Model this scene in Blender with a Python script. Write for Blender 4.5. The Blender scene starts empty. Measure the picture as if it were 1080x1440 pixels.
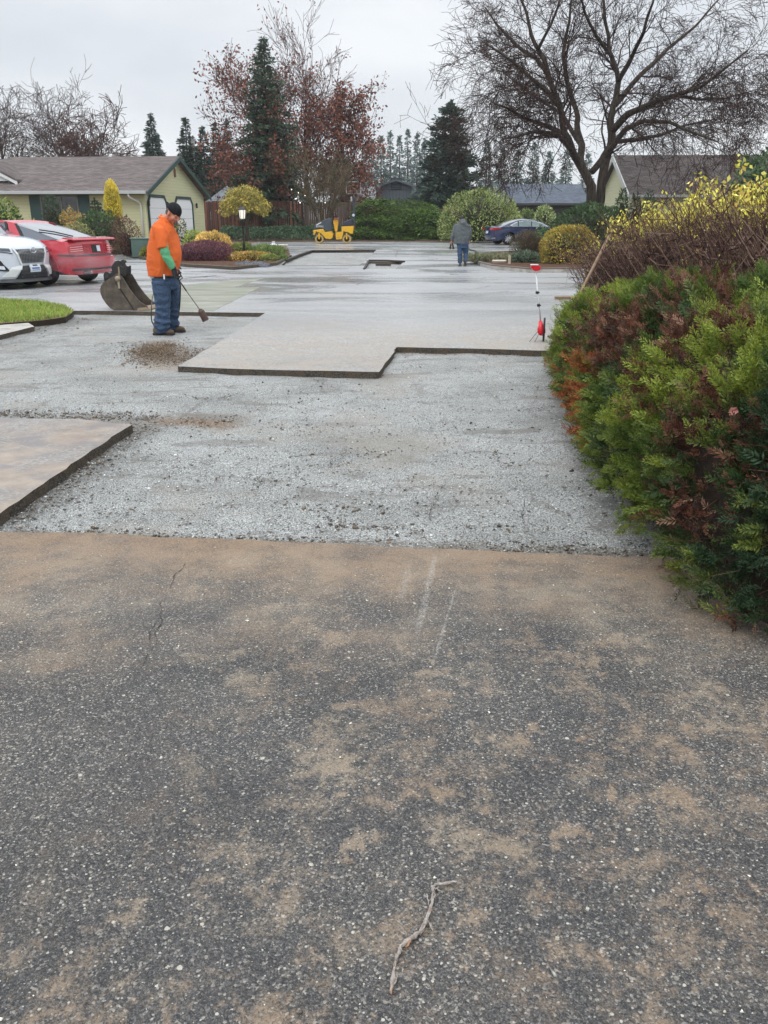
import bpy, bmesh, math, random
import numpy as np
from mathutils import Vector, Matrix, Euler, noise as mnoise
from mathutils.geometry import tessellate_polygon
R = math.radians
SC = bpy.context.scene
COL = SC.collection
# ------------------------------------------------------------------ camera
F_PX, CX, CY, CAM_H, HORIZ = 1200.0, 540.0, 720.0, 1.55, 308.0
PITCH = math.atan((CY - HORIZ) / F_PX)
cam_d = bpy.data.cameras.new('camera')
cam = bpy.data.objects.new('camera', cam_d); COL.objects.link(cam)
cam.location = (0, 0, CAM_H)
cam.rotation_euler = (math.pi/2 - PITCH, 0, 0)
cam_d.sensor_fit = 'VERTICAL'; cam_d.sensor_height = 36.0
cam_d.lens = 36.0 * F_PX / 1440.0
cam_d.clip_start = 0.05; cam_d.clip_end = 5000
SC.camera = cam
SC.render.resolution_x, SC.render.resolution_y = 768, 1024
# ------------------------------------------------------------------ world
SUN_EL, SUN_AZ = R(52), R(-150)     # high, behind and left of the camera
w = bpy.data.worlds.new('World'); SC.world = w; w.use_nodes = True
nt = w.node_tree; N = nt.nodes; Lk = nt.links
for n in list(N): N.remove(n)
out = N.new('ShaderNodeOutputWorld'); bg = N.new('ShaderNodeBackground'); bg2 = N.new('ShaderNodeBackground')
add = N.new('ShaderNodeAddShader')
sky = N.new('ShaderNodeTexSky'); sky.sky_type = 'NISHITA'; sky.sun_disc = False
sky.sun_elevation = SUN_EL; sky.sun_rotation = SUN_AZ
Lk.new(sky.outputs[0], bg.inputs[0]); bg.inputs[1].default_value = 0.008
tc = N.new('ShaderNodeTexCoord'); sep = N.new('ShaderNodeSeparateXYZ')
Lk.new(tc.outputs['Generated'], sep.inputs[0])
mp = N.new('ShaderNodeMapping'); mp.inputs['Scale'].default_value = (1, 1, 2.6)
Lk.new(tc.outputs['Generated'], mp.inputs[0])
nz = N.new('ShaderNodeTexNoise'); nz.inputs['Scale'].default_value = 3.2; nz.inputs['Detail'].default_value = 5; nz.inputs['Roughness'].default_value = .5
Lk.new(mp.outputs[0], nz.inputs[0])
rp = N.new('ShaderNodeValToRGB')
rp.color_ramp.elements[0].position = .33; rp.color_ramp.elements[0].color = (.555, .585, .625, 1)
rp.color_ramp.elements[1].position = .68; rp.color_ramp.elements[1].color = (.745, .765, .79, 1)
Lk.new(nz.outputs[0], rp.inputs[0]); Lk.new(rp.outputs[0], bg2.inputs[0])
mr = N.new('ShaderNodeMapRange'); mr.inputs[1].default_value = .22; mr.inputs[2].default_value = .95
mr.inputs[3].default_value = 0.98; mr.inputs[4].default_value = 2.8
Lk.new(sep.outputs[2], mr.inputs[0]); Lk.new(mr.outputs[0], bg2.inputs[1])
Lk.new(bg.outputs[0], add.inputs[0]); Lk.new(bg2.outputs[0], add.inputs[1]); Lk.new(add.outputs[0], out.inputs[0])
# ------------------------------------------------------------------ sun (overcast)
sd = bpy.data.lights.new('sun', 'SUN'); sd.energy = 0.7; sd.angle = R(25); sd.color = (1, .975, .94)
so = bpy.data.objects.new('sun', sd); COL.objects.link(so)
so.rotation_euler = (R(38), 0, R(-25))
SC.view_settings.view_transform = 'Standard'; SC.view_settings.look = 'None'
SC.view_settings.exposure = 0.30; SC.view_settings.gamma = 1.0
SC.cycles.use_denoising = True
SC.cycles.max_bounces = 6; SC.cycles.diffuse_bounces = 3; SC.cycles.glossy_bounces = 3
SC.cycles.transparent_max_bounces = 8; SC.cycles.transmission_bounces = 3; SC.cycles.volume_bounces = 0
SC.cycles.use_adaptive_sampling = True; SC.cycles.adaptive_threshold = 0.02
SC.cycles.caustics_reflective = False; SC.cycles.caustics_refractive = False
# ------------------------------------------------------------------ helpers
cp, sp_ = math.cos(PITCH), math.sin(PITCH)
def ray(px, py):
    x = (px - CX)/F_PX; y = (CY - py)/F_PX
    return Vector((x, cp + y*sp_, -sp_ + y*cp))
def at(px, py, Y):
    r = ray(px, py); t = Y / r.y
    return Vector((r.x*t, Y, CAM_H + r.z*t))
def G(px, py, z=0.0):
    r = ray(px, py); t = (z - CAM_H)/r.z
    return Vector((r.x*t, r.y*t, z))
def proj(P):
    P = np.asarray(P, dtype=float); X = P[..., 0]; Y = P[..., 1]; Z = P[..., 2]-CAM_H
    d = Y*cp - Z*sp_; u = Y*sp_ + Z*cp
    d = np.where(d < .05, .05, d)
    return CX + F_PX*X/d, CY - F_PX*u/d
def s2l(c): return tuple((v/255/12.92 if v/255 <= .04045 else ((v/255+.055)/1.055)**2.4) for v in c)
def tag(o, label=None, cat=None, group=None, kind=None):
    if label: o['label'] = label
    if cat: o['category'] = cat
    if group: o['group'] = group
    if kind: o['kind'] = kind
    return o
def empty(name, loc, rz=0, label=None, cat=None, group=None, sc=1):
    o = bpy.data.objects.new(name, None); COL.objects.link(o); o.location = loc; o.rotation_euler = (0, 0, rz)
    o.scale = (sc, sc, sc); o.empty_display_size = .2
    return tag(o, label, cat, group)
def copy_tree(o, parent=None):
    c = o.copy(); COL.objects.link(c)
    if parent: c.parent = parent
    for ch in o.children: copy_tree(ch, c)
    return c
def link_mesh(name, me, m, parent=None, smooth=False):
    o = bpy.data.objects.new(name, me); COL.objects.link(o)
    for mm in (m if isinstance(m, (list, tuple)) else [m]): me.materials.append(mm)
    if parent: o.parent = parent
    if smooth: me.polygons.foreach_set('use_smooth', np.ones(len(me.polygons), dtype=bool))
    return o
def mesh_np(name, V, Fq, m, parent=None, col=None, smooth=False):
    V = np.ascontiguousarray(V, dtype=np.float32); Fq = np.ascontiguousarray(Fq, dtype=np.int32); k = Fq.shape[1]
    me = bpy.data.meshes.new(name)
    me.vertices.add(len(V)); me.vertices.foreach_set('co', V.ravel())
    me.loops.add(Fq.size); me.loops.foreach_set('vertex_index', Fq.ravel())
    me.polygons.add(len(Fq)); me.polygons.foreach_set('loop_start', np.arange(0, Fq.size, k, dtype=np.int32))
    me.polygons.foreach_set('loop_total', np.full(len(Fq), k, dtype=np.int32))
    if col is not None:
        a = me.color_attributes.new('Col', 'FLOAT_COLOR', 'POINT')
        c4 = np.ones((len(V), 4), dtype=np.float32); c4[:, :3] = col
        a.data.foreach_set('color', c4.ravel())
    me.update(calc_edges=True)
    return link_mesh(name, me, m, parent, smooth)
class MB:
    def __init__(s): s.v = []; s.f = []; s.M = Matrix.Identity(4)
    def addv(s, pts, faces):
        n = len(s.v); s.v += [tuple(s.M @ Vector(p)) for p in pts]; s.f += [tuple(i+n for i in f) for f in faces]; return s
    def box(s, c, d, rz=0, rx=0, ry=0):
        m = Euler((rx, ry, rz)).to_matrix(); x, y, z = d[0]/2, d[1]/2, d[2]/2; c = Vector(c)
        p = [c + m @ Vector((a*x, b*y, e*z)) for e in (-1, 1) for a, b in ((-1, -1), (1, -1), (1, 1), (-1, 1))]
        return s.addv(p, [(3, 2, 1, 0), (4, 5, 6, 7), (0, 1, 5, 4), (1, 2, 6, 5), (2, 3, 7, 6), (3, 0, 4, 7)])
    def prism(s, prof, a0, a1, axis='y'):
        """profile 2D list extruded between a0 and a1 along axis; profile coords are the two other axes in order"""
        def mk(u, v, a): return {'y': (u, a, v), 'x': (a, u, v), 'z': (u, v, a)}[axis]
        n = len(prof); p = [mk(u, v, a0) for u, v in prof] + [mk(u, v, a1) for u, v in prof]
        tri = tessellate_polygon([[Vector((u, v, 0)) for u, v in prof]])
        f = [tuple(t) for t in tri] + [tuple(i+n for i in reversed(t)) for t in tri]
        f += [(i, (i+1) % n, (i+1) % n + n, i+n) for i in range(n)]
        return s.addv(p, f)
    def tube(s, path, rad, n=8, cap=True, flat=1.0):
        path = [Vector(p) for p in path]
        if not isinstance(rad, (list, tuple)): rad = [rad]*len(path)
        pts = []; ref = None
        for i, p in enumerate(path):
            t = (path[min(i+1, len(path)-1)] - path[max(i-1, 0)]).normalized()
            if ref is None: ref = t.orthogonal().normalized()
            ref = (ref - t*ref.dot(t)); ref = ref.normalized() if ref.length > 1e-6 else t.orthogonal().normalized()
            b = t.cross(ref)
            for k in range(n):
                a = 2*math.pi*k/n; pts.append(p + rad[i]*(math.cos(a)*ref + flat*math.sin(a)*b))
        f = []
        for i in range(len(path)-1):
            for k in range(n): f.append((i*n+k, i*n+(k+1) % n, (i+1)*n+(k+1) % n, (i+1)*n+k))
        if cap: f += [tuple(reversed(range(n))), tuple(range((len(path)-1)*n, len(path)*n))]
        return s.addv(pts, f)
    def loft(s, rings, n=20, p=2.0):
        """rings of (cx,cy,cz,rx,ry) horizontal superellipses"""
        pts = []
        for cx, cy, cz, rx, ry in rings:
            for k in range(n):
                a = 2*math.pi*k/n; c, q = math.cos(a), math.sin(a)
                pts.append((cx+rx*math.copysign(abs(c)**(2/p), c), cy+ry*math.copysign(abs(q)**(2/p), q), cz))
        f = [tuple(reversed(range(n)))]
        for i in range(len(rings)-1):
            for k in range(n): f.append((i*n+k, i*n+(k+1) % n, (i+1)*n+(k+1) % n, (i+1)*n+k))
        f.append(tuple(range((len(rings)-1)*n, len(rings)*n)))
        return s.addv(pts, f)
    def ell(s, c, r, rot=None, nu=14, nv=9):
        m = (Euler(rot).to_matrix() if rot else Matrix.Identity(3)); c = Vector(c); pts = []; f = []
        pts.append(c + m @ Vector((0, 0, -r[2])))
        for j in range(1, nv):
            t = math.pi*j/nv - math.pi/2
            for k in range(nu):
                a = 2*math.pi*k/nu
                pts.append(c + m @ Vector((r[0]*math.cos(t)*math.cos(a), r[1]*math.cos(t)*math.sin(a), r[2]*math.sin(t))))
        pts.append(c + m @ Vector((0, 0, r[2]))); e = len(pts)-1
        for k in range(nu):
            f.append((0, 1+(k+1) % nu, 1+k)); f.append((e, e-nu+k, e-nu+(k+1) % nu))
        for j in range(nv-2):
            for k in range(nu):
                a = 1+j*nu; f.append((a+k, a+(k+1) % nu, a+nu+(k+1) % nu, a+nu+k))
        return s.addv(pts, f)
    def lathe(s, prof, n=20, axis='z', c=(0, 0, 0)):
        pts = []; c = Vector(c)
        for r, h in prof:
            for k in range(n):
                a = 2*math.pi*k/n; u, v = r*math.cos(a), r*math.sin(a)
                pts.append(c + Vector({'z': (u, v, h), 'y': (u, h, v), 'x': (h, u, v)}[axis]))
        f = []
        for i in range(len(prof)-1):
            for k in range(n): f.append((i*n+k, i*n+(k+1) % n, (i+1)*n+(k+1) % n, (i+1)*n+k))
        if prof[0][0] > 1e-4: f.append(tuple(reversed(range(n))))
        if prof[-1][0] > 1e-4: f.append(tuple(range((len(prof)-1)*n, len(prof)*n)))
        return s.addv(pts, f)
    def build(s, name, m, parent=None, smooth=False, bevel=0, sub=0, solid=0):
        me = bpy.data.meshes.new(name); me.from_pydata(s.v, [], s.f)
        bm = bmesh.new(); bm.from_mesh(me); bmesh.ops.remove_doubles(bm, verts=bm.verts, dist=1e-5)
        bmesh.ops.recalc_face_normals(bm, faces=bm.faces); bm.to_mesh(me); bm.free()
        o = link_mesh(name, me, m, parent, smooth)
        if solid:
            q = o.modifiers.new('so', 'SOLIDIFY'); q.thickness = solid; q.offset = 0
        if bevel:
            b = o.modifiers.new('bv', 'BEVEL'); b.width = bevel; b.segments = 2; b.limit_method = 'ANGLE'; b.angle_limit = R(35)
        if sub:
            q = o.modifiers.new('ss', 'SUBSURF'); q.levels = sub; q.render_levels = sub
        return o
    def remesh(s, name, m, parent=None, voxel=.01, it=4):
        me = bpy.data.meshes.new(name+'_tmp'); me.from_pydata(s.v, [], s.f)
        bm = bmesh.new(); bm.from_mesh(me); bmesh.ops.recalc_face_normals(bm, faces=bm.faces); bm.to_mesh(me); bm.free()
        o = bpy.data.objects.new(name, me); COL.objects.link(o)
        r = o.modifiers.new('r', 'REMESH'); r.mode = 'VOXEL'; r.voxel_size = voxel; r.use_smooth_shade = True
        k = o.modifiers.new('s', 'SMOOTH'); k.iterations = it; k.factor = .5
        dg = bpy.context.evaluated_depsgraph_get(); ev = o.evaluated_get(dg); nm = bpy.data.meshes.new_from_object(ev)
        o.modifiers.clear(); o.data = nm; bpy.data.meshes.remove(me); nm.name = name
        nm.materials.clear(); nm.materials.append(m)
        nm.polygons.foreach_set('use_smooth', np.ones(len(nm.polygons), dtype=bool))
        if parent: o.parent = parent
        return o
# ------------------------------------------------------------------ node helpers
class NT:
    def __init__(s, name):
        s.m = bpy.data.materials.new(name); s.m.use_nodes = True; s.t = s.m.node_tree; s.n = s.t.nodes
        s.b = s.n['Principled BSDF']; s.tc = s.n.new('ShaderNodeTexCoord').outputs['Object']
    def L(s, a, b): s.t.links.new(a, b)
    def setin(s, sock, v):
        if hasattr(v, 'default_value') and hasattr(v, 'links'): s.L(v, sock)
        else:
            if isinstance(v, (tuple, list)) and len(v) == 3 and sock.type == 'RGBA': v = (*v, 1)
            sock.default_value = v
    def noise(s, scale, detail=4, rough=.55, vec=None, dist=0, out=0):
        n = s.n.new('ShaderNodeTexNoise'); n.inputs['Scale'].default_value = scale; n.inputs['Detail'].default_value = detail
        n.inputs['Roughness'].default_value = rough; n.inputs['Distortion'].default_value = dist; s.L(vec or s.tc, n.inputs['Vector']); return n.outputs[out]
    def vor(s, scale, out='Color', vec=None, feat='F1', rnd=1):
        n = s.n.new('ShaderNodeTexVoronoi'); n.feature = feat; n.inputs['Scale'].default_value = scale; n.inputs['Randomness'].default_value = rnd
        s.L(vec or s.tc, n.inputs['Vector']); return n.outputs[out]
    def ramp(s, fac, stops, interp='LINEAR'):
        n = s.n.new('ShaderNodeValToRGB'); n.color_ramp.interpolation = interp; e = n.color_ramp.elements
        while len(e) < len(stops): e.new(.5)
        for q, (p, c) in zip(e, stops):
            q.position = p; q.color = (*c, 1) if isinstance(c, (tuple, list)) else (c, c, c, 1)
        s.L(fac, n.inputs[0]); return n.outputs[0]
    def mix(s, fac, a, b, mode='MIX'):
        n = s.n.new('ShaderNodeMix'); n.data_type = 'RGBA'; n.blend_type = mode
        s.setin(n.inputs[0], fac); s.setin(n.inputs[6], a); s.setin(n.inputs[7], b); return n.outputs[2]
    def math(s, op, a, b=None, c=None, clamp=False):
        n = s.n.new('ShaderNodeMath'); n.operation = op; n.use_clamp = clamp; s.setin(n.inputs[0], a)
        if b is not None: s.setin(n.inputs[1], b)
        if c is not None: s.setin(n.inputs[2], c)
        return n.outputs[0]
    def mapr(s, v, a, b, c=0., d=1., smooth=True):
        n = s.n.new('ShaderNodeMapRange'); n.interpolation_type = 'SMOOTHSTEP' if smooth else 'LINEAR'
        s.L(v, n.inputs[0])
        for i, q in zip((1, 2, 3, 4), (a, b, c, d)): n.inputs[i].default_value = q
        return n.outputs[0]
    def sep(s, vec, i):
        n = s.n.new('ShaderNodeSeparateXYZ'); s.L(vec, n.inputs[0]); return n.outputs[i]
    def mapping(s, scale=(1, 1, 1), loc=(0, 0, 0), rot=(0, 0, 0), vec=None, typ='POINT'):
        n = s.n.new('ShaderNodeMapping'); n.vector_type = typ
        n.inputs['Scale'].default_value = scale; n.inputs['Location'].default_value = loc; n.inputs['Rotation'].default_value = rot
        s.L(vec or s.tc, n.inputs['Vector']); return n.outputs[0]
    def bump(s, h, strength=.4, dist=.01, normal=None):
        n = s.n.new('ShaderNodeBump'); n.inputs['Strength'].default_value = strength; n.inputs['Distance'].default_value = dist
        s.L(h, n.inputs['Height'])
        if normal: s.L(normal, n.inputs['Normal'])
        return n.outputs[0]
    def out(s, col=None, rough=None, normal=None, spec=None, metal=None, coat=None):
        for k, v in (('Base Color', col), ('Roughness', rough), ('Normal', normal), ('Specular IOR Level', spec), ('Metallic', metal), ('Coat Weight', coat)):
            if v is not None: s.setin(s.b.inputs[k], v)
        return s.m
def mat(name, col, rough=.6, var=.15, scale=6, metal=0, bump=0, bscale=40, coat=0, spec=.5, dirt=None, em=0):
    """plain material with procedural tone variation"""
    n = NT(name); base = s2l(col)
    nz = n.noise(scale, 5)
    c = n.mix(nz, tuple(v*(1-var) for v in base), tuple(min(1, v*(1+var)) for v in base))
    if dirt:
        c = n.mix(n.mapr(n.noise(scale*.6, 6, .7), .5, .7, 0, .8), c, s2l(dirt))
    nrm = n.bump(n.noise(bscale, 4), bump, .01) if bump else None
    m = n.out(c, n.mapr(n.noise(scale*1.7), .3, .7, max(.03, rough-.08), min(1, rough+.08)), nrm, spec, metal, coat)
    if em:
        n.b.inputs['Emission Color'].default_value = (*base, 1); n.b.inputs['Emission Strength'].default_value = em
    return m
def leafmat(name, rough=.55, var=.35, spec=.3):
    n = NT(name); a = n.n.new('ShaderNodeAttribute'); a.attribute_name = 'Col'
    g = n.n.new('ShaderNodeNewGeometry'); r = n.mapr(g.outputs['Random Per Island'], 0, 1, 1-var, 1+var, False)
    v = n.n.new('ShaderNodeVectorMath'); v.operation = 'SCALE'; n.L(a.outputs['Color'], v.inputs[0]); n.L(r, v.inputs['Scale'])
    n.L(v.outputs[0], n.b.inputs['Base Color']); n.b.inputs['Roughness'].default_value = rough
    n.b.inputs['Specular IOR Level'].default_value = spec
    tr = n.n.new('ShaderNodeBsdfTranslucent'); n.L(v.outputs[0], tr.inputs[0]); mx = n.n.new('ShaderNodeMixShader'); mx.inputs[0].default_value = .25
    o = n.n['Material Output']; n.L(n.b.outputs[0], mx.inputs[1]); n.L(tr.outputs[0], mx.inputs[2]); n.L(mx.outputs[0], o.inputs[0])
    return n.m
LEAF = leafmat('leaves'); TWIG = leafmat('twigs', .8, .25, .2)
# ------------------------------------------------------------------ numpy foliage helpers
def unit(a): return a/np.maximum(np.linalg.norm(a, axis=-1, keepdims=True), 1e-9)
def rdirs(rng, n): return unit(rng.normal(size=(n, 3)))
def pnoise(P, s, seed=0.0):
    return np.array([mnoise.noise(Vector((p[0]*s+seed, p[1]*s+seed*.7, p[2]*s-seed))) for p in P])
def leafq(P, D, S, W, col, rng, fold=.15):
    """folded diamond leaves; returns V,F,C"""
    n = len(P); Rn = rdirs(rng, n); side = unit(np.cross(D, Rn)); up = np.cross(side, D)
    S = np.broadcast_to(np.asarray(S, float), (n,))[:, None]; W = np.broadcast_to(np.asarray(W, float), (n,))[:, None]
    mid = P + D*S*.5 + up*W*fold
    V = np.stack([P, mid+side*W*.5, P+D*S, mid-side*W*.5], 1).reshape(-1, 3)
    Fq = np.arange(4*n).reshape(n, 4); C = np.repeat(np.broadcast_to(col, (n, 3)), 4, axis=0)
    return V, Fq, C
def segs(A, B, ra, rb, col, n=4):
    """many tapered tubes at once"""
    A = np.asarray(A, float); B = np.asarray(B, float); m = len(A); T = unit(B-A)
    ref = np.where(np.abs(T[:, 2:3]) > .9, np.array([[1., 0, 0]]), np.array([[0, 0, 1.]])); u = unit(np.cross(T, ref)); v = np.cross(T, u)
    ra = np.broadcast_to(np.asarray(ra, float), (m,)); rb = np.broadcast_to(np.asarray(rb, float), (m,))
    V = []
    for P, r in ((A, ra), (B, rb)):
        for k in range(n):
            a = 2*math.pi*k/n; V.append(P + r[:, None]*(math.cos(a)*u + math.sin(a)*v))
    V = np.stack(V, 1).reshape(-1, 3); base = np.arange(m)[:, None]*2*n
    Fs = [base + np.array([k, (k+1) % n, n+(k+1) % n, n+k]) for k in range(n)]
    Fq = np.concatenate(Fs, 0); C = np.repeat(np.broadcast_to(col, (m, 3)), 2*n, axis=0)
    return V, Fq, C
def cat(parts):
    V = []; Fq = []; C = []; o = 0
    for a, b, c in parts: V.append(a); Fq.append(b+o); C.append(c); o += len(a)
    return np.concatenate(V), np.concatenate(Fq), np.concatenate(C)
def pal(cols, rng, n, w=None, k=1.35):
    c = np.array([s2l(x) for x in cols])*k; c = c*.88+c.mean(1, keepdims=True)*.12; i = rng.choice(len(c), n, p=w); return c[i]
# ================================================================== GROUND
GZ = -0.07
rnd = random.Random(7)
def densify(pts, step, jit, closed=True):
    o = []; n = len(pts)
    for i in range(n if closed else n-1):
        a, b = Vector(pts[i]), Vector(pts[(i+1) % n]); L = (b-a).length
        st = max(step, a.length*.02) if a.length < 120 else 50
        k = max(1, int(L/st))
        nn = Vector((-(b-a).y, (b-a).x)).normalized() if L > 0 else Vector((0, 0))
        for j in range(k):
            p = a.lerp(b, j/k)
            if j and L < 60: p = p + nn*(mnoise.noise(Vector((p.x*1.3, p.y*1.3, 3)))*jit*.45 + mnoise.noise(Vector((p.x*11, p.y*11, 7)))*jit*.5 + mnoise.noise(Vector((p.x*31, p.y*31, 2)))*jit*.35)
            o.append(p)
    if not closed: o.append(Vector(pts[-1]))
    return o
def g2(px, py, z=0): p = G(px, py, z); return (p.x, p.y)
def slab(name, outer, m, side, holes=(), z=0.0, zb=GZ-.01, step=.06, jit=.018, parent=None, kind='structure'):
    loops = [densify(outer, step, jit)] + [densify(h, step, jit) for h in holes]
    flat = [p for l in loops for p in l]; n = len(flat)
    tri = tessellate_polygon([[Vector((p.x, p.y, 0)) for p in l] for l in loops])
    rim = []
    V = [(p.x, p.y, z) for p in flat] + [(p.x, p.y, zb) for p in flat]
    me = bpy.data.meshes.new(name); Fc = []
    for t in tri:
        a, b, c = (flat[i] for i in t)
        Fc.append(tuple(t) if (b-a).cross(c-a) > 0 else tuple(reversed(t)))
    nt_ = len(Fc); k = 0
    for l in loops:
        q = len(l)
        for i in range(q): Fc.append((k+i, k+(i+1) % q, k+(i+1) % q+n, k+i+n))
        k += q
    me.from_pydata(V, [], Fc); o = link_mesh(name, me, [m, side], parent)
    mi = np.zeros(len(Fc), dtype=np.int32); mi[nt_:] = 1; me.polygons.foreach_set('material_index', mi)
    if kind: o['kind'] = kind
    return o
# ---- materials
def asphalt_near():
    n = NT('asphalt_near'); x, y = n.sep(n.tc, 0), n.sep(n.tc, 1)
    wob = n.mapping((1, 1, 1)); r1 = n.vor(170, 'Color'); r1v = n.sep(r1, 0)
    base = n.ramp(r1v, [(0, (.009, .009, .010)), (.5, (.036, .035, .034)), (.80, (.088, .084, .077)), (.92, (.22, .205, .18)), (1, (.46, .43, .37))])
    fine = n.vor(420, 'Color'); base = n.mix(.45, base, n.ramp(n.sep(fine, 1), [(0, .022), (.7, .075), (1, .26)]))
    # dark pitted binder and large tone change
    base = n.mix(1.0, base, n.ramp(n.noise(1.1, 6, .65), [(.3, (.55, .56, .60)), (.7, (1.35, 1.30, 1.24))]), 'MULTIPLY')
    base = n.mix(n.mapr(n.noise(95, 3, .7), .52, .66, 0, .85), base, (.010, .010, .011))
    # pale pebbles
    for sc, th, rad, c in ((70, .84, .22, (.44, .42, .36)), (38, .93, .17, (.42, .39, .32)), (120, .86, .30, (.36, .35, .31))):
        cell = n.vor(sc, 'Color'); d = n.vor(sc, 'Distance')
        thr = n.math('GREATER_THAN', n.math('ADD', n.sep(cell, 0), n.math('MULTIPLY', n.math('SUBTRACT', n.noise(2.2, 3), .5), .35)), th)
        rr = n.math('MULTIPLY', n.sep(cell, 1), rad)
        msk = n.math('MULTIPLY', thr, n.math('LESS_THAN', n.math('ADD', d, n.math('MULTIPLY', n.noise(220, 3), .34)), n.math('ADD', rr, .26)))
        base = n.mix(n.math('MULTIPLY', msk, n.mapr(n.sep(cell, 2), 0, 1, .35, 1, False)), base, c)
    # brown dirt: strong toward the far edge, patches elsewhere
    edge = n.mapr(n.math('ADD', y, n.math('MULTIPLY', n.math('SUBTRACT', n.noise(1.3, 6, .68), .5), 3.6)), 2.5, 3.9)
    patch = n.math('MAXIMUM', n.mapr(n.noise(3.1, 13, .84, dist=.15), .47, .60, 0, .95), n.mapr(n.noise(7.5, 9, .75, n.mapping((1.0, .7, 1), (2, 9, 0))), .53, .62, 0, .9))
    broad = n.mapr(n.noise(.8, 4, .6, n.mapping(loc=(3, 7, 0))), .34, .54)
    m1 = n.math('MAXIMUM', n.math('MULTIPLY', edge, n.mapr(n.noise(5, 8, .75), .3, .6, .45, .88)), n.math('MULTIPLY', patch, n.math('ADD', n.math('MULTIPLY', broad, .68), .12)))
    grit = n.mapr(n.math('ADD', n.noise(130, 4, .8), n.math('MULTIPLY', m1, .16)), .46, .62)
    m1 = n.math('MULTIPLY', m1, n.math('ADD', n.math('MULTIPLY', grit, .8), .12), clamp=True)
    dirt = n.ramp(n.noise(2.5, 5, .6, n.mapping(loc=(9, 2, 1))), [(.3, (.27, .18, .11)), (.5, (.29, .22, .15)), (.7, (.34, .285, .21))])
    dirt = n.mix(n.mapr(y, 3.3, 4.1, 0, .75), dirt, (.27, .175, .10))
    base = n.mix(m1, base, dirt)
    # scuff lines
    for (a, b, wd, st) in ((g2(612, 782), g2(587, 892), .020, .55), (g2(640, 830), g2(608, 936), .008, .6), (g2(700, 798), g2(742, 806), .010, .35), (g2(575, 800), g2(560, 850), .03, .3)):
        dx, dy = b[0]-a[0], b[1]-a[1]; L = math.hypot(dx, dy); ang = math.atan2(dy, dx)
        v = n.mapping(loc=(a[0], a[1], 0), rot=(0, 0, ang), typ='TEXTURE'); u_, v_ = n.sep(v, 0), n.sep(v, 1)
        v_ = n.math('ABSOLUTE', n.math('ADD', v_, n.math('MULTIPLY', n.math('SUBTRACT', n.noise(9, 3), .5), wd*.9)))
        mk = n.math('MULTIPLY', n.mapr(v_, wd*.2, wd, 1, 0), n.math('MULTIPLY', n.mapr(u_, -.03, .05), n.mapr(u_, L-.12, L+.03, 1, 0)))
        base = n.mix(n.math('MULTIPLY', n.math('MULTIPLY', mk, st), n.mapr(n.noise(70, 5, .8), .44, .60)), base, (.42, .41, .38))
    h = n.math('ADD', n.math('MULTIPLY', n.vor(170, 'Distance'), -.5), n.math('MULTIPLY', n.noise(70, 4, .7), 1.0))
    h2 = n.noise(7, 5, .6)
    nm = n.bump(h, .85, .006, n.bump(h2, .3, .03))
    ro = n.mapr(n.math('ADD', n.noise(1.4, 5), n.math('MULTIPLY', n.sep(r1, 1), .3)), .45, .85, .42, .8)
    return n.out(base, ro, nm, .45)
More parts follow.
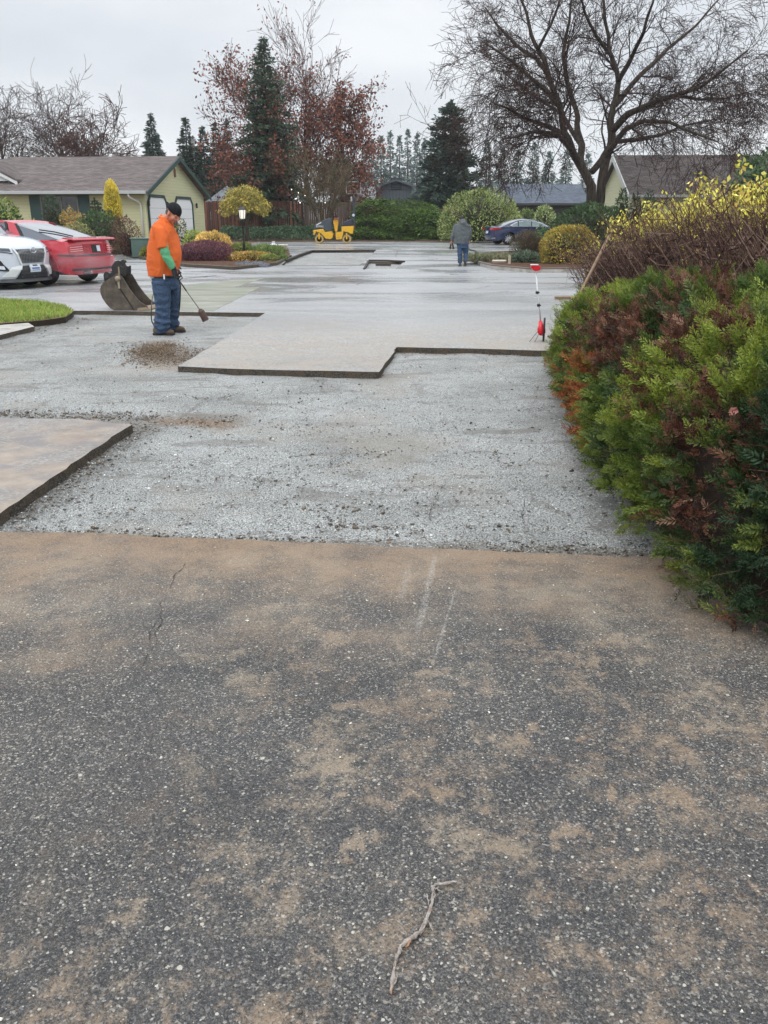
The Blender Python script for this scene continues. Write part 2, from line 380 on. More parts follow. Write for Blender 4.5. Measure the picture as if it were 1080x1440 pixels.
def gravel_mat():
    n = NT('crushed_gravel'); y = n.sep(n.tc, 1)
    c1 = n.vor(110, 'Color'); c2 = n.vor(230, 'Color'); d1 = n.vor(110, 'Distance')
    a = n.ramp(n.sep(c1, 0), [(0, (.20, .205, .20)), (.3, (.34, .35, .34)), (.8, (.47, .48, .47)), (1, (.70, .70, .68))])
    b = n.ramp(n.sep(c2, 1), [(0, (.20, .20, .195)), (.5, (.38, .39, .38)), (1, (.60, .61, .60))])
    base = n.mix(n.mapr(n.noise(6, 3), .35, .65), a, b)
    base = n.mix(n.mapr(d1, .42, .75), base, (.13, .125, .12))
    base = n.mix(1.0, base, n.ramp(n.noise(.9, 6, .62), [(.28, (.62, .62, .60)), (.5, (1.0, 1.01, 1.0)), (.72, (1.2, 1.21, 1.22))]), 'MULTIPLY')
    # damp disturbed streaks across, darker fines
    st = n.noise(2.6, 7, .68, n.mapping((.55, 1.6, 1)), .6)
    base = n.mix(n.mapr(st, .53, .64, 0, .7), base, (.15, .14, .125))
    base = n.mix(n.mapr(n.noise(3.1, 7, .7, n.mapping((.5, 1.1, 1), (5, 1, 0))), .60, .72, 0, .5), base, (.22, .17, .12))
    trk = n.noise(1.7, 8, .8, n.mapping((1.5, .5, 1), (3, 3, 0), (0, 0, .35)), 1.2)
    base = n.mix(n.math('MULTIPLY', n.mapr(trk, .56, .62, 0, .75), n.mapr(n.noise(30, 5, .8), .35, .6)), base, (.10, .092, .08))
    base = n.mix(n.mapr(n.noise(.7, 5, .6, n.mapping(loc=(8, 1, 0))), .5, .68, 0, .5), base, (.30, .27, .225))
    # dirt near the edges of the cut: mask by distance to a few lines
    for (a_, b_, wd, stg, c) in ((g2(0, 735, GZ), g2(190, 600, GZ), .28, .85, (.10, .098, .09)), (g2(0, 592, GZ), g2(330, 592, GZ), .30, .8, (.12, .105, .085)),
                              (g2(0, 752, GZ), g2(940, 782, GZ), .10, .8, (.12, .10, .075)), (g2(225, 592, GZ), g2(320, 596, GZ), .16, .9, (.20, .125, .07)),
                              (g2(300, 520, GZ), g2(535, 530, GZ), .14, .7, (.24, .16, .095)), (g2(790, 500, GZ), g2(900, 740, GZ), .30, .75, (.12, .115, .105)),
                              (g2(222, 480, GZ), g2(236, 520, GZ), .30, .8, (.21, .155, .10)), (g2(560, 498, GZ), g2(760, 498, GZ), .15, .5, (.2, .17, .13)), (g2(-120, 500, GZ), g2(110, 447, GZ), .7, .8, (.13, .125, .115))):
        dx, dy = b_[0]-a_[0], b_[1]-a_[1]; L = math.hypot(dx, dy); ang = math.atan2(dy, dx)
        v = n.mapping(loc=(a_[0], a_[1], 0), rot=(0, 0, ang), typ='TEXTURE'); u_, v_ = n.sep(v, 0), n.sep(v, 1)
        v_ = n.math('ABSOLUTE', n.math('ADD', v_, n.math('MULTIPLY', n.math('SUBTRACT', n.noise(3.5, 6, .7), .5), wd*2.4)))
        mk = n.math('MULTIPLY', n.mapr(v_, wd*.25, wd*1.2, 1, 0), n.math('MULTIPLY', n.mapr(u_, -.2, .1), n.mapr(u_, L-.1, L+.25, 1, 0)))
        mk = n.math('MULTIPLY', n.math('MULTIPLY', mk, stg), n.mapr(n.noise(45, 4, .75), .33, .55))
        base = n.mix(mk, base, c)
    h = n.math('ADD', n.math('MULTIPLY', d1, -1.0), n.noise(60, 4, .7))
    nm = n.bump(h, .8, .012, n.bump(n.noise(3.5, 6, .6), .5, .06))
    return n.out(base, n.mapr(n.noise(2, 4), .35, .7, .5, .75), nm, .4)
def asphalt_far(name, k=1.0, warm=0.0):
    n = NT(name); y = n.sep(n.tc, 1)
    c = n.vor(60, 'Color'); base = n.ramp(n.sep(c, 0), [(0, (.15*k, .152*k, .15*k)), (.6, (.26*k, .262*k, .26*k)), (1, (.42*k, .42*k, .41*k))])
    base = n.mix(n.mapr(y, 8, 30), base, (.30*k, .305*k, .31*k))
    s = n.noise(1.0, 7, .62, n.mapping((.22, .6, 1)), .8)
    base = n.mix(1.0, base, n.ramp(s, [(.3, (.84, .85, .86)), (.5, (1, 1, 1)), (.72, (1.16, 1.16, 1.15))]), 'MULTIPLY')
    base = n.mix(n.mapr(n.noise(.5, 6, .65), .52, .7, 0, .35), base, (.30*k, .27*k, .22*k))
    if warm:
        base = n.mix(n.mapr(n.noise(1.6, 7, .62), .38, .56, .35, 1), base, n.ramp(n.noise(5, 6, .7), [(.3, (.20, .155, .12)), (.7, (.33, .275, .22))]))
        base = n.mix(n.mapr(n.noise(2.2, 4, .6, n.mapping(loc=(2, 1, 5))), .50, .62, 0, .8), base, (.17, .155, .155))
    else:
        e = n.mapr(n.math('ADD', y, n.math('MULTIPLY', n.noise(2, 5), 2.5)), 11.2, 17.0, .85, 0)
        base = n.mix(n.math('MULTIPLY', e, n.mapr(n.noise(3.2, 8, .75, n.mapping((.5, 1.2, 1))), .38, .62, .12, .8)), base, (.31, .25, .185))
    wet = n.noise(.8, 6, .6, n.mapping((.3, .7, 1), (4, 4, 4)), .8)
    ro = n.mapr(wet, .40, .62, .14, .42); fl = n.mapr(y, 11, 22, .6, .0)
    nm = n.bump(n.noise(55, 4, .7), .25, .008, n.bump(n.noise(1.3, 4), .06, .1))
    n.math('ADD', ro, fl)
    ro = n.math('ADD', ro, n.math('MULTIPLY', fl, .5), clamp=True)
    return n.out(base, ro, nm, .5)
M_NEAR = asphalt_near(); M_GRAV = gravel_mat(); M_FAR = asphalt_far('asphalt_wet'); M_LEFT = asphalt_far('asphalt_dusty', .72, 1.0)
M_OLD = NT('asphalt_old'); _c = M_OLD.ramp(M_OLD.noise(2.2, 7, .65, M_OLD.mapping((.35, 1, 1))), [(.3, (.13, .14, .095)), (.5, (.20, .205, .155)), (.7, (.31, .31, .28))])
M_OLD = M_OLD.out(_c, .55, M_OLD.bump(M_OLD.noise(60), .3, .006), .4)
n_ = NT('asphalt_edge'); _c = n_.ramp(n_.vor(70, 'Distance'), [(.1, (.21, .185, .155)), (.6, (.07, .062, .052))]); _c = n_.mix(n_.mapr(n_.noise(9, 5), .4, .65, 0, .5), _c, (.17, .125, .08))
M_EDGE = n_.out(_c, .9, n_.bump(n_.noise(50, 5, .8), 1, .03), .2)
M_DARKEDGE = mat('cut_edge_dark', (52, 44, 42), .7, .3, 9, bump=.5)
M_SOIL = mat('soil', (92, 74, 56), .95, .35, 3, bump=.6, bscale=12)
n_ = NT('mulch'); M_MULCH = n_.out(n_.ramp(n_.vor(22, 'Color'), [(0, (.03, .018, .012)), (.5, (.10, .05, .03)), (1, (.19, .10, .06))]), .9, n_.bump(n_.noise(40, 5, .8), 1, .05), .2)
n_ = NT('concrete'); _c = n_.mix(n_.mapr(n_.noise(4, 6, .7), .4, .65), (.42, .40, .37), (.27, .25, .22)); M_CONC = n_.out(_c, .7, n_.bump(n_.noise(80, 4), .3, .005), .4)
# ---- base sheets
mb = MB(); mb.addv([(-900, -60, -.14), (900, -60, -.14), (900, 2500, -.14), (-900, 2500, -.14)], [(0, 1, 2, 3)])
tag(mb.build('ground', M_SOIL), kind='structure')
# gravel bed, gently uneven
nx, ny = 260, 300; xs = np.linspace(-12, 5.2, nx); ys = np.linspace(2.6, 17.2, ny)
X, Y = np.meshgrid(xs, ys); 
Z = np.empty_like(X)
for i in range(ny):
    for j in range(nx):
        x, y = X[i, j], Y[i, j]
        Z[i, j] = GZ + .010*mnoise.noise(Vector((x*1.3, y*1.3, 0))) + .007*mnoise.noise(Vector((x*4, y*5, 4))) + .004*mnoise.noise(Vector((x*11, y*13, 8)))
V = np.stack([X, Y, Z], -1).reshape(-1, 3); ii = (np.arange(ny-1)[:, None]*nx + np.arange(nx-1)).ravel()
gravel = mesh_np('gravel_bed', V, np.stack([ii, ii+1, ii+nx+1, ii+nx], 1), M_GRAV, smooth=True); gravel['kind'] = 'structure'
mb = MB(); mb.addv([(-30, 17, -.085), (14, 17, -.085), (14, 70, -.085), (-30, 70, -.085)], [(0, 1, 2, 3)])
tag(mb.build('gravel_base', M_GRAV), kind='structure')
# near asphalt (camera stands on it)
e = [g2(x, y) for x, y in ((-420, 742), (-120, 746), (0, 748), (130, 749), (300, 757), (430, 762), (560, 769), (740, 777), (940, 785), (1150, 790), (1500, 800))]
outer = [(-7, -3), (7, -3)] + list(reversed(e))
slab('asphalt_driveway', outer, M_NEAR, M_EDGE, step=.02, jit=.035)
# left slab
outer = [g2(-420, 588), g2(0, 588), g2(110, 589), g2(186, 597), g2(120, 640), g2(60, 681), g2(0, 722), g2(-160, 838), g2(-420, 838)]
slab('asphalt_side_slab', list(reversed(outer)), M_LEFT, M_EDGE, step=.025, jit=.04)
# long wet slab reaching to the hedge, with two cut-out patches
near = [g2(373, 440), g2(340, 461), g2(300, 486), g2(250, 515), (G(340, 519).x, G(340, 519).y), g2(430, 521), g2(533, 523), g2(546, 506), g2(558, 488), g2(660, 490), g2(760, 493)]
outer = near + [(5.5, 11.3), (14, 18), (16, 66), (-30, 66), (-30, 16), g2(-60, 437.5), g2(60, 437), g2(125, 437), g2(205, 438)]
hole1 = [g2(402, 367), g2(420, 359.5), g2(438, 353.2), g2(528, 352.6), g2(520, 362), g2(505, 373), g2(396, 373)]
hole2 = [g2(519, 367.5), g2(568, 368.5), g2(556, 378), g2(512, 378)]
road = slab('asphalt_road', outer, M_FAR, M_EDGE, [list(reversed(hole1)), list(reversed(hole2))], step=.04, jit=.04)
# asphalt strips proud at the cuts (dark lips)
def strip(name, pts, wd, h, m, z=.0):
    mb = MB(); P = [Vector((*g2(*p), z)) for p in pts]
    for a, b in zip(P[:-1], P[1:]):
        d = b-a; c = (a+b)/2; mb.box((c.x, c.y, z+h/2), (d.length+.02, wd, h), rz=math.atan2(d.y, d.x))
    return tag(mb.build(name, m), kind='structure')
strip('cut_lip', [(402, 367), (420, 359.5), (438, 353.2), (528, 352.8)], .10, .05, M_DARKEDGE)
strip('cut_lip', [(519, 367.3), (545, 367.6), (568, 369)], .10, .06, M_DARKEDGE)
strip('cut_lip', [(512, 379), (518, 367.6)], .06, .04, M_DARKEDGE)
strip('cut_lip', [(529, 370.8), (549, 371)], .12, .06, M_DARKEDGE, GZ)
# old greenish patch
P_ = [g2(x, y) for x, y in ((205, 437.5), (300, 437.5), (366, 404), (330, 404), (372, 391), (290, 397), (190, 415), (150, 428))]
slab('asphalt_patch', P_, M_OLD, M_OLD, z=.004, zb=-.01, step=.2, jit=.03)
# cracks as thin jagged fissures
def crack(pts, wd, z, mb, jit=.02, seed=0):
    P = [Vector((*g2(*p, z), z)) for p in pts]; q = []
    for a, b in zip(P[:-1], P[1:]):
        k = max(2, int((b-a).length/.03)) if a.length < 14 else max(2, int((b-a).length/.25))
        for j in range(k): q.append(a.lerp(b, j/k))
    q.append(P[-1]); V = []; n = len(q)
    for i, p in enumerate(q):
        t = (q[min(i+1, n-1)]-q[max(i-1, 0)]).normalized(); nn = Vector((-t.y, t.x, 0))
        o = nn*(mnoise.noise(Vector((i*.35, seed, 0)))*jit*2); w_ = wd*(.25+abs(mnoise.noise(Vector((i*.5, seed, 5))))*1.8)*min(1, 4*i/n+.1, 4*(n-i)/n+.1)
        V += [p+o+nn*w_/2, p+o-nn*w_/2]
    mb.addv(V, [(2*i, 2*i+1, 2*i+3, 2*i+2) for i in range(n-1)])
M_CRACK = mat('crack_dark', (50, 44, 40), .95, .4, 30)
mb = MB()
for i, pts in enumerate([[(238, 828), (228, 850), (224, 875), (218, 905), (200, 935), (186, 958)], [(262, 790), (250, 806), (238, 828)], [(224, 875), (212, 900)]]):
    crack(pts, .0042, .004, mb, .014, i*3.3)
tag(mb.build('pavement_cracks', M_CRACK), kind='structure')
mb = MB()
for i, pts in enumerate([[(630, 672), (612, 700), (604, 724), (600, 742)], [(455, 715), (490, 738), (540, 745), (590, 752)], [(350, 668), (372, 680), (385, 678)], [(430, 660), (462, 655), (480, 640), (487, 632)],
                         [(380, 757-90), (352, 682)], [(510, 640), (545, 632), (580, 637)], [(470, 575), (500, 560), (540, 548)], [(640, 630), (690, 640), (720, 655)], [(455, 540), (430, 520)],
                         [(735, 742), (738, 700)], [(690, 655), (740, 662)], [(590, 560), (650, 555)]]):
    crack(pts, .007, GZ+.016, mb, .035, i*2.1+40)
tag(mb.build('gravel_cracks', M_CRACK), kind='structure')
mb = MB()
for i, pts in enumerate([[(500, 401), (506, 398), (512, 396)], [(444, 393), (456, 394), (470, 393)], [(485, 395), (498, 396)], [(560, 352), (556, 362)],
                         [(640, 404), (660, 407), (690, 402)], [(225, 393), (262, 391), (304, 387)], [(380, 396), (430, 397)]]):
    crack(pts, .035 if i != 5 else .12, .004, mb, .06, i*4.7+9)
tag(mb.build('road_cracks', M_CRACK), kind='structure')
# loose stones: chunks along the cuts and over the gravel
rng = np.random.default_rng(5)
def stones(name, P, S, cols, seed):
    r = np.random.default_rng(seed); n = len(P); k = np.array([[1, 0, 0], [-.3, .95, 0], [-.8, -.6, 0], [.2, -.9, .1], [0, 0, .9], [0, 0, -.6], [.5, .6, .5], [-.5, .1, .7]])
    T = np.array([[0, 1, 4], [1, 2, 4], [2, 3, 4], [3, 0, 4], [1, 0, 5], [2, 1, 5], [3, 2, 5], [0, 3, 5]])
    base = k[:6]; a = r.uniform(0, 6.28, n); sc = np.stack([r.uniform(.6, 1.3, n), r.uniform(.6, 1.3, n), r.uniform(.4, .9, n)], 1)
    J = base[None] + r.normal(size=(n, 6, 3))*.22; J = J*sc[:, None, :]*np.asarray(S)[:, None, None]
    ca, sa = np.cos(a)[:, None], np.sin(a)[:, None]
    V = np.stack([J[..., 0]*ca-J[..., 1]*sa, J[..., 0]*sa+J[..., 1]*ca, J[..., 2]], -1) + P[:, None, :]
    Fq = (T[None]+6*np.arange(n)[:, None, None]).reshape(-1, 3); C = np.repeat(pal(cols, r, n), 6, axis=0)
    return mesh_np(name, V.reshape(-1, 3), Fq, LEAF, None, C)
def along(a, b, n, spread, bias=0, z=GZ+.004):
    A, B = np.array(g2(*a, z)), np.array(g2(*b, z)); d = B-A; nn = np.array([-d[1], d[0]])/np.linalg.norm(d)
    t = rng.uniform(0, 1, n)[:, None]; o = rng.normal(size=(n, 1))*spread*.6+bias
    return np.concatenate([A+d*t+nn*o, np.full((n, 1), z)], 1)
Pd = [along((0, 728), (188, 600), 900, .16, -.10), along((-30, 585), (215, 590), 900, .16, .10), along((190, 590), (330, 592), 260, .2), along((0, 752), (940, 783), 900, .10, .05),
      along((252, 520), (540, 528), 420, .07, -.05), along((560, 496), (760, 498), 200, .08, -.05), along((780, 520), (905, 745), 900, .18, .05), along((180, 480), (250, 515), 600, .28, 0, ), along((-100, 500), (120, 447), 900, .5)]
for q in ((362, 672, 40), (385, 682, 20), (445, 655, 45), (478, 640, 30), (520, 636, 26), (470, 716, 40), (490, 742, 50), (690, 640, 30), (730, 655, 34), (150, 690, 24), (205, 645, 22), (560, 742, 40), (300, 560, 30), (420, 600, 22), (640, 600, 20), (760, 575, 40), (500, 575, 20), (800, 742, 14), (330, 710, 18), (690, 745, 18)):
    c_ = np.array(g2(q[0], q[1], GZ)); k_ = q[2]; Pd.append(np.concatenate([c_+rng.normal(size=(k_, 2))*np.array([.10, .05])*(1+c_[1]*.06), np.full((k_, 1), GZ+.006)], 1))
for k_ in range(260):
    y_ = 3.9+rng.beta(1, 1.6)*8; x_ = rng.uniform(-.55, .38)*y_; m_ = rng.integers(2, 9); Pd.append(np.concatenate([np.array([x_, y_])+rng.normal(size=(m_, 2))*.06, np.full((m_, 1), GZ+.006)], 1))
Pd = np.concatenate(Pd); 
so_ = stones('loose_stones', Pd, rng.gamma(2, .0024, len(Pd))+.0025, [(112, 106, 98), (80, 76, 72), (140, 134, 126), (104, 88, 70)], 1); so_['kind'] = 'stuff'
# pale crushed stone lying over the bed (what one sees as grit near the camera)
n = 22000; yy = 3.9+ (rng.beta(1, 2.2, n))*9; xx = rng.uniform(-.62, .62, n)*yy*1.0
Pg = np.stack([xx, yy, np.full(n, GZ+.004)], 1)
so_ = stones('crushed_stone', Pg, rng.gamma(2, .0015, n)+.002, [(176, 180, 176), (160, 163, 160), (196, 198, 194), (140, 140, 136), (110, 108, 104)], 2); so_['kind'] = 'stuff'
# dirt heap beside the worker, clods of earth
n = 5200; a = rng.uniform(0, 6.28, n); r_ = rng.uniform(0, 1, n)**.7; c = np.array(g2(226, 497, GZ))
Pm = np.stack([c[0]+.34*r_*np.cos(a)+.13*rng.normal(size=n)+.10*(a-3), c[1]+.85*r_*np.sin(a)+.25*rng.normal(size=n), GZ+.004+.03*(1-r_)], 1)
so_ = stones('dirt_scatter', Pm, rng.gamma(2, .0022, n)+.003, [(120, 98, 72), (104, 86, 66), (136, 114, 90), (92, 82, 70)], 3); so_['kind'] = 'stuff'
# few pebbles standing proud of the near asphalt
n = 1200; yy = rng.uniform(.95, 3.9, n); xx = rng.uniform(-.55, .5, n)*(yy+.6)
so_ = stones('loose_pebbles', np.stack([xx, yy, np.full(n, .001)], 1), rng.gamma(2, .0009, n)+.0012, [(205, 200, 185), (180, 170, 150), (150, 148, 142), (110, 96, 80)], 4); so_['kind'] = 'stuff'
# ---- lawn corner with concrete strip
Lw = [g2(x, y, .02) for x, y in ((-260, 421), (0, 421), (60, 425), (92, 431), (103, 438), (92, 446), (55, 451), (0, 455), (-260, 470))]
slab('lawn_soil', list(reversed(Lw)), M_SOIL, mat('lawn_edge_soil', (44, 34, 24), .95, .3, bump=.8), z=.02, zb=GZ-.01, step=.1, jit=.02)
n = 60000; pts = rng.uniform(0, 1, (n, 2)); Lx = [p[0] for p in Lw]; Ly = [p[1] for p in Lw]
gx = -12.5 + pts[:, 0]*(max(Lx)+12.5); gy = min(Ly)+pts[:, 1]*(max(Ly)-min(Ly))
ins = np.zeros(n, bool); j = len(Lw)-1
for i in range(len(Lw)):
    xi, yi, xj, yj = *Lw[i], *Lw[j]; c_ = ((yi > gy) != (yj > gy)) & (gx < (xj-xi)*(gy-yi)/(yj-yi+1e-12)+xi); ins ^= c_; j = i
gx, gy = gx[ins], gy[ins]; n = len(gx); D = unit(np.stack([rng.normal(size=n)*.5, rng.normal(size=n)*.5, np.ones(n)], 1))
P_ = np.stack([gx, gy, np.full(n, .015)], 1); kk = pnoise(P_[::1], .9)[:, None]*.5+.5
C_ = pal([(124, 152, 50), (104, 138, 40), (142, 160, 62), (150, 146, 80)], rng, n)*(.75+.45*kk)
V, Fq, C2 = leafq(P_, D, rng.uniform(.04, .085, n), .012, C_, rng)
tag(mesh_np('lawn_grass', V, Fq, LEAF, None, C2), 'bright green mown lawn corner in front of the white car', 'grass', kind='stuff')
Pc = [g2(x, y, .0) for x, y in ((-260, 472), (0, 457), (40, 454), (48, 459), (0, 471), (-260, 500))]
slab('concrete_path', list(reversed(Pc)), M_CONC, M_EDGE, z=.0, zb=GZ-.01, step=.1, jit=.012)
# ---- planting beds
def bed(name, pts, z, m, side, zb=-.01): return slab(name, pts, m, side, z=z, zb=zb, step=.3, jit=.03)
bed('garden_bed', list(reversed([g2(x, y, .08) for x, y in ((170, 356), (262, 371), (330, 375), (388, 369), (408, 359), (404, 347), (330, 345), (180, 345))])), .09, M_MULCH, M_CONC)
bed('house_bed', list(reversed([(-30, 36.5), (-16, 36.5), (-11.5, 38), (-9.3, 41.8), (-8.3, 60), (-30, 60)])), .10, M_SOIL, M_CONC)
bed('hedge_bed', list(reversed([(-14, 64.6), (17, 64.6), (60, 64.6), (60, 160), (-60, 160), (-60, 64.6)])), .12, M_SOIL, M_SOIL)
isl = [(664, 364), (676, 370), (692, 374), (745, 379), (850, 378), (980, 372), (980, 352), (790, 349), (690, 354)]
bed('island_bed', list(reversed([g2(x, y, .1) for x, y in isl])), .10, M_MULCH, M_CONC)
kb = MB(); kp = [Vector((*g2(x, y, .08), .07)) for x, y in isl[:6]]
for a, b in zip(kp[:-1], kp[1:]):
    d = b-a; c = (a+b)/2 ; kb.box((c.x, c.y-.07, .068), (d.length, .12, .13), rz=math.atan2(d.y, d.x))
tag(kb.build('kerb', mat('kerb_concrete', (104, 98, 90), .8, .3, 5, bump=.4), bevel=.015), kind='structure')
kb = MB(); kp = [Vector((*g2(x, y, .05), .05)) for x, y in ((170, 357.5), (262, 373), (330, 377), (388, 371), (409, 360))]
for a, b in zip(kp[:-1], kp[1:]):
    d = b-a; c = (a+b)/2; kb.box((c.x, c.y-.05, .05), (d.length, .10, .10), rz=math.atan2(d.y, d.x))
tag(kb.build('kerb', mat('kerb_old', (74, 66, 54), .9, .3, 5, bump=.4), bevel=.015), kind='structure')
# ================================================================== VEGETATION
SH = {}
def lump(D, seed, f=2.2, amp=.18):
    return 1 + amp*pnoise(D, f, seed) + amp*.6*pnoise(D, f*2.3, seed+9)
def shrub(name, label, cat_, box, Yd, cols, n=1500, leaf=.12, asp=.5, depth=None, amp=.16, seed=1, zb=None, droop=0, spiky=0, core=(40, 42, 26), power=2.4, twigs=0, tw_col=(70, 52, 42), flat_bottom=.35, shell=.25, group=None, w=None, tipc=None, fold=.2, up=.3):
    x0, y0, x1, y1 = box; a = at(x0, y1, Yd); b = at(x1, y0, Yd)
    W = b.x-a.x; zt = b.z; z0 = a.z if zb is None else zb; H = max(.2, zt-z0); dep = depth or W
    root = empty(name, ((a.x+b.x)/2, Yd+dep*.25, z0), 0, label, cat_, group)
    rng = np.random.default_rng(seed)
    D = rdirs(rng, n*2); D = D[D[:, 2] > -flat_bottom][:n]; D = D[D[:, 1] < .55] if n > 800 else D; m = len(D)
    f = lump(D, seed*3.7, amp=amp)
    q = np.abs(D)**power; sup = (q.sum(1))**(-1/power)
    r = f*sup*(1-shell*rng.uniform(0, 1, m)**2.2)
    C = np.array([0, 0, H*flat_bottom/(1+flat_bottom)]); hz = H-C[2]
    S3 = np.array([W/2, dep/2, hz])/(1+amp*.35)
    P = D*r[:, None]*S3 + C; P[:, 2] = np.maximum(P[:, 2], .03)
    Nn = unit(D/S3)
    LD = unit(Nn*(1+spiky) + rng.normal(size=(m, 3))*.75 + np.array([0, 0, up-droop]))
    cl = pnoise(P/leaf*.16, 1.0, seed*1.3)
    C_ = pal(cols, rng, m, w)*(1+.45*np.clip(cl, -.9, .9))[:, None]
    sz = leaf*rng.uniform(.6, 1.35, m)
    P = P - LD*sz[:, None]*.4
    V, Fq, CC = leafq(P, LD, sz, sz*asp, C_, rng, fold)
    mesh_np('foliage', V, Fq, LEAF, root, CC)
    # solid inner blob, its darker colour standing in for shade between leaves
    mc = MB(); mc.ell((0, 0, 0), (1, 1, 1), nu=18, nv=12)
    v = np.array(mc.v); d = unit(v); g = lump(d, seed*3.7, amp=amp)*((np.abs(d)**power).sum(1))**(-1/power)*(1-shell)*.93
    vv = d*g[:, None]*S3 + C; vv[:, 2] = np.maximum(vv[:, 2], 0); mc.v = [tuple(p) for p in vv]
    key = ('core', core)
    if key not in SH: SH[key] = mat('dark_inner_core', core, .95, .5, 14)
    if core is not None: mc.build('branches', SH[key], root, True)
    if twigs:
        A = np.stack([rng.uniform(-.2, .2, twigs)*W, rng.uniform(-.2, .2, twigs)*dep, np.zeros(twigs)], 1)
        d2 = rdirs(rng, twigs); d2[:, 2] = np.abs(d2[:, 2])+.3; d2[:, 1] = -np.abs(d2[:, 1]); d2 = unit(d2); B = d2*S3*rng.uniform(.8, 1.12, twigs)[:, None]+C
        V, Fq, CC = segs(A, B, .012, .004, pal([tw_col], rng, twigs), 3); mesh_np('twigs', V, Fq, TWIG, root, CC)
    return root
def conifer(name, label, box, Yd, cols, seed=1, dens=1.0, lev=26, leaf=.35, droop=.25, ragged=.25, taper=1.0, group=None, trunk=(64, 54, 46), cat_='conifer', base=.06, asp=.32):
    x0, y0, x1, y1 = box; a = at(x0, y1, Yd); b = at(x1, y0, Yd); W = b.x-a.x; z0 = -.1; H = b.z-z0; zl = a.z-z0
    root = empty(name, ((a.x+b.x)/2, Yd, z0), 0, label, cat_, group); rng = np.random.default_rng(seed)
    mb = MB(); mb.tube([(0, 0, 0), (0, 0, H*.5), (0, 0, H*.98)], [H*.016+.05, H*.010+.03, .015], 7); mb.build('trunk', mat('bark_'+name, trunk, .9, .3), root, True)
    P = []; D = []; S = []; A = []; B = []
    for i in range(lev):
        t = (i+rng.uniform(-.3, .3))/lev; t = min(max(t, 0), .985); z = max(zl*.98, H*base) + (H-max(zl, H*base))*t
        L = W/2*(1-t)**taper*(1.0) + W*.03
        nb = max(4, int((9-4*t)*dens))
        for k in range(nb):
            az = rng.uniform(0, 2*math.pi); l = L*rng.uniform(1-ragged*1.6, 1+ragged*.45); 
            dz = -droop + .35*t+rng.uniform(-.12, .12); d = np.array([math.cos(az), math.sin(az), dz]); d /= np.linalg.norm(d)
            o = np.array([0, 0, z]); A.append(o); B.append(o+d*l)
            m = max(5, int(l/leaf*6.5*dens)); u = rng.uniform(.12, 1.02, m)
            side = np.array([-math.sin(az), math.cos(az), 0]); sp = (1-u)*l*.38*rng.uniform(-1, 1, m)
            sag = -.10*l*u**2
            p = o + d*(l*u)[:, None] + side*sp[:, None] + np.array([0, 0, 1.])*(sag + rng.normal(size=m)*leaf*.18)[:, None]
            P.append(p); dd = d*.8 + side*np.sign(sp)[:, None]*.6 + rng.normal(size=(m, 3))*.35 + np.array([0, 0, -.1]); D.append(dd); S.append(leaf*rng.uniform(.6, 1.3, m)*(1-.35*t))
    m = int(30*dens); z = H*rng.uniform(.93, 1.0, m); P.append(np.stack([rng.normal(size=m)*.02*W*.5, rng.normal(size=m)*.02*W*.5, z-leaf*.5], 1)); D.append(rng.normal(size=(m, 3))*.3+np.array([0, 0, 1.])); S.append(np.full(m, leaf*.7))
    P = np.concatenate(P); D = unit(np.concatenate(D)); S = np.concatenate(S)
    cl = pnoise(P, .8/max(.3, leaf), seed*2.2) if len(P) < 16000 else rng.normal(size=len(P))*.3
    C = pal(cols, rng, len(P))*(1+.4*cl)[:, None]
    V, Fq, CC = leafq(P, D, S, S*asp, C, rng, .25)
    V2, F2, C2 = segs(np.array(A), np.array(B), .012, .005, pal([trunk], rng, len(A))*.5, 3)
    V, Fq, CC = cat([(V, Fq, CC), (V2, F2, C2)]); mesh_np('crown', V, Fq, LEAF, root, CC)
    return root
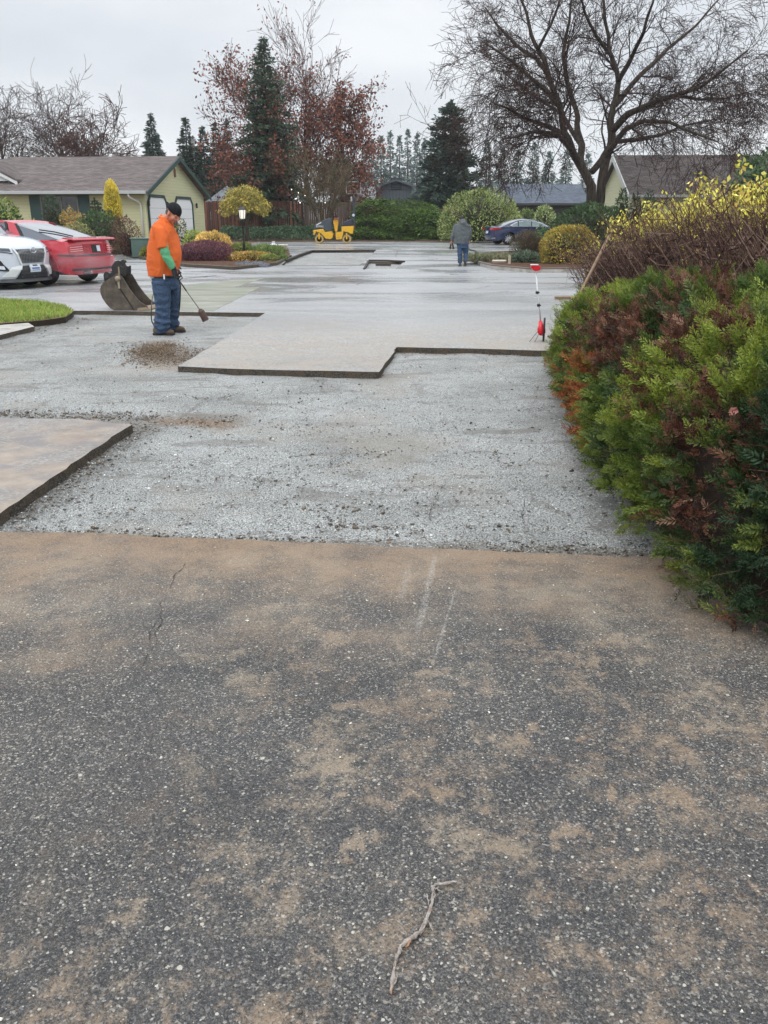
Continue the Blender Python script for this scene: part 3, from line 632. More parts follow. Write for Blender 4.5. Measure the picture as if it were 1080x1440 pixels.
class Tree:
    def __init__(s, seed): s.r = random.Random(seed); s.A = []; s.B = []; s.ra = []; s.rb = []; s.big = []; s.tips = []
    def limb(s, path, r0, r1): s.big.append(([Vector(p) for p in path], r0, r1))
    def grow(s, p, d, L, r, lvl, P):
        """recursive branch; P = dict(n children per level, spread, wander, up, minr)"""
        k = max(3, int(P['seg'][min(lvl, len(P['seg'])-1)])); step = L/k; pts = [p.copy()]; dd = d.copy()
        for i in range(k):
            dd = (dd + Vector((s.r.gauss(0, 1), s.r.gauss(0, 1), s.r.gauss(0, 1)))*P['wander'] + Vector((0, 0, P['up'][min(lvl, len(P['up'])-1)]))).normalized()
            q = pts[-1] + dd*step; ra = r*(1-i/k*.75); rb = r*(1-(i+1)/k*.75)
            s.A.append(tuple(pts[-1])); s.B.append(tuple(q)); s.ra.append(max(ra, P['minr'])); s.rb.append(max(rb, P['minr'])); pts.append(q)
        if lvl >= P['lv']: s.tips.append((pts[-1], dd.copy())); s.tips.append((pts[len(pts)//2], dd.copy())); return
        n = P['n'][min(lvl, len(P['n'])-1)]
        for j in range(n):
            t = s.r.uniform(.22, 1.0); i = min(k-1, int(t*k)); o = pts[i].lerp(pts[i+1], t*k-i if t < 1 else 1)
            ax = dd.orthogonal().normalized(); ax.rotate(Matrix.Rotation(s.r.uniform(0, 6.283), 3, dd)); an = s.r.uniform(*P['spread'])
            nd = (dd*math.cos(an)+ax*math.sin(an)).normalized()
            s.grow(o, nd, L*s.r.uniform(*P['len']), r*(1-t*.6)*P['rk'], lvl+1, P)
    def along(s, path, r0, r1, n, L, P, lvl=1, t0=.25, rk=.5, out=1.0):
        path = [Vector(p) for p in path]; m = len(path)-1
        for j in range(n):
            t = s.r.uniform(t0, 1)*m; i = min(m-1, int(t)); o = path[i].lerp(path[i+1], t-i); d = (path[i+1]-path[i]).normalized()
            ax = d.orthogonal().normalized(); ax.rotate(Matrix.Rotation(s.r.uniform(0, 6.283), 3, d)); an = s.r.uniform(*P['spread'])*out
            r = r0+(r1-r0)*t/m
            s.grow(o, (d*math.cos(an)+ax*math.sin(an)).normalized(), L*s.r.uniform(.6, 1.2), r*rk, lvl, P)
    def build(s, root, cols, trunk_mat, seed=0, twig_name='branches', nside=4, big=True):
        rng = np.random.default_rng(seed); off = np.array(root.location)
        if s.big and big:
            mb = MB()
            for path, r0, r1 in s.big:
                q = []; 
                for i in range(len(path)-1):
                    for k in range(4):
                        p = path[i].lerp(path[i+1], k/4); q.append(p + Vector((mnoise.noise(p*.9), mnoise.noise(p*.9+Vector((5, 5, 5))), 0))*min(.18, r0*.8))
                q.append(path[-1]); n = len(q)
                mb.tube([p-root.location for p in q], [(r0+(r1-r0)*i/(n-1))*(1+.12*mnoise.noise(q[i]*2.)) for i in range(n)], 9)
            mb.build('trunk', trunk_mat, root, True)
        if s.A:
            V, Fq, C = segs(np.array(s.A)-off, np.array(s.B)-off, s.ra, s.rb, pal(cols, rng, len(s.A)), nside); mesh_np(twig_name, V, Fq, TWIG, root, C)
BARK = None
def barkmat(name, c1, c2):
    n = NT(name); v = n.mapping((3, 3, .6)); c = n.mix(n.mapr(n.noise(3, 6, .7, v), .35, .65), s2l(c1), s2l(c2))
    return n.out(c, .9, n.bump(n.noise(9, 5, .7, v), .9, .04), .25)
# ---------------------------------------------------------------- big juniper hedge at the right
def juniper_hedge():
    rng = np.random.default_rng(11)
    lb = [(765, 489), (768, 520), (782, 560), (812, 610), (850, 672), (885, 728), (925, 782), (975, 830), (1035, 880), (1100, 915), (1180, 935)]
    Lp = sorted([tuple(g2(x, y, GZ)) for x, y in lb], key=lambda p: p[1]); ly = np.array([p[1] for p in Lp]); lx = np.array([p[0] for p in Lp])
    Y0, Y1 = 2.2, 11.35
    def xl(y): return np.interp(y, ly, lx) + np.interp(y, [2.8, 4.5, 6, 9.5, 11.4], [-.10, -.07, .02, .12, .34])
    def half(y): return np.interp(y, [2.5, 4, 7, 11.4], [1.25, 1.45, 1.35, 1.25])
    def Hh(y): return np.interp(y, [2.4, 3.2, 4.5, 7, 9, 11.4], [.99, 1.12, 1.17, 1.02, .83, .62])
    root = empty('juniper_hedge', (3.0, 7.0, GZ), 0, 'large clipped green juniper hedge with dead brown patches beside the driveway', 'hedge')
    off = np.array([3.0, 7.0, GZ])
    def surf(u, y, inset=0.0):
        cap = np.sqrt(np.clip(1-np.clip((y-(Y1-1.3))/1.3, 0, 1)**2.4, 0, 1))*np.sqrt(np.clip(1-np.clip(((Y0+.9)-y)/.9, 0, 1)**2.6, 0, 1))
        a = half(y)*(1-inset*.8)*(.25+.75*cap); H = (Hh(y)+.07)*(1-inset)*(.15+.85*cap**.8); xc = xl(y)+half(y)*1.0+ (1-cap)*.25
        cu, su = -np.cos(u), np.sin(u)
        x = xc + a*np.sign(cu)*np.abs(cu)**.62; z = GZ + H*np.abs(su)**.72
        return np.stack([x, y, z], -1)
    def disp(P, N):
        n1 = pnoise(P, 1.25, 3.0); n2 = pnoise(P, 3.2, 8.0); n3 = pnoise(P, 7.5, 1.0)
        return P + N*(.10*n1 + .085*n2 + .05*n3)[:, None], n2, n3
    def normal(u, y):
        e = 1e-3; a = surf(u+e, y)-surf(u-e, y); b = surf(u, y+e)-surf(u, y-e); n = np.cross(b, a); n = unit(n)
        c = surf(u, y)-np.stack([xl(y)+half(y), y, np.full_like(y, .4)], -1); s_ = np.sign((n*c).sum(-1)); s_[s_ == 0] = 1; return n*s_[:, None]
    # core: closed sheet coloured dark to stand for shade in the gaps
    uu = np.linspace(.02, math.pi-.02, 60); yy = np.linspace(Y0, Y1, 150); U, Yg = np.meshgrid(uu, yy); u, y = U.ravel(), Yg.ravel()
    P = surf(u, y, .10); Nn = normal(u, y); P, _, _ = disp(P, Nn); nx_ = 60; ii = (np.arange(149)[:, None]*nx_+np.arange(nx_-1)).ravel()
    mesh_np('dark_inner_core', P-off, np.stack([ii, ii+1, ii+nx_+1, ii+nx_], 1), mat('juniper_inside', (38, 28, 18), .95, .6, 25, bump=1, bscale=30), root, smooth=True)
    # sprays
    n = 84000
    y = Y0 + (Y1-Y0)*rng.beta(1.0, 1.5, n); u = rng.uniform(.03, 2.5, n)
    P = surf(u, y); Nn = normal(u, y); keep = np.isfinite(P).all(1) & np.isfinite(Nn).all(1)
    P, Nn, y, u = P[keep], Nn[keep], y[keep], u[keep]
    P, n2, n3 = disp(P, Nn); px, py = proj(P)
    vis = (px < 1150) & (py > 330) & (py < 1250); P, Nn, y, u, n2, n3, px, py = (q[vis] for q in (P, Nn, y, u, n2, n3, px, py))
    gap = pnoise(P, 5.2, 21.0)
    k = (gap > -.13) | (rng.uniform(size=len(P)) < .10); P, Nn, y, u, n2, n3, px, py, gap = (q[k] for q in (P, Nn, y, u, n2, n3, px, py, gap))
    m = len(P); n1 = pnoise(P, 1.6, 31.0); nn = pnoise(P, 6.0, 41.0)
    # tufts: the sprays gather into rounded clumps with dark gaps between
    from mathutils.kdtree import KDTree
    nc = 1500; ci = rng.choice(m, nc, replace=False); kd = KDTree(nc)
    for i, j in enumerate(ci): kd.insert(Vector(P[j]), i)
    kd.balance(); cidx = np.empty(m, int); dist = np.empty(m); d2nd = np.empty(m)
    for i in range(m):
        fnd = kd.find_n(Vector(P[i]), 2); cidx[i] = fnd[0][1]; dist[i] = fnd[0][2]; d2nd[i] = fnd[1][2]
    Cc = P[ci][cidx]; edge = np.clip((d2nd-dist)/(.5*(d2nd+dist)+1e-6), 0, 1.2)
    cs = rng.uniform(.5, 1.5, nc)[cidx]
    keep = (edge > .20) | (rng.uniform(size=m) < .25)
    P = P + Nn*(((1-(1-np.clip(edge, 0, 1))**2)*.13-.055)*cs)[:, None]
    X0 = unit(P-(Cc-Nn*.13)); cb = rng.normal(size=nc)[cidx]*.22
    P, Nn, y, u, n2, n3, px, py, gap, n1, nn, X0, edge, cb = (q[keep] for q in (P, Nn, y, u, n2, n3, px, py, gap, n1, nn, X0, edge, cb)); m = len(P)
    # dead patches, by where they lie on the hedge
    dead = np.zeros(m)
    for cx_, cy_, rx_, ry_, s_ in ((905, 470, 95, 42, 1.2), (870, 500, 60, 42, 1.), (985, 420, 70, 24, 1.1), (1050, 395, 60, 22, .9), (1040, 470, 50, 22, .7), (1010, 590, 75, 36, .9), (920, 560, 30, 40, .5), (1000, 700, 75, 48, 1.2),
                               (830, 560, 15, 65, 1.), (960, 640, 30, 26, .6), (1065, 600, 30, 40, .7), (1055, 690, 40, 30, .8), (1060, 870, 30, 34, .9), (840, 465, 36, 26, .5), (790, 520, 12, 26, .4), (1075, 780, 28, 22, .4)):
        dead = np.maximum(dead, s_*np.clip(1.35-np.hypot((px-cx_)/rx_, (py-cy_)/ry_), 0, 1))
    dead = dead*.8 + .62*nn + .3*n1 + cb*.9 + .11
    isdead = dead > .60
    lit = np.clip(.26+1.0*n1+.5*n3+.3*edge+cb*1.3, 0, 1)  # weight of the pale new-growth green, higher on clump tops
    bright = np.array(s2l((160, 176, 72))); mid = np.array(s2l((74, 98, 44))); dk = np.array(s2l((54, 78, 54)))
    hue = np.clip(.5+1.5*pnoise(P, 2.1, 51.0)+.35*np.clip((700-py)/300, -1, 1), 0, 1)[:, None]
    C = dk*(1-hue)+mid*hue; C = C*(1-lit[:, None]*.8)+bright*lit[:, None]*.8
    dc = pal([(92, 54, 40), (104, 62, 44), (72, 44, 36), (122, 90, 68), (58, 40, 34)], rng, m); org = ((px < 850) & (py > 500) & (py < 640))
    dc[org] = pal([(140, 74, 30), (120, 60, 28), (150, 92, 40)], rng, int(org.sum()))
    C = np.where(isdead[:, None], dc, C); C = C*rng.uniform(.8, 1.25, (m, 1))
    # spray template: an arching shoot with alternate sidelets
    T = []; tl = []
    K = 7
    for i in range(K):
        t = i/(K-1); x0 = t*.9
        for sgn in (-1, 1):
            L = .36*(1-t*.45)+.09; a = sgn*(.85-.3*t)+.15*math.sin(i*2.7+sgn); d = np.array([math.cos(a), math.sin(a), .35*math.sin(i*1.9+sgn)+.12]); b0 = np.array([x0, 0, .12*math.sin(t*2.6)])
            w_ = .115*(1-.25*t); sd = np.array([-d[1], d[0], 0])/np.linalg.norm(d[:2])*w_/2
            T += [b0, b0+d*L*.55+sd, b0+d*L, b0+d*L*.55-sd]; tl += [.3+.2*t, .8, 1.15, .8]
    T = np.array(T); tl = np.array(tl); q = len(T)
    X = unit(X0*.9 + np.array([-.05, -.03, .22]) + rng.normal(size=(m, 3))*.42)
    Yv = unit(np.cross(np.where(rng.uniform(size=(m, 1)) < .5, Nn, rdirs(rng, m)), X)); Zv = np.cross(X, Yv)
    X = unit(np.where(isdead[:, None], unit(X+rdirs(rng, m)*.6), X))
    S = rng.uniform(.045, .105, m)*(1-.18*(y < 5)); S = np.where(isdead, S*.9, S)
    P = P - X*S[:, None]*.45 + Nn*(.035*rng.normal(size=m))[:, None]
    V = P[:, None, :] + S[:, None, None]*(T[None, :, 0:1]*X[:, None, :]+T[None, :, 1:2]*Yv[:, None, :]+T[None, :, 2:3]*Zv[:, None, :])
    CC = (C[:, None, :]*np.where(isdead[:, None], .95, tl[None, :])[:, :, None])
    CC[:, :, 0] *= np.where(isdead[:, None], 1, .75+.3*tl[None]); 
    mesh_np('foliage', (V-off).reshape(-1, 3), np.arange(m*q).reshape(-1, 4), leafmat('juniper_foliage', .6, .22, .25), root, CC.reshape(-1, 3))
    # bare inner twigs showing in the gaps
    w_ = rng.choice(m, 2600); A = P[w_]-Nn[w_]*.14; B = P[w_]+Nn[w_]*.0+rng.normal(size=(2600, 3))*.06
    Vt, Ft, Ct = segs(A-off, B-off, .0025, .001, pal([(92, 66, 48), (70, 50, 38), (120, 92, 70)], rng, 2600), 3); mesh_np('twigs', Vt, Ft, TWIG, root, Ct)
    return P, Nn, px, py
hP, hN, hpx, hpy = juniper_hedge()
def on_hedge(px, py, lift=.05):
    i = int(np.argmin((hpx-px)**2+(hpy-py)**2)); return hP[i]+hN[i]*lift, hN[i]
def fallen_leaf(px, py, s, col, label):
    p, n = on_hedge(px, py, .07); mb = MB(); rr = random.Random(px)
    pts = [(0, 0, 0)]; k = 14
    for i in range(k):
        a = 2*math.pi*i/k; r = s*(1 if i % 2 == 0 else .68)*rr.uniform(.6, 1.1)*(.65+.35*math.cos(a)); pts.append((r*math.cos(a), r*math.sin(a)*.8, r*rr.uniform(-.1, .7)))
    mb.addv(pts, [(0, i+1, (i+1) % k+1) for i in range(k)]); o = mb.build('fallen_leaf', mat('dry_leaf', col, .7, .3, 40), None, False)
    o.location = p; q = Vector((n[0]*.5-.2, n[1]-.8, n[2]*.6)).normalized().to_track_quat('Z', 'Y'); o.rotation_euler = q.to_euler(); tag(o, label, 'leaf', 'dry leaves caught on the juniper hedge')
fallen_leaf(1055, 598, .045, (176, 120, 112), 'curled pinkish dry leaf lying on the juniper hedge at the right edge')
fallen_leaf(1020, 565-115, .032, (214, 120, 40), 'orange fallen leaf on top of the juniper hedge near its brown patch')
fallen_leaf(820, 458, .04, (206, 130, 60), 'orange fallen leaf on the far green end of the juniper hedge')
fallen_leaf(1050, 510, .024, (200, 140, 140), 'small pale pink leaf on the juniper hedge between green shoots')
# ---------------------------------------------------------------- brown shrub row with yellow leaves behind it
def yellow_row():
    rng = np.random.default_rng(23); root = empty('deciduous_shrub', (4.2, 10, -.1), 0, 'long twiggy red brown shrub with drooping yellow leaves along its top', 'shrub'); off = np.array([4.2, 10, -.1])
    n = 5200; y = 5.6+10.6*rng.beta(1.1, 1.35, n); tt = (y-5.6)/10.6
    xc = np.interp(y, [5, 8, 12, 16.3], [3.6, 3.85, 4.1, 4.15]); Hh = np.interp(y, [5, 7, 10, 13, 16.3], [1.90, 1.88, 1.76, 1.58, 1.28])
    lean = np.clip(rng.normal(size=(n, 2))*.3, -.55, .55)
    A = np.stack([xc+rng.uniform(-.55, .65, n), y, np.full(n, -.05)], 1)
    h = Hh*rng.uniform(.35, 1.02, n)**.8; M_ = A+np.stack([lean[:, 0]*h*.4, lean[:, 1]*h*.4, h*.5], 1)
    B = M_+np.stack([lean[:, 0]*h*.8+rng.normal(size=n)*.10, lean[:, 1]*h*.8+rng.normal(size=n)*.1, h*.5], 1)
    cols = [(92, 66, 58), (76, 54, 48), (112, 84, 72), (60, 46, 42), (134, 112, 98)]
    C = pal(cols, rng, n); parts = [segs(A, M_, .0065, .0045, C, 3), segs(M_, B, .0045, .002, C, 3)]
    k = 24000; j = rng.integers(0, n, k); o = M_[j]+(B[j]-M_[j])*rng.uniform(-.6, .95, k)[:, None]; L = rng.uniform(.10, .34, k)
    d = unit(rng.normal(size=(k, 3))*.9+np.array([-.25, -.1, .55])); e = o+d*L[:, None]; low = Hh[j]
    e[:, 2] = np.minimum(e[:, 2], low*1.03)
    parts.append(segs(o, e, .0042, .0022, pal(cols, rng, k), 3))
    V, Fq, CC = cat(parts); mesh_np('stems', V-off, Fq, TWIG, root, CC)
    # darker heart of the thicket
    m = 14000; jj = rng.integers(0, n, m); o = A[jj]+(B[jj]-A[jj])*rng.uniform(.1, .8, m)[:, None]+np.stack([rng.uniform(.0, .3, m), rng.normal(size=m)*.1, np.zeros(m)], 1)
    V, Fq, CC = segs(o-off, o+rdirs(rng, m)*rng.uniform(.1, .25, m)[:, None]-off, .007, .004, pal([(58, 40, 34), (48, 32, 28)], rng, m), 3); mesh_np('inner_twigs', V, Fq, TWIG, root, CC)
    # leaves: hanging in small clusters at the top edge, few below
    cl = 560; top = rng.uniform(size=cl) < .80; yy = 5.4+10.8*rng.beta(1.0, 1.3, cl); hh = np.interp(yy, [5, 7, 10, 13, 16.3], [1.90, 1.88, 1.78, 1.60, 1.32]); xx = np.interp(yy, [5, 8, 12, 16.3], [3.6, 3.85, 4.1, 4.15])
    band = pnoise(np.stack([yy, yy*0, yy*0], 1), .9, 4.)*.5+.5
    z = np.where(top, hh-.03+rng.normal(size=cl)*.15*(.5+band)+.0, hh*rng.uniform(.25, .85, cl)); x = xx+np.where(top, rng.uniform(-.45, .5, cl), -rng.uniform(.3, .6, cl))
    cc = np.stack([x, yy, z-.05], 1); per = 9; P = np.repeat(cc, per, 0)+rng.normal(size=(cl*per, 3))*np.array([.055, .055, .045]); keep = np.repeat(top, per) | (rng.uniform(size=cl*per) < .5); P = P[keep]; q = len(P)
    D = unit(rng.normal(size=(q, 3))*.7+np.array([0, 0, -.8])); S = rng.uniform(.05, .085, q)*np.where(P[:, 2] > 1.0, 1, .8)
    C = pal([(206, 198, 60), (192, 182, 48), (220, 210, 96), (172, 172, 62), (188, 160, 62)], rng, q)
    V, Fq, CC = leafq(P, D, S, S*.5, C, rng, .25); mesh_np('leaves', V-off, Fq, LEAF, root, CC)
    st = P[::3]; V, Fq, CC = segs(st-off+np.array([0, 0, 0]), st-off+np.array([0, 0, -.2])+rng.normal(size=(len(st), 3))*.04, .0035, .003, pal([(110, 84, 60)], rng, len(st)), 3); mesh_np('leaf_stalks', V, Fq, TWIG, root, CC)
yellow_row()
# ---------------------------------------------------------------- big bare tree
def big_tree():
    D0 = 46; T = Tree(4); W_ = lambda px, py, dy=0: at(px, py, D0+dy)
    root = empty('bare_tree', W_(838, 300), 0, 'huge bare spreading tree with twin dark trunks filling the upper right sky', 'tree'); root.location.z = 0
    a = W_(838, 300); a.z = 0
    limbs = [([a+Vector((-.15, 0, 0)), W_(832, 262), W_(818, 238), W_(806, 215, -.4), W_(795, 188, -.8), W_(786, 150, -1.2), W_(772, 110, -1.4), W_(756, 70, -1.5), W_(742, 30, -1.5), W_(728, -20, -1.6)], .26, .05),
             ([a+Vector((.25, .1, 0)), W_(846, 255, .2), W_(856, 215, .5), W_(862, 185, .6), W_(862, 150, .7), W_(868, 115, 1), W_(862, 80, 1.2), W_(852, 40, 1.5), W_(846, -10, 1.6)], .26, .06),
             ([W_(818, 238), W_(817, 205, .8), W_(812, 165, 1.4), W_(800, 120, 2), W_(792, 75, 2.2), W_(800, 30, 2.4), W_(806, -20, 2.6)], .2, .04),
             ([W_(832, 242, .2), W_(848, 224, .4), W_(858, 205, .5)], .16, .18),
             ([W_(795, 188, -.8), W_(770, 178, -1.6), W_(740, 168, -2.2), W_(715, 152, -3), W_(692, 144, -3.4)], .13, .03),
             ([W_(786, 150, -1.2), W_(768, 128, -2), W_(736, 100, -2.6), W_(706, 76, -3), W_(682, 60, -3)], .14, .03),
             ([W_(772, 110, -1.4), W_(752, 82, -.6), W_(722, 60, .4), W_(698, 35, 1), W_(682, 10, 1.5)], .12, .03),
             ([W_(806, 215, -.4), W_(786, 190, -1.8), W_(756, 184, -3), W_(726, 192, -4), W_(705, 196, -5)], .12, .03),
             ([W_(862, 185, .6), W_(885, 160, -.2), W_(915, 145, -1), W_(952, 134, -1.6), W_(985, 122, -2.2), W_(1018, 98, -2.8), W_(1052, 70, -3.2)], .19, .03),
             ([W_(862, 150, .7), W_(888, 118, 1.4), W_(915, 92, 2), W_(948, 62, 2.6), W_(985, 30, 3), W_(1015, -5, 3.4)], .15, .03),
             ([W_(868, 115, 1), W_(888, 80, .2), W_(905, 45, -.6), W_(918, 5, -1.4), W_(926, -30, -2)], .13, .03),
             ([W_(856, 215, .5), W_(878, 182, -1.4), W_(905, 170, -2.6), W_(940, 172, -3.6), W_(975, 186, -4.6), W_(1010, 200, -5.4)], .15, .03),
             ([W_(952, 134, -1.6), W_(985, 140, -.8), W_(1020, 138, .4), W_(1058, 128, 1.4)], .09, .02),
             ([W_(860, 200, .5), W_(895, 196, 2), W_(930, 190, 3.4), W_(965, 176, 4.8), W_(1005, 168, 6)], .13, .03),
             ([W_(817, 205, .8), W_(790, 160, 2.4), W_(758, 140, 3.8), W_(726, 116, 5), W_(706, 98, 6)], .12, .03),
             ([W_(862, 80, 1.2), W_(838, 50, 0), W_(822, 15, -1), W_(812, -25, -2)], .1, .04),
             ([W_(756, 70, -1.5), W_(775, 35, -2.4), W_(788, 0, -3)], .08, .04)]
    P = dict(seg=[6, 5, 4, 3, 3], n=[5, 5, 4, 3, 0], spread=(.4, 1.0), wander=.15, up=[.03, .03, .01, -.02], minr=.0085, len=(.45, .75), rk=.6, lv=4)
    for i, (path, r0, r1) in enumerate(limbs):
        T.limb(path, r0, r1)
        L = sum((Vector(path[k+1])-Vector(path[k])).length for k in range(len(path)-1))
        T.along(path, r0, r1, int(L*1.2)+2, 1.9 if i in (4, 5, 6, 7, 14) else 2.4, P, 1, .22 if i > 3 else .35, .42)
    # drooping lower skirt
    P2 = dict(P); P2['up'] = [-.03, -.06, -.08, -.08]; P2['wander'] = .2
    for i in (4, 7, 8, 11, 12, 13, 14): 
        path, r0, r1 = limbs[i]; T.along(path, r0, r1, 13, 2.5, P2, 1, .15, .3, 1.1)
    T.build(root, [(64, 48, 42), (54, 42, 40), (80, 56, 48), (46, 38, 36)], barkmat('bark_wet', (44, 38, 34), (82, 74, 64)), 3, nside=3)
    print('bigtree segs', len(T.A))
big_tree()
def bare(name, label, boxc, Yd, H, spread, seed, cols, n0=7, lv=4, up=.05, minr=.02, wander=.15, trunk=.25, leaf=None, group=None, cat_='tree', ang=(.35, .9), base=.3, stems=1, nn=[5, 4, 4, 3, 0], ln=(.5, .78)):
    px, py = boxc; b = at(px, py, Yd); b.z = 0; root = empty(name, b, 0, label, cat_, group); T = Tree(seed)
    P = dict(seg=[5, 4, 4, 3, 3], n=nn, spread=ang, wander=wander, up=[up, up, up*.6, up*.3], minr=minr, len=ln, rk=.6, lv=lv)
    rr = random.Random(seed)
    if stems == 1:
        tp = [b, b+Vector((0, 0, H*base)), b+Vector((rr.uniform(-.2, .2), 0, H*.6)), b+Vector((rr.uniform(-.3, .3), 0, H*.92))]; T.limb(tp, trunk, trunk*.15)
        T.along(tp, trunk, trunk*.25, n0*3, spread, P, 1, base, .45)
    else:
        for i in range(stems):
            a = 6.28*i/stems+rr.uniform(-.3, .3); d = Vector((math.cos(a)*spread*.55, math.sin(a)*spread*.55, H*.8)); tp = [b, b+d*.35+Vector((0, 0, H*.03)), b+d*.7, b+d]; T.limb(tp, trunk, trunk*.2)
            T.along(tp, trunk, trunk*.3, n0, spread*.6, P, 2, .2, .5)
    T.build(root, cols, barkmat('bark_'+name, tuple(int(c*.8) for c in cols[0]), cols[0]), seed, nside=3)
    if leaf:
        rng = np.random.default_rng(seed); tips = [t for t in T.tips if leaf['cond'](t[0]-b, rr)]
        c = np.array([tuple(t[0]) for t in tips]); per = leaf['per']; P_ = np.repeat(c, per, 0)+rng.normal(size=(len(c)*per, 3))*leaf['sp']; k = len(P_)
        S = leaf['s']*rng.uniform(.6, 1.3, k); V, Fq, CC = leafq(P_-np.array(b), unit(rdirs(rng, k)+np.array([0, 0, -.5])), S, S*.6, pal(leaf['cols'], rng, k)*(1+.35*pnoise(P_, .5, 2.))[:, None], rng); mesh_np('leaves', V, Fq, LEAF, root, CC)
    return root
RB = [(104, 70, 58), (92, 64, 56), (80, 60, 54), (116, 78, 62)]
# left bare trees behind the house
bare('bare_tree', 'arching pinkish bare tree rising behind the left house roof', (95, 240), 66, 7.6, 3.1, 31, [(84, 68, 66), (70, 58, 58), (98, 80, 78)], 10, up=.0, minr=.0125, wander=.22, group='bare trees behind the left house')
bare('bare_tree', 'bare tree at the left edge above the house roof', (5, 240), 64, 7.0, 3.0, 33, [(84, 70, 66), (70, 58, 56)], 10, up=.02, minr=.0125, wander=.2, group='bare trees behind the left house')
bare('bare_tree', 'low reddish bare tree close behind the left house ridge', (135, 240), 62, 5.4, 2.8, 35, [(94, 68, 60), (78, 58, 54)], 10, up=-.01, minr=.018, wander=.22, group='bare trees behind the left house')
shrub('evergreen_tree', 'dark dull crown behind the left house ridge', 'tree', (35, 172, 135, 240), 70, [(70, 66, 50), (88, 62, 50), (56, 60, 46)], 4200, .22, .4, amp=.3, seed=5, core=(46, 40, 34), shell=.7, zb=0)
shrub('evergreen_tree', 'dark leafy crown at the left edge behind the house', 'tree', (-60, 160, 38, 240), 72, [(64, 68, 48), (92, 66, 56), (52, 60, 44)], 4200, .22, .4, amp=.3, seed=6, core=(46, 42, 34), shell=.7, zb=0)
# firs left of centre
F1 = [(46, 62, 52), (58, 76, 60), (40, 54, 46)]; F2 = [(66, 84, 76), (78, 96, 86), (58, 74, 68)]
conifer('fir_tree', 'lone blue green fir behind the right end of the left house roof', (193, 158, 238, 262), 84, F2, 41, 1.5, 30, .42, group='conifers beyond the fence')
for i, (x0, y0, x1, lab) in enumerate(((243, 164, 286, 'leftmost fir of the dark clump beside the utility pole'), (272, 176, 304, 'short fir just right of the utility pole'), (290, 170, 322, 'fir between the utility pole and the red brown tree'), (305, 166, 338, 'fir whose right side meets the red brown tree'), (258, 190, 290, 'lowest fir behind the utility pole'))):
    conifer('fir_tree', lab, (x0-4, y0, x1+4, 285), 88+i*3, F1, 50+i, 1.6, 28, .45, group='conifers beyond the fence')
conifer('fir_tree', 'tall dark spire shaped fir wrapped in rusty oak leaves', (322, 50, 432, 290), 69.9+1.2, [(58, 78, 58), (46, 64, 50), (70, 88, 64)], 61, 1.9, 40, .45, group='conifers beyond the fence', taper=.92, ragged=.55)
OAK = [(124, 72, 52), (108, 66, 52), (136, 80, 56), (92, 60, 50)]
bare('oak_tree', 'tall oak with bare pinkish top and rusty leaves below', (432, 290), 77, 12.0, 3.7, 71, RB, 9, up=.10, minr=.014, leaf=dict(cond=lambda p, r: r.random() < (1 if p.z < 6.5 else .55 if p.z < 10.5 else .10), per=3, sp=.2, s=.24, cols=OAK), ang=(.25, .8), base=.2)
bare('oak_tree', 'oak holding rusty brown leaves in front of the tall fir', (368, 290), 76, 10.2, 3.9, 72, RB, 9, up=.08, minr=.014, leaf=dict(cond=lambda p, r: r.random() < (1 if p.z < 7.0 else .45), per=4, sp=.2, s=.25, cols=OAK), ang=(.3, .9), base=.16)
bare('oak_tree', 'low oak full of rusty leaves before the foot of the tall fir', (384, 290), 70.6, 5.6, 3.0, 75, RB, 7, up=.05, minr=.014, leaf=dict(cond=lambda p, r: r.random() < .8, per=3, sp=.2, s=.22, cols=OAK), ang=(.3, .9), base=.25)
bare('oak_tree', 'smaller oak with rusty leaves right of the tall bare oak', (484, 290), 76, 8.6, 2.9, 73, RB, 8, up=.06, minr=.014, leaf=dict(cond=lambda p, r: r.random() < .85, per=4, sp=.2, s=.25, cols=OAK), ang=(.3, .9), base=.16)
bare('multi_stem_shrub', 'bare olive brown many stemmed shrub behind the yellow roller', (455, 318), 66.5, 5.4, 3.0, 74, [(98, 88, 66), (84, 74, 58), (112, 100, 74)], 7, up=.09, minr=.012, stems=9, trunk=.07, cat_='shrub', ang=(.25, .7), nn=[5, 5, 4, 4, 0], lv=4)
# distant hazy firs
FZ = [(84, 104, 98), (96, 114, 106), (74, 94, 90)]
hz = [(512, 196, 534), (524, 190, 548), (538, 183, 560), (550, 190, 574), (562, 180, 585), (575, 186, 598), (586, 194, 608), (503, 206, 522), (596, 192, 618)]
words_ = ['leftmost', 'second', 'third', 'fourth', 'tallest', 'sixth', 'seventh', 'shortest left', 'rightmost']
for i, (x0, y0, x1) in enumerate(hz):
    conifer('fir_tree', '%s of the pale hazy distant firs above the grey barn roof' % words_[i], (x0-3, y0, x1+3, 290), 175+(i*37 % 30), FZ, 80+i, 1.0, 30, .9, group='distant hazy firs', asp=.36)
hr = [(668, 196, 700), (690, 205, 720), (712, 210, 742), (735, 200, 765), (758, 212, 785), (780, 206, 812), (812, 214, 838)]
for i, (x0, y0, x1) in enumerate(hr):
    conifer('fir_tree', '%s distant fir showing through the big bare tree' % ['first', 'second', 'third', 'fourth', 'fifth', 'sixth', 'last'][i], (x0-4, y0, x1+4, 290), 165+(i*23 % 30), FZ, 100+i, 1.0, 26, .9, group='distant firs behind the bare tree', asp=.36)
conifer('spruce_tree', 'broad dark blue green spruce behind the rounded rhododendron', (588, 140, 680, 285), 76, [(52, 72, 62), (66, 86, 74), (42, 58, 50)], 121, 2.4, 21, .5, droop=.05, ragged=.60, taper=.62, asp=.36)
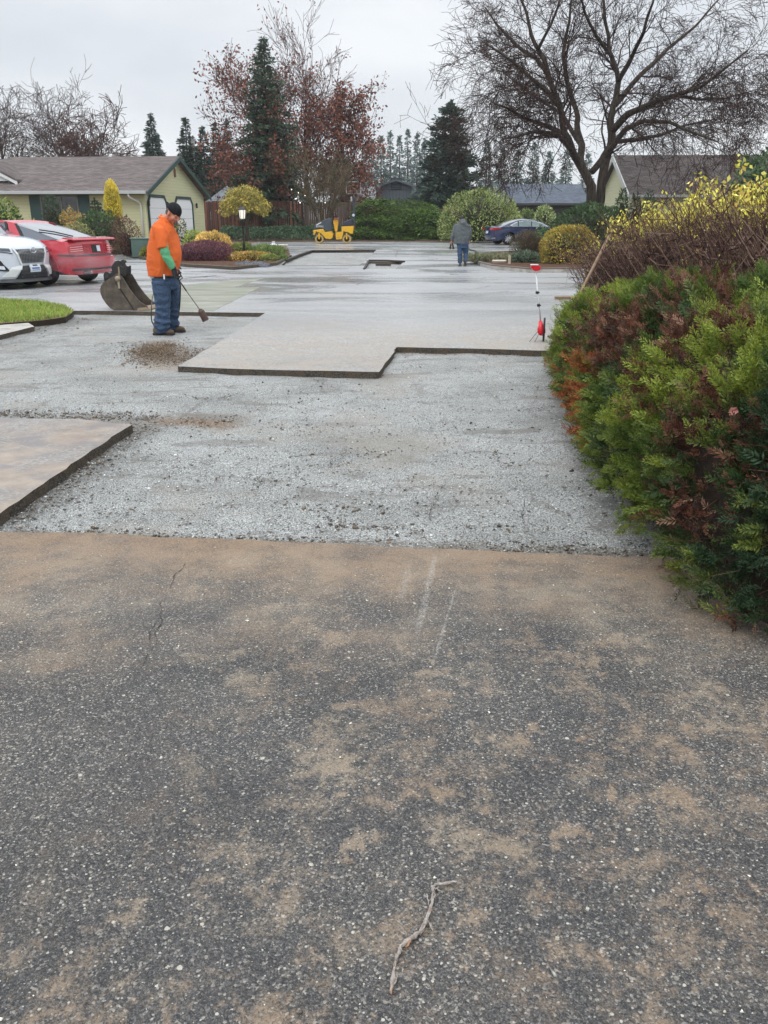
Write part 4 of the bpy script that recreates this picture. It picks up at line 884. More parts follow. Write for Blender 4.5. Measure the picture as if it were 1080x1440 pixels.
# ---------------------------------------------------------------- shrubs along the far side
GZR = [(104, 132, 58), (84, 112, 50), (124, 150, 70)]
def hedge_run():
    rng = np.random.default_rng(8); root = empty('juniper_hedge', (at(565, 340, 66).x, 66.4, .1), 0, 'long low spreading green juniper hedge behind the wet driveway', 'hedge')
    a = at(492, 340, 66).x; b = at(648, 340, 66).x; n = 16000; off = np.array(root.location)
    u = rng.uniform(0, 1, n); x = a+(b-a)*u; px = 492+156*u
    top = np.interp(px, [485, 500, 515, 560, 600, 625, 650], [1.2, 2.35, 3.0, 2.75, 2.7, 2.1, 1.2]); s = rng.uniform(0, 1, n)
    tier = .14*np.sin(s*19+x*1.1)+.1*pnoise(np.stack([x, s*3, x*0], 1), 1.1, 3)*2
    z = .1+top*s; y = 65.0+ (s**1.4)*3.2 - tier*1.3 + rng.normal(size=n)*.12; y = np.where(s > .8, y+rng.uniform(0, 2.5, n), y)
    P = np.stack([x, y, z+tier*.3], 1); D = unit(np.stack([rng.normal(size=n)*.9, -1+rng.normal(size=n)*.4, .15+rng.normal(size=n)*.35], 1)); S = rng.uniform(.16, .36, n)
    k = pnoise(P*np.array([.5, 1, 2.2]), 1.1, 5.)[:, None]; C = pal([(74, 98, 40), (96, 120, 46), (52, 74, 34)], rng, n)*(1+1.0*k)
    V, Fq, CC = leafq(P-off, D, S, S*.28, C, rng); mesh_np('foliage', V, Fq, LEAF, root, CC)
    mb = MB(); mb.prism([(65.9, .0), (66.2, .9), (67.6, 1.9), (69.4, 2.0), (69.6, .0)], a+.5, b-1.1, 'x'); mb.v = [(p[0]-off[0], p[1]-off[1], p[2]-off[2]) for p in mb.v]; mb.build('branches', mat('hedge_inside', (34, 36, 20), .95, .4, 3), root)  # closed prism, its dark colour painted as the shade inside the hedge
hedge_run()
def ivy_run():
    rng = np.random.default_rng(9); a = at(308, 340, 65.4).x; b = at(500, 340, 65.4).x; root = empty('ground_cover', ((a+b)/2, 66, .1), 0, 'low band of dark green ground cover in front of the brown fence', 'ground cover', kind_='x') if False else None
    n = 11000; x = rng.uniform(a, b, n); s = rng.uniform(0, 1, n); top = .85+.22*pnoise(np.stack([x, x*0, x*0], 1), .5, 1.)
    P = np.stack([x, 65.0+s*2.6+rng.normal(size=n)*.08, .1+top*np.sqrt(s)+rng.normal(size=n)*.04], 1); D = unit(rdirs(rng, n)+np.array([0, -.8, .5])); S = rng.uniform(.10, .2, n)
    C = pal([(70, 94, 66), (92, 116, 86), (50, 70, 50)], rng, n)*(1+.4*pnoise(P, 1.4, 3.)[:, None]); V, Fq, CC = leafq(P, D, S, S*.6, C, rng)
    tag(mesh_np('ground_cover', V, Fq, LEAF, None, CC), 'low band of dark green ground cover in front of the brown fence', 'ground cover', kind='stuff')
ivy_run()
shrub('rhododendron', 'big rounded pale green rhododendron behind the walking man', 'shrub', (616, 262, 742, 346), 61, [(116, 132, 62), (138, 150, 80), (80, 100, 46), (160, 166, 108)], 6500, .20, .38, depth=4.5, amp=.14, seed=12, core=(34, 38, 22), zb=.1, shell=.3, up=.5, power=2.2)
shrub('rhododendron', 'small pale rhododendron behind the roof of the blue car', 'shrub', (748, 288, 785, 338), 62, [(128, 140, 84), (152, 160, 112), (100, 118, 62)], 1500, .2, .38, amp=.14, seed=13, zb=.1, up=.5)
shrub('rhododendron', 'pale bush peeking above the windows of the blue car', 'shrub', (728, 292, 756, 336), 63, [(118, 134, 76), (94, 112, 60)], 1200, .2, .38, amp=.14, seed=14, zb=.1)
shrub('rhododendron', 'wide dark green rhododendron under the big bare tree', 'shrub', (778, 283, 892, 345), 44, [(72, 98, 58), (58, 84, 50), (90, 116, 72)], 5200, .15, .42, depth=3.2, amp=.12, seed=15, zb=.0)
shrub('heather_shrub', 'rounded golden green clipped shrub on the island bed', 'shrub', (762, 316, 848, 378), 30.6, [(150, 136, 44), (128, 124, 44), (164, 118, 44), (104, 112, 44), (172, 152, 56)], 6500, .075, .55, depth=2.0, amp=.10, seed=16, zb=.1, power=2.6, shell=.2)
shrub('twiggy_shrub', 'dull brown twiggy shrub between the blue car and golden shrub', 'shrub', (716, 322, 772, 370), 32, [(92, 86, 56), (78, 72, 52), (104, 84, 62), (70, 84, 48)], 2800, .07, .3, amp=.18, seed=17, zb=.1, twigs=260, shell=.75, core=(58, 52, 38), tw_col=(96, 78, 66))
shrub('green_shrub', 'green leafy sprigs beside the twiggy shrub and golden shrub', 'shrub', (748, 318, 778, 372), 32.6, [(64, 96, 44), (84, 118, 54)], 900, .1, .45, amp=.25, seed=18, zb=.1, shell=.5)
# grass clump on the island
rng = np.random.default_rng(19); n = 2600; gc = at(700, 366, 32.4); A = np.stack([gc.x+rng.uniform(-1.0, 1.1, n), 32.6+rng.uniform(-.6, .6, n), np.full(n, .1)], 1)
d = unit(np.stack([(A[:, 0]-gc.x)*.9+rng.normal(size=n)*.4, rng.normal(size=n)*.5-.3, .5+rng.uniform(0, .5, n)], 1)); L = rng.uniform(.3, .62, n)[:, None]; Mi = A+d*L*.55; Bt = Mi+unit(d+np.array([0, 0, -1.1]))*L*.5
C = pal([(112, 122, 84), (134, 138, 104), (90, 104, 70), (146, 130, 96)], rng, n); v1 = segs(A, Mi, .009, .007, C, 3); v2 = segs(Mi, Bt, .007, .002, C, 3); V, Fq, CC = cat([v1, v2])
r_ = empty('ornamental_grass', (gc.x, 32.6, .1), 0, 'low arching grey green grass clump at the island bed tip', 'plant'); mesh_np('foliage', V-np.array([gc.x, 32.6, .1]), Fq, LEAF, r_, CC)
shrub('low_juniper', 'flat blue green ground juniper right of the grass clump', 'shrub', (716, 352, 764, 373), 31.4, [(84, 104, 84), (104, 122, 98)], 1200, .1, .3, amp=.2, seed=20, zb=.1, depth=1)
# garage_house garden, left
HB = .1
shrub('rhododendron', 'glossy green rhododendron at the left edge above the red car', 'shrub', (-40, 274, 22, 345), 37, [(72, 98, 46), (110, 134, 60), (56, 78, 40), (150, 160, 76)], 2600, .16, .4, amp=.12, seed=21, zb=HB)
shrub('columnar_juniper', 'narrow dark green columnar juniper before the house window', 'shrub', (62, 273, 82, 345), 41, [(60, 76, 56), (48, 64, 48), (76, 92, 66)], 2400, .13, .22, amp=.1, seed=22, zb=HB, up=1.5, spiky=.2, power=3, depth=.8)
shrub('yellow_shrub', 'loose yellow orange leaved shrub beside the columnar juniper', 'shrub', (80, 292, 118, 345), 41, [(178, 150, 74), (150, 136, 74), (120, 124, 62), (190, 132, 70)], 1900, .12, .5, amp=.22, seed=23, zb=HB, shell=.5)
shrub('low_shrub', 'sparse orange yellow shrub peeking over the red car roof', 'shrub', (30, 304, 64, 345), 38.5, [(196, 172, 84), (170, 130, 72), (140, 130, 74)], 800, .1, .5, amp=.3, seed=24, zb=HB, shell=.6)
shrub('green_shrub', 'mid green spreading shrub under the yellow cypress', 'shrub', (104, 296, 170, 352), 38.5, [(64, 88, 50), (78, 104, 58), (52, 70, 44)], 3400, .12, .42, amp=.2, seed=25, zb=HB)
shrub('pale_shrub', 'pale olive low shrub behind the red car rear window', 'shrub', (84, 312, 128, 352), 37.6, [(128, 128, 78), (150, 144, 92), (104, 110, 66)], 1700, .1, .5, amp=.2, seed=26, zb=HB, shell=.4)
conifer('dwarf_conifer', 'small dark conifer left of the yellow cypress', (122, 277, 150, 345), 40, [(46, 60, 42), (60, 76, 52)], 27, 1.8, 14, .16, ragged=.5, taper=.5, cat_='shrub')
shrub('golden_cypress', 'bright yellow pointed cypress in front of the house wall', 'tree', (146, 250, 166, 310), 39.5, [(206, 186, 40), (186, 172, 46), (222, 204, 70)], 3000, .12, .25, amp=.08, seed=28, up=1.2, power=1.7, core=(120, 108, 30), depth=.7)
shrub('barberry_shrub', 'dark wine red twiggy shrub beside the green utility box', 'shrub', (154, 300, 193, 358), 37, [(92, 58, 50), (74, 50, 44), (112, 70, 56), (86, 76, 52)], 3200, .08, .4, amp=.25, seed=29, zb=HB, shell=.55, core=(50, 36, 30))
shrub('climbing_rose', 'loose climbing rose with yellowing leaves beside the garage door', 'shrub', (218, 300, 262, 350), 39, [(64, 80, 44), (92, 104, 52), (150, 130, 64), (52, 62, 38)], 1700, .11, .5, amp=.3, seed=30, zb=HB, shell=.6, core=(40, 38, 26))
shrub('low_shrub', 'little gold edged shrub left of the worker by the kerb', 'shrub', (196, 346, 212, 362), 36.5, [(150, 144, 60), (120, 124, 56)], 600, .08, .5, amp=.2, seed=31, zb=.05)
shrub('lime_shrub', 'rounded lime green shrub left of the orange yellow shrub', 'shrub', (256, 323, 288, 356), 38, [(156, 166, 70), (128, 146, 58)], 1400, .09, .5, amp=.12, seed=32, zb=HB)
shrub('golden_shrub', 'rounded orange yellow variegated shrub behind the heather', 'shrub', (270, 325, 324, 366), 36, [(212, 176, 88), (188, 152, 70), (160, 140, 66), (220, 190, 110)], 3200, .10, .5, amp=.12, seed=33, zb=HB)
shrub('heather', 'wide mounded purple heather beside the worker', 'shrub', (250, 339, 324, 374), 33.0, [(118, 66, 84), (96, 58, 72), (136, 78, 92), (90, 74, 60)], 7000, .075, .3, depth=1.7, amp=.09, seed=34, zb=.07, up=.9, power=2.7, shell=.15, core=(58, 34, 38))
shrub('globe_shrub', 'small round green shrub at the lamp post foot', 'shrub', (320, 341, 358, 370), 35, [(96, 112, 44), (120, 132, 52)], 1700, .08, .5, amp=.12, seed=35, zb=.08, core=(40, 40, 20))
shrub('low_juniper', 'low orange gold groundcover mound before the lamp post', 'shrub', (308, 354, 384, 377), 33.2, [(182, 150, 60), (160, 116, 58), (138, 134, 60)], 2600, .09, .4, amp=.14, seed=36, zb=.07, depth=1.2)
shrub('low_juniper', 'spreading green juniper mound right of the lamp post', 'shrub', (346, 344, 402, 374), 34.4, [(104, 124, 66), (86, 108, 60), (124, 138, 72)], 3600, .10, .3, amp=.2, seed=37, zb=.07, depth=1.6)
shrub('low_juniper', 'small olive juniper tuft at the corner of the lamp bed', 'shrub', (362, 358, 392, 376), 33.0, [(132, 136, 66), (110, 122, 60)], 1200, .09, .35, amp=.2, seed=38, zb=.07, depth=1.0)
def weeping():
    rng = np.random.default_rng(40); c = at(346, 318, 62); root = empty('weeping_tree', (c.x, 62, .1), 0, 'golden mop headed weeping tree in front of the brown fence', 'tree'); mb = MB()
    mb.tube([(0, 0, 0), (.1, 0, 1.0), (-.05, 0, 1.9)], [.12, .1, .07], 8); mb.build('trunk', barkmat('bark_weeping', (60, 50, 40), (90, 78, 62)), root, True)
    n = 5200; D = rdirs(rng, n*2); D = D[D[:, 2] > -.45][:n]; n = len(D); f = lump(D, 3.3, 2.6, .28); r = f*(1-.5*rng.uniform(0, 1, n)**1.6)
    P = D*r[:, None]*np.array([1.55, 1.3, 1.15])+np.array([0, 0, 2.45]); P[:, 2] -= .35*(D[:, 0]**2)*1.0; LD = unit(D*.6+np.array([0, 0, -.8])+rng.normal(size=(n, 3))*.5); S = rng.uniform(.12, .24, n)
    C = pal([(164, 146, 52), (138, 130, 50), (180, 160, 70), (108, 110, 46)], rng, n)*(1+.5*pnoise(P, 2., 6.)[:, None]); V, Fq, CC = leafq(P, LD, S, S*.4, C, rng); mesh_np('crown', V, Fq, LEAF, root, CC)
weeping()
# dark shrubs in front of the right house, rhododendron at the far right
shrub('dwarf_conifer', 'dark rounded conifer in front of the yellow gable', 'shrub', (864, 263, 890, 300), 40, [(48, 70, 44), (60, 84, 50)], 1500, .12, .35, amp=.18, seed=43, zb=0, up=.8)
shrub('dwarf_conifer', 'dark conifer pair member right of the gable shrub', 'shrub', (884, 268, 908, 305), 39, [(56, 62, 42), (72, 66, 44)], 1300, .12, .35, amp=.22, seed=44, zb=0, up=.8)
shrub('dwarf_conifer', 'dark green bush under the right house gutter', 'shrub', (900, 268, 930, 306), 38, [(46, 66, 42), (60, 80, 48)], 1500, .12, .35, amp=.22, seed=45, zb=0, up=.8)
shrub('rhododendron', 'tall glossy rhododendron at the far right above the yellow leaves', 'tree', (1030, 212, 1130, 300), 24, [(74, 96, 62), (96, 116, 82), (58, 78, 52)], 3000, .17, .4, amp=.16, seed=46, zb=0, depth=2.4)
# ================================================================== BUILDINGS
def siding(name, c, pitch=.16, dark=.45):
    n = NT(name); z = n.sep(n.tc, 2); f = n.math('FRACT', n.math('MULTIPLY', z, 1/pitch))
    ln = n.mapr(f, .0, .10, 1, 0); b = s2l(c)
    col = n.mix(n.noise(2, 5, .6, n.mapping((.4, .4, 6))), tuple(v*.86 for v in b), tuple(min(1, v*1.1) for v in b))
    col = n.mix(n.math('MULTIPLY', ln, dark), col, tuple(v*.25 for v in b))
    return n.out(col, .6, n.bump(f, .8, .02), .35)
def shingles(name, c, rot=0):
    n = NT(name); b = n.n.new('ShaderNodeTexBrick'); v = n.mapping((1, 1.06, 0), rot=(0, 0, rot)); n.L(v, b.inputs['Vector'])
    b.inputs['Scale'].default_value = 1; b.inputs['Brick Width'].default_value = .3; b.inputs['Row Height'].default_value = .14; b.inputs['Mortar Size'].default_value = .012; b.inputs['Bias'].default_value = 0
    k = s2l(c); b.inputs['Color1'].default_value = (*[q*.72 for q in k], 1); b.inputs['Color2'].default_value = (*[q*1.3 for q in k], 1); b.inputs['Mortar'].default_value = (*[q*.5 for q in k], 1)
    col = n.mix(1.0, b.outputs['Color'], n.ramp(n.noise(1.2, 6, .7, n.mapping((.5, 2, 1))), [(.3, (.75, .75, .75)), (.7, (1.25, 1.22, 1.2))]), 'MULTIPLY')
    return n.out(col, .85, n.bump(b.outputs['Fac'], .5, .02), .3)
M_GREENTRIM = mat('trim_dark_green', (38, 66, 62), .55, .12)
M_WHITE = mat('painted_white', (212, 214, 212), .5, .06)
M_GUT = mat('gutter_metal', (176, 180, 180), .4, .1)
M_GLASS = mat('window_glass', (40, 44, 46), .06, .3, 2, spec=.8)
M_BLACK = mat('black_plastic', (26, 26, 28), .5, .2)
M_SHINGLE = shingles('roof_shingles_brown', (100, 92, 90)); M_YSIDE = siding('siding_yellow_green', (204, 204, 164))
def green_house():
    D0 = 46; C0 = Vector(((205-540)/1269*D0, D0, 0)); r = empty('garage_house', C0, R(-5.74), 'pale yellow green single storey house with brown shingle roof and two garage doors', 'house')
    zE, zA, Wd, Ln, ov = 2.92, 4.72, 10.0, 22.0, .45; z0 = .05
    MB().prism([(0, z0), (Wd, z0), (Wd, zE), (Wd/2, zA), (0, zE)], -Ln, 0, 'x').build('wall', M_YSIDE, r)
    sl = (zA-zE)/(Wd/2); rf = MB(); hx = -9.3; t = .12
    e0 = zE-sl*ov
    # front slope with a hip at the far left, back slope
    rf.addv([(.35, -ov, e0+t), (.35, Wd/2, zA+t), (hx, Wd/2, zA+t), (hx-7, -ov, e0+t), (.35, -ov, e0), (.35, Wd/2, zA), (hx, Wd/2, zA), (hx-7, -ov, e0)], [(0, 3, 2, 1), (4, 5, 6, 7), (0, 1, 5, 4), (3, 0, 4, 7), (2, 3, 7, 6), (1, 2, 6, 5)])
    rf.addv([(.35, Wd+ov, e0+t), (.35, Wd/2, zA+t), (hx, Wd/2, zA+t), (hx-7, Wd+ov, e0+t), (.35, Wd+ov, e0), (.35, Wd/2, zA), (hx, Wd/2, zA), (hx-7, Wd+ov, e0)], [(0, 1, 2, 3), (7, 6, 5, 4), (4, 5, 1, 0), (7, 4, 0, 3), (6, 7, 3, 2)])
    rf.addv([(hx, Wd/2, zA+t+.003), (hx-7, -ov, e0+t), (hx-7, Wd+ov, e0+t)], [(0, 2, 1)])
    roof = rf.build('roof', M_SHINGLE, r)
    for s in (0, 1):
        y0, y1 = (-ov-.02, Wd/2) if s == 0 else (Wd+ov+.02, Wd/2)
        m = MB(); m.addv([(.352, y0, e0-.14), (.352, y0, e0+.10), (.352, y1, zA+.10), (.352, y1, zA-.14), (.40, y0, e0-.14), (.40, y0, e0+.10), (.40, y1, zA+.10), (.40, y1, zA-.14)], [(0, 1, 2, 3), (7, 6, 5, 4), (0, 4, 5, 1), (3, 2, 6, 7), (0, 3, 7, 4), (1, 5, 6, 2)]); m.build('rake_board', M_GREENTRIM, r)
    g = MB(); g.prism([(-ov-.13, e0-.02), (-ov-.13, e0+.13), (-ov-.01, e0+.13), (-ov-.01, e0-.02)], -Ln+6, .3, 'x'); g.build('gutter', M_GUT, r, bevel=.01)
    m = MB(); m.box((-Ln/2+3, -ov/2, e0-.03), (Ln-6, ov-.06, .03)); m.build('soffit', mat('soffit_wood', (120, 124, 104), .8), r)  # soffit boards in one plain grey green
    d = MB(); d.tube([(-.62, -ov-.06, e0), (-.60, -ov-.03, e0-.15), (-.22, -.08, e0-.42), (-.18, -.06, e0-.6), (-.18, -.06, .15)], .05, 8); d.build('downspout', M_WHITE, r, True)
    CBM = mat('corner_board_cream', (206, 208, 172), .6)
    for yy in (.06, Wd-.06): MB().box((.012, yy, 1.45), (.03, .12, 2.8)).build('corner_board', CBM, r)
    for (a, b) in ((.5, 3.1), (4.7, 7.6)):
        zt, zb_ = 2.62, .12; ch = .28
        dm = NT('garage_door_white'); f = dm.math('FRACT', dm.math('MULTIPLY', dm.sep(dm.tc, 2), 1/.52)); cc = dm.mix(dm.mapr(f, 0, .07, 1, 0), (.80, .82, .83), (.34, .36, .38)); DM = dm.out(cc, .5, dm.bump(f, .4, .02))
        dr = MB().prism([(a, zb_), (b, zb_), (b, zt-ch), (b-ch, zt), (a+ch, zt), (a, zt-ch)], .003, .03, 'x').build('garage_door', DM, r)
        m = MB(); k = .14
        for p in ([(a-k, zb_), (a, zb_), (a, zt-ch), (a-k, zt-ch+.05)], [(b, zb_), (b+k, zb_), (b+k, zt-ch+.05), (b, zt-ch)], [(a+ch, zt), (b-ch, zt), (b-ch+.04, zt+k), (a+ch-.04, zt+k)], [(a, zt-ch), (a+ch, zt), (a+ch-.04, zt+k), (a-k, zt-ch+.05)], [(b-ch, zt), (b, zt-ch), (b+k, zt-ch+.05), (b-ch+.04, zt+k)]): m.prism(p, .003, .075, 'x')
        m.build('door_trim', M_GREENTRIM, r)
    for y in (.22, 8.15):
        m = MB(); m.box((.10, y, 2.32), (.05, .05, .05)); m.lathe([(.02, 2.16), (.07, 2.18), (.06, 2.36), (.09, 2.38), (.01, 2.46)], 8, 'z', (.15, y, 0)); m.build('wall_lamp', M_BLACK, r)
    m = MB(); m.prism([(Wd/2-.14, 3.75), (Wd/2+.14, 3.75), (Wd/2+.14, 4.12), (Wd/2, 4.25), (Wd/2-.14, 4.12)], .003, .04, 'x'); m.build('gable_vent', mat('vent_brown', (120, 84, 60), .7), r)
    # front window with dark shutters
    w0, w1 = -5.45, -3.5
    m = MB(); m.box(((w0+w1)/2, -.02, 2.0), (w1-w0, .04, 1.3)); wn = m.build('window', M_GLASS, r)
    fr = MB()
    for x in (w0, (w0+w1)/2+.1, w1): fr.box((x, -.05, 2.0), (.06, .04, 1.36))
    fr.box(((w0+w1)/2, -.052, 2.66), (w1-w0+.05, .04, .06)); fr.box(((w0+w1)/2, -.052, 1.33), (w1-w0+.05, .05, .06)); fr.build('frame', mat('window_frame_bronze', (120, 116, 108), .5), wn)
    for a, b in ((w0-.62, w0-.04), (w1+.04, w1+.62)): MB().box(((a+b)/2, -.03, 2.0), (b-a, .05, 1.4)).build('shutter', M_GREENTRIM, r)
    # small white porch gable on the front slope
    x1, xa, ze, za, y0 = -7.05, -8.9, 3.42, 4.35, .75
    m = MB(); m.prism([(x1, ze), (xa, za), (2*xa-x1, ze)], y0, y0+2.6, 'y'); pg = m.build('porch_gable', M_WHITE, r)
    m = MB(); m.prism([(x1+.12, ze-.04), (x1+.10, ze+.08), (xa, za+.14), (xa, za+.02)], y0-.14, y0+2.6, 'y'); m.build('porch_roof', M_SHINGLE, pg)
    m = MB(); m.prism([(x1+.12, ze-.20), (x1+.12, ze-.05), (xa, za+.015), (xa, za-.14)], y0-.16, y0-.10, 'y'); m.box((x1+.06, y0-.13, ze-.22), (.10, .07, .42)); m.build('porch_fascia', M_WHITE, pg)
    MB().box((x1-.36, y0-.02, ze+.02), (.12, .04, .24)).build('porch_window', M_GLASS, pg); MB().box((x1-.12, y0-.02, ze-.06), (.1, .04, .24)).build('porch_window', M_GLASS, pg)
green_house()
def right_house():
    D0 = 46; C0 = Vector(((888-540)/1269*D0, D0, 0)); r = empty('yellow_house', C0, R(-2.5), 'pale yellow house with white rake trim behind the big bare tree', 'house')
    zE, zA, Wd = 2.78, 4.72, 8.6; sl = (zA-zE)/(Wd/2); ov = .4; e0 = zE-sl*ov; t = .12
    MB().prism([(0, 0), (Wd, 0), (Wd, zE), (Wd/2, zA), (0, zE)], 0, 17, 'x').build('wall', siding('siding_cream', (214, 212, 176), .17), r)
    rf = MB()
    for y0 in (-ov, Wd+ov):
        rf.addv([(-.3, y0, e0+t), (17, y0, e0+t), (17, Wd/2, zA+t), (-.3, Wd/2, zA+t), (-.3, y0, e0), (17, y0, e0), (17, Wd/2, zA), (-.3, Wd/2, zA)], [(0, 1, 2, 3), (7, 6, 5, 4), (0, 4, 5, 1), (0, 3, 7, 4), (1, 5, 6, 2)])
    rf.build('roof', shingles('roof_shingles_taupe', (98, 90, 88)), r)
    for y0 in (-ov, Wd+ov): 
        m = MB(); m.addv([(x, y, z) for x in (-.36, -.305) for y, z in ((y0, e0-.16), (y0, e0+.14), (Wd/2, zA+.14), (Wd/2, zA-.16))], [(0, 1, 2, 3), (7, 6, 5, 4), (0, 4, 5, 1), (3, 2, 6, 7), (0, 3, 7, 4), (1, 5, 6, 2)]); m.build('rake_board', M_WHITE, r)
    MB().prism([(-ov-.13, e0-.02), (-ov-.13, e0+.11), (-ov-.01, e0+.11), (-ov-.01, e0-.02)], -.3, 17, 'x').build('gutter', M_GUT, r)
    MB().box((5.5, -.02, 1.6), (1.6, .04, 1.2)).build('window', M_GLASS, r)
    MB().box((10.5, -.02, 1.6), (1.8, .04, 1.2)).build('window', M_GLASS, r)
    MB().tube([(4.1, 3.0, 4.0), (4.1, 3.0, 4.45)], .06, 8).build('vent_pipe', M_GUT, r)
right_house()
def far_house(name, label, x0, x1, yr, ye, D, wallc, roofc, hip=.0, vents=(), wallm=None, depth=8, rz=0):
    a = at(x0, ye, D); b = at(x1, ye, D); zr = at(x0, yr, D+depth/2).z; ze = a.z; L = b.x-a.x
    r = empty(name, ((a.x+b.x)/2, D, 0), rz, label, 'house'); MB().prism([(0.3, 0), (depth-.3, 0), (depth-.3, ze), (.3, ze)], -L/2+.4, L/2-.4, 'x').build('wall', wallm or siding('siding_'+name, wallc, .2), r)
    h = hip*L; rf = MB(); rf.addv([(-L/2, -.3, ze-.05), (L/2, -.3, ze-.05), (L/2-h, depth/2, zr), (-L/2+h, depth/2, zr), (-L/2, depth+.3, ze-.05), (L/2, depth+.3, ze-.05)], [(0, 1, 2, 3), (5, 4, 3, 2), (0, 3, 4), (1, 5, 2), (0, 4, 5, 1)]); rf.build('roof', shingles('roof_'+name, roofc), r)
    MB().box((0, -.34, ze-.06), (L, .06, .16)).build('fascia', M_GUT if not vents else mat('fascia_dark', (60, 64, 68), .6), r)
    for px in vents:
        MB().lathe([(.12, 0), (.12, .25), (.16, .26), (.16, .36), (.02, .4)], 8, 'z', ((px-540)/1269*(D+3)-(a.x+b.x)/2, 2.4, (ze+zr)/2+.45)).build('roof_vent', M_GUT, r)
    MB().box((0, .27, ze-.9), (1.4, .05, .9)).build('window', M_GLASS, r)
    return r
far_house('grey_roof_house', 'low house with grey roof behind the fence left of centre', 290, 402, 261, 283, 86, (150, 146, 136), (116, 122, 126), .18)
far_house('beige_house', 'small beige walled house with grey roof left of the barn', 470, 532, 262, 280, 92, (196, 184, 158), (120, 122, 124), .1)
far_house('dark_roof_house', 'low house with slate blue roof between rhododendron and bare tree', 700, 830, 259, 286, 72, (72, 74, 72), (84, 92, 104), 0, (757, 817))
def barn():
    D = 80; a = at(526, 290, D); b = at(588, 290, D); W = b.x-a.x; zt = at(540, 252, D).z; zs = at(540, 283, D).z; zk = at(540, 262, D).z
    r = empty('gambrel_shed', ((a.x+b.x)/2, D, 0), 0, 'grey gambrel roofed shed with louvered vent above the juniper hedge', 'shed'); n = NT('vertical_siding_grey')
    f = n.math('FRACT', n.math('MULTIPLY', n.sep(n.tc, 0), 3.3)); c = n.mix(n.mapr(f, 0, .12, 1, 0), (.135, .165, .19), (.05, .06, .07)); m = n.out(c, .7, n.bump(f, .4, .02))
    pr = [(-W/2+.1, 0), (W/2-.1, 0), (W/2-.1, zs), (W*.34, zk+.1), (W*.12, zt-.25), (0, zt-.12), (-W*.12, zt-.25), (-W*.34, zk+.1), (-W/2+.1, zs)]
    MB().prism(pr, 0, 7, 'y').build('wall', m, r)
    o = [(-W/2-.05, zs-.1), (-W*.36, zk+.15), (-W*.13, zt-.15), (0, zt), (W*.13, zt-.15), (W*.36, zk+.15), (W/2+.05, zs-.1)]; inn = [(x*.95, z-.16) for x, z in o]
    MB().prism(o+list(reversed(inn)), -.3, 7.2, 'y').build('roof', mat('roof_edge_grey', (104, 112, 120), .7), r)
    v = MB(); v.box((0, -.03, (zk+zt)/2-.1), (.95, .05, .95)); vt = v.build('vent', mat('vent_dark', (54, 62, 70), .6), r)
    for i in range(5): MB().box((0, -.08, (zk+zt)/2-.45+i*.17), (.85, .05, .06)).build('slat', mat('vent_slat', (92, 104, 114), .6) if i == 0 else bpy.data.materials['vent_slat'], vt)
    MB().box((0, -.02, zk-.15), (W*.92, .05, .10)).build('trim', mat('shed_trim', (104, 114, 124), .6), r)
barn()
# ---------------------------------------------------------------- fence, pole, lights
def fence(name, label, pts, zt, cols, seed, Y2=None):
    rng = random.Random(seed); r = empty(name, (pts[0][0], pts[0][1], 0), 0, label, 'fence'); V = []; Fq = []; C = []; a = Vector(pts[0]); b = Vector(pts[1]); L = (b-a).length; d = (b-a)/L; n = int(L/.145); i = 0
    for k in range(n):
        c0 = d*(k*L/n+.006); c1 = d*((k+1)*L/n-.006); h = zt+rng.uniform(-.03, .03); o = rng.uniform(-.008, .008); col = np.array(s2l(cols[rng.randrange(len(cols))]))*rng.uniform(.75, 1.25)
        for (x, y, z) in ((c0.x, c0.y+o, 0), (c1.x, c1.y+o, 0), (c1.x, c1.y+o, h), (c0.x, c0.y+o, h), (c0.x, c0.y+o+.02, 0), (c1.x, c1.y+o+.02, 0), (c1.x, c1.y+o+.02, h), (c0.x, c0.y+o+.02, h)): V.append((x, y, z)); C.append(col)
        Fq += [tuple(i+q for q in f) for f in ((0, 1, 2, 3), (5, 4, 7, 6), (3, 2, 6, 7), (1, 5, 6, 2), (4, 0, 3, 7))]; i += 8
    mesh_np('boards', np.array(V), np.array(Fq), TWIG, r, np.array(C))
    for k in range(int(L/2.4)+1): MB().box((d.x*k*2.4, d.y*k*2.4+.09, zt/2+.02), (.1, .1, zt+.05)).build('post', M_FP, r)
    for z in (.4, zt-.3):
        MB().box((d.x*L/2, d.y*L/2+.05, z), (L, .04, .09), rz=math.atan2(d.y, d.x)).build('rail', M_FP, r)
M_FP = mat('fence_post_wood', (96, 74, 60), .85, .3)
zf = at(350, 283, 69.5).z
fence('wooden_fence', 'dark red brown board fence behind the golden mop headed tree', [(at(275, 300, 69.5).x, 69.5), (at(424, 300, 69.5).x, 69.5)], zf, [(104, 66, 52), (88, 58, 48), (116, 80, 62), (76, 54, 46)], 1)
fence('wooden_fence', 'weathered greyer board fence behind the bare shrub and roller', [(at(424.5, 300, 69.9).x, 69.9), (at(505, 300, 69.9).x, 69.9)], zf-.05, [(96, 82, 72), (84, 74, 68), (108, 94, 82), (90, 66, 54)], 2)
fence('wooden_fence', 'reddish fence stretch seen between the shed and the spruce', [(at(505.5, 300, 72).x, 72), (at(720, 300, 72).x, 72)], 2.35, [(98, 60, 48), (84, 56, 46)], 3)
p = at(275, 262, 88); r_ = empty('utility_pole', (p.x, 88, 0), 0, 'slim pale utility pole rising among the firs', 'pole'); MB().tube([(0, 0, 0), (0, 0, at(275, 197, 88).z)], [.14, .10], 8).build('shaft', mat('pole_grey', (150, 148, 142), .8), r_, True)
MB().box((.02, 0, at(275, 199, 88).z), (.3, .2, .65)).build('cap_unit', mat('pole_cap', (176, 178, 176), .6), r_)
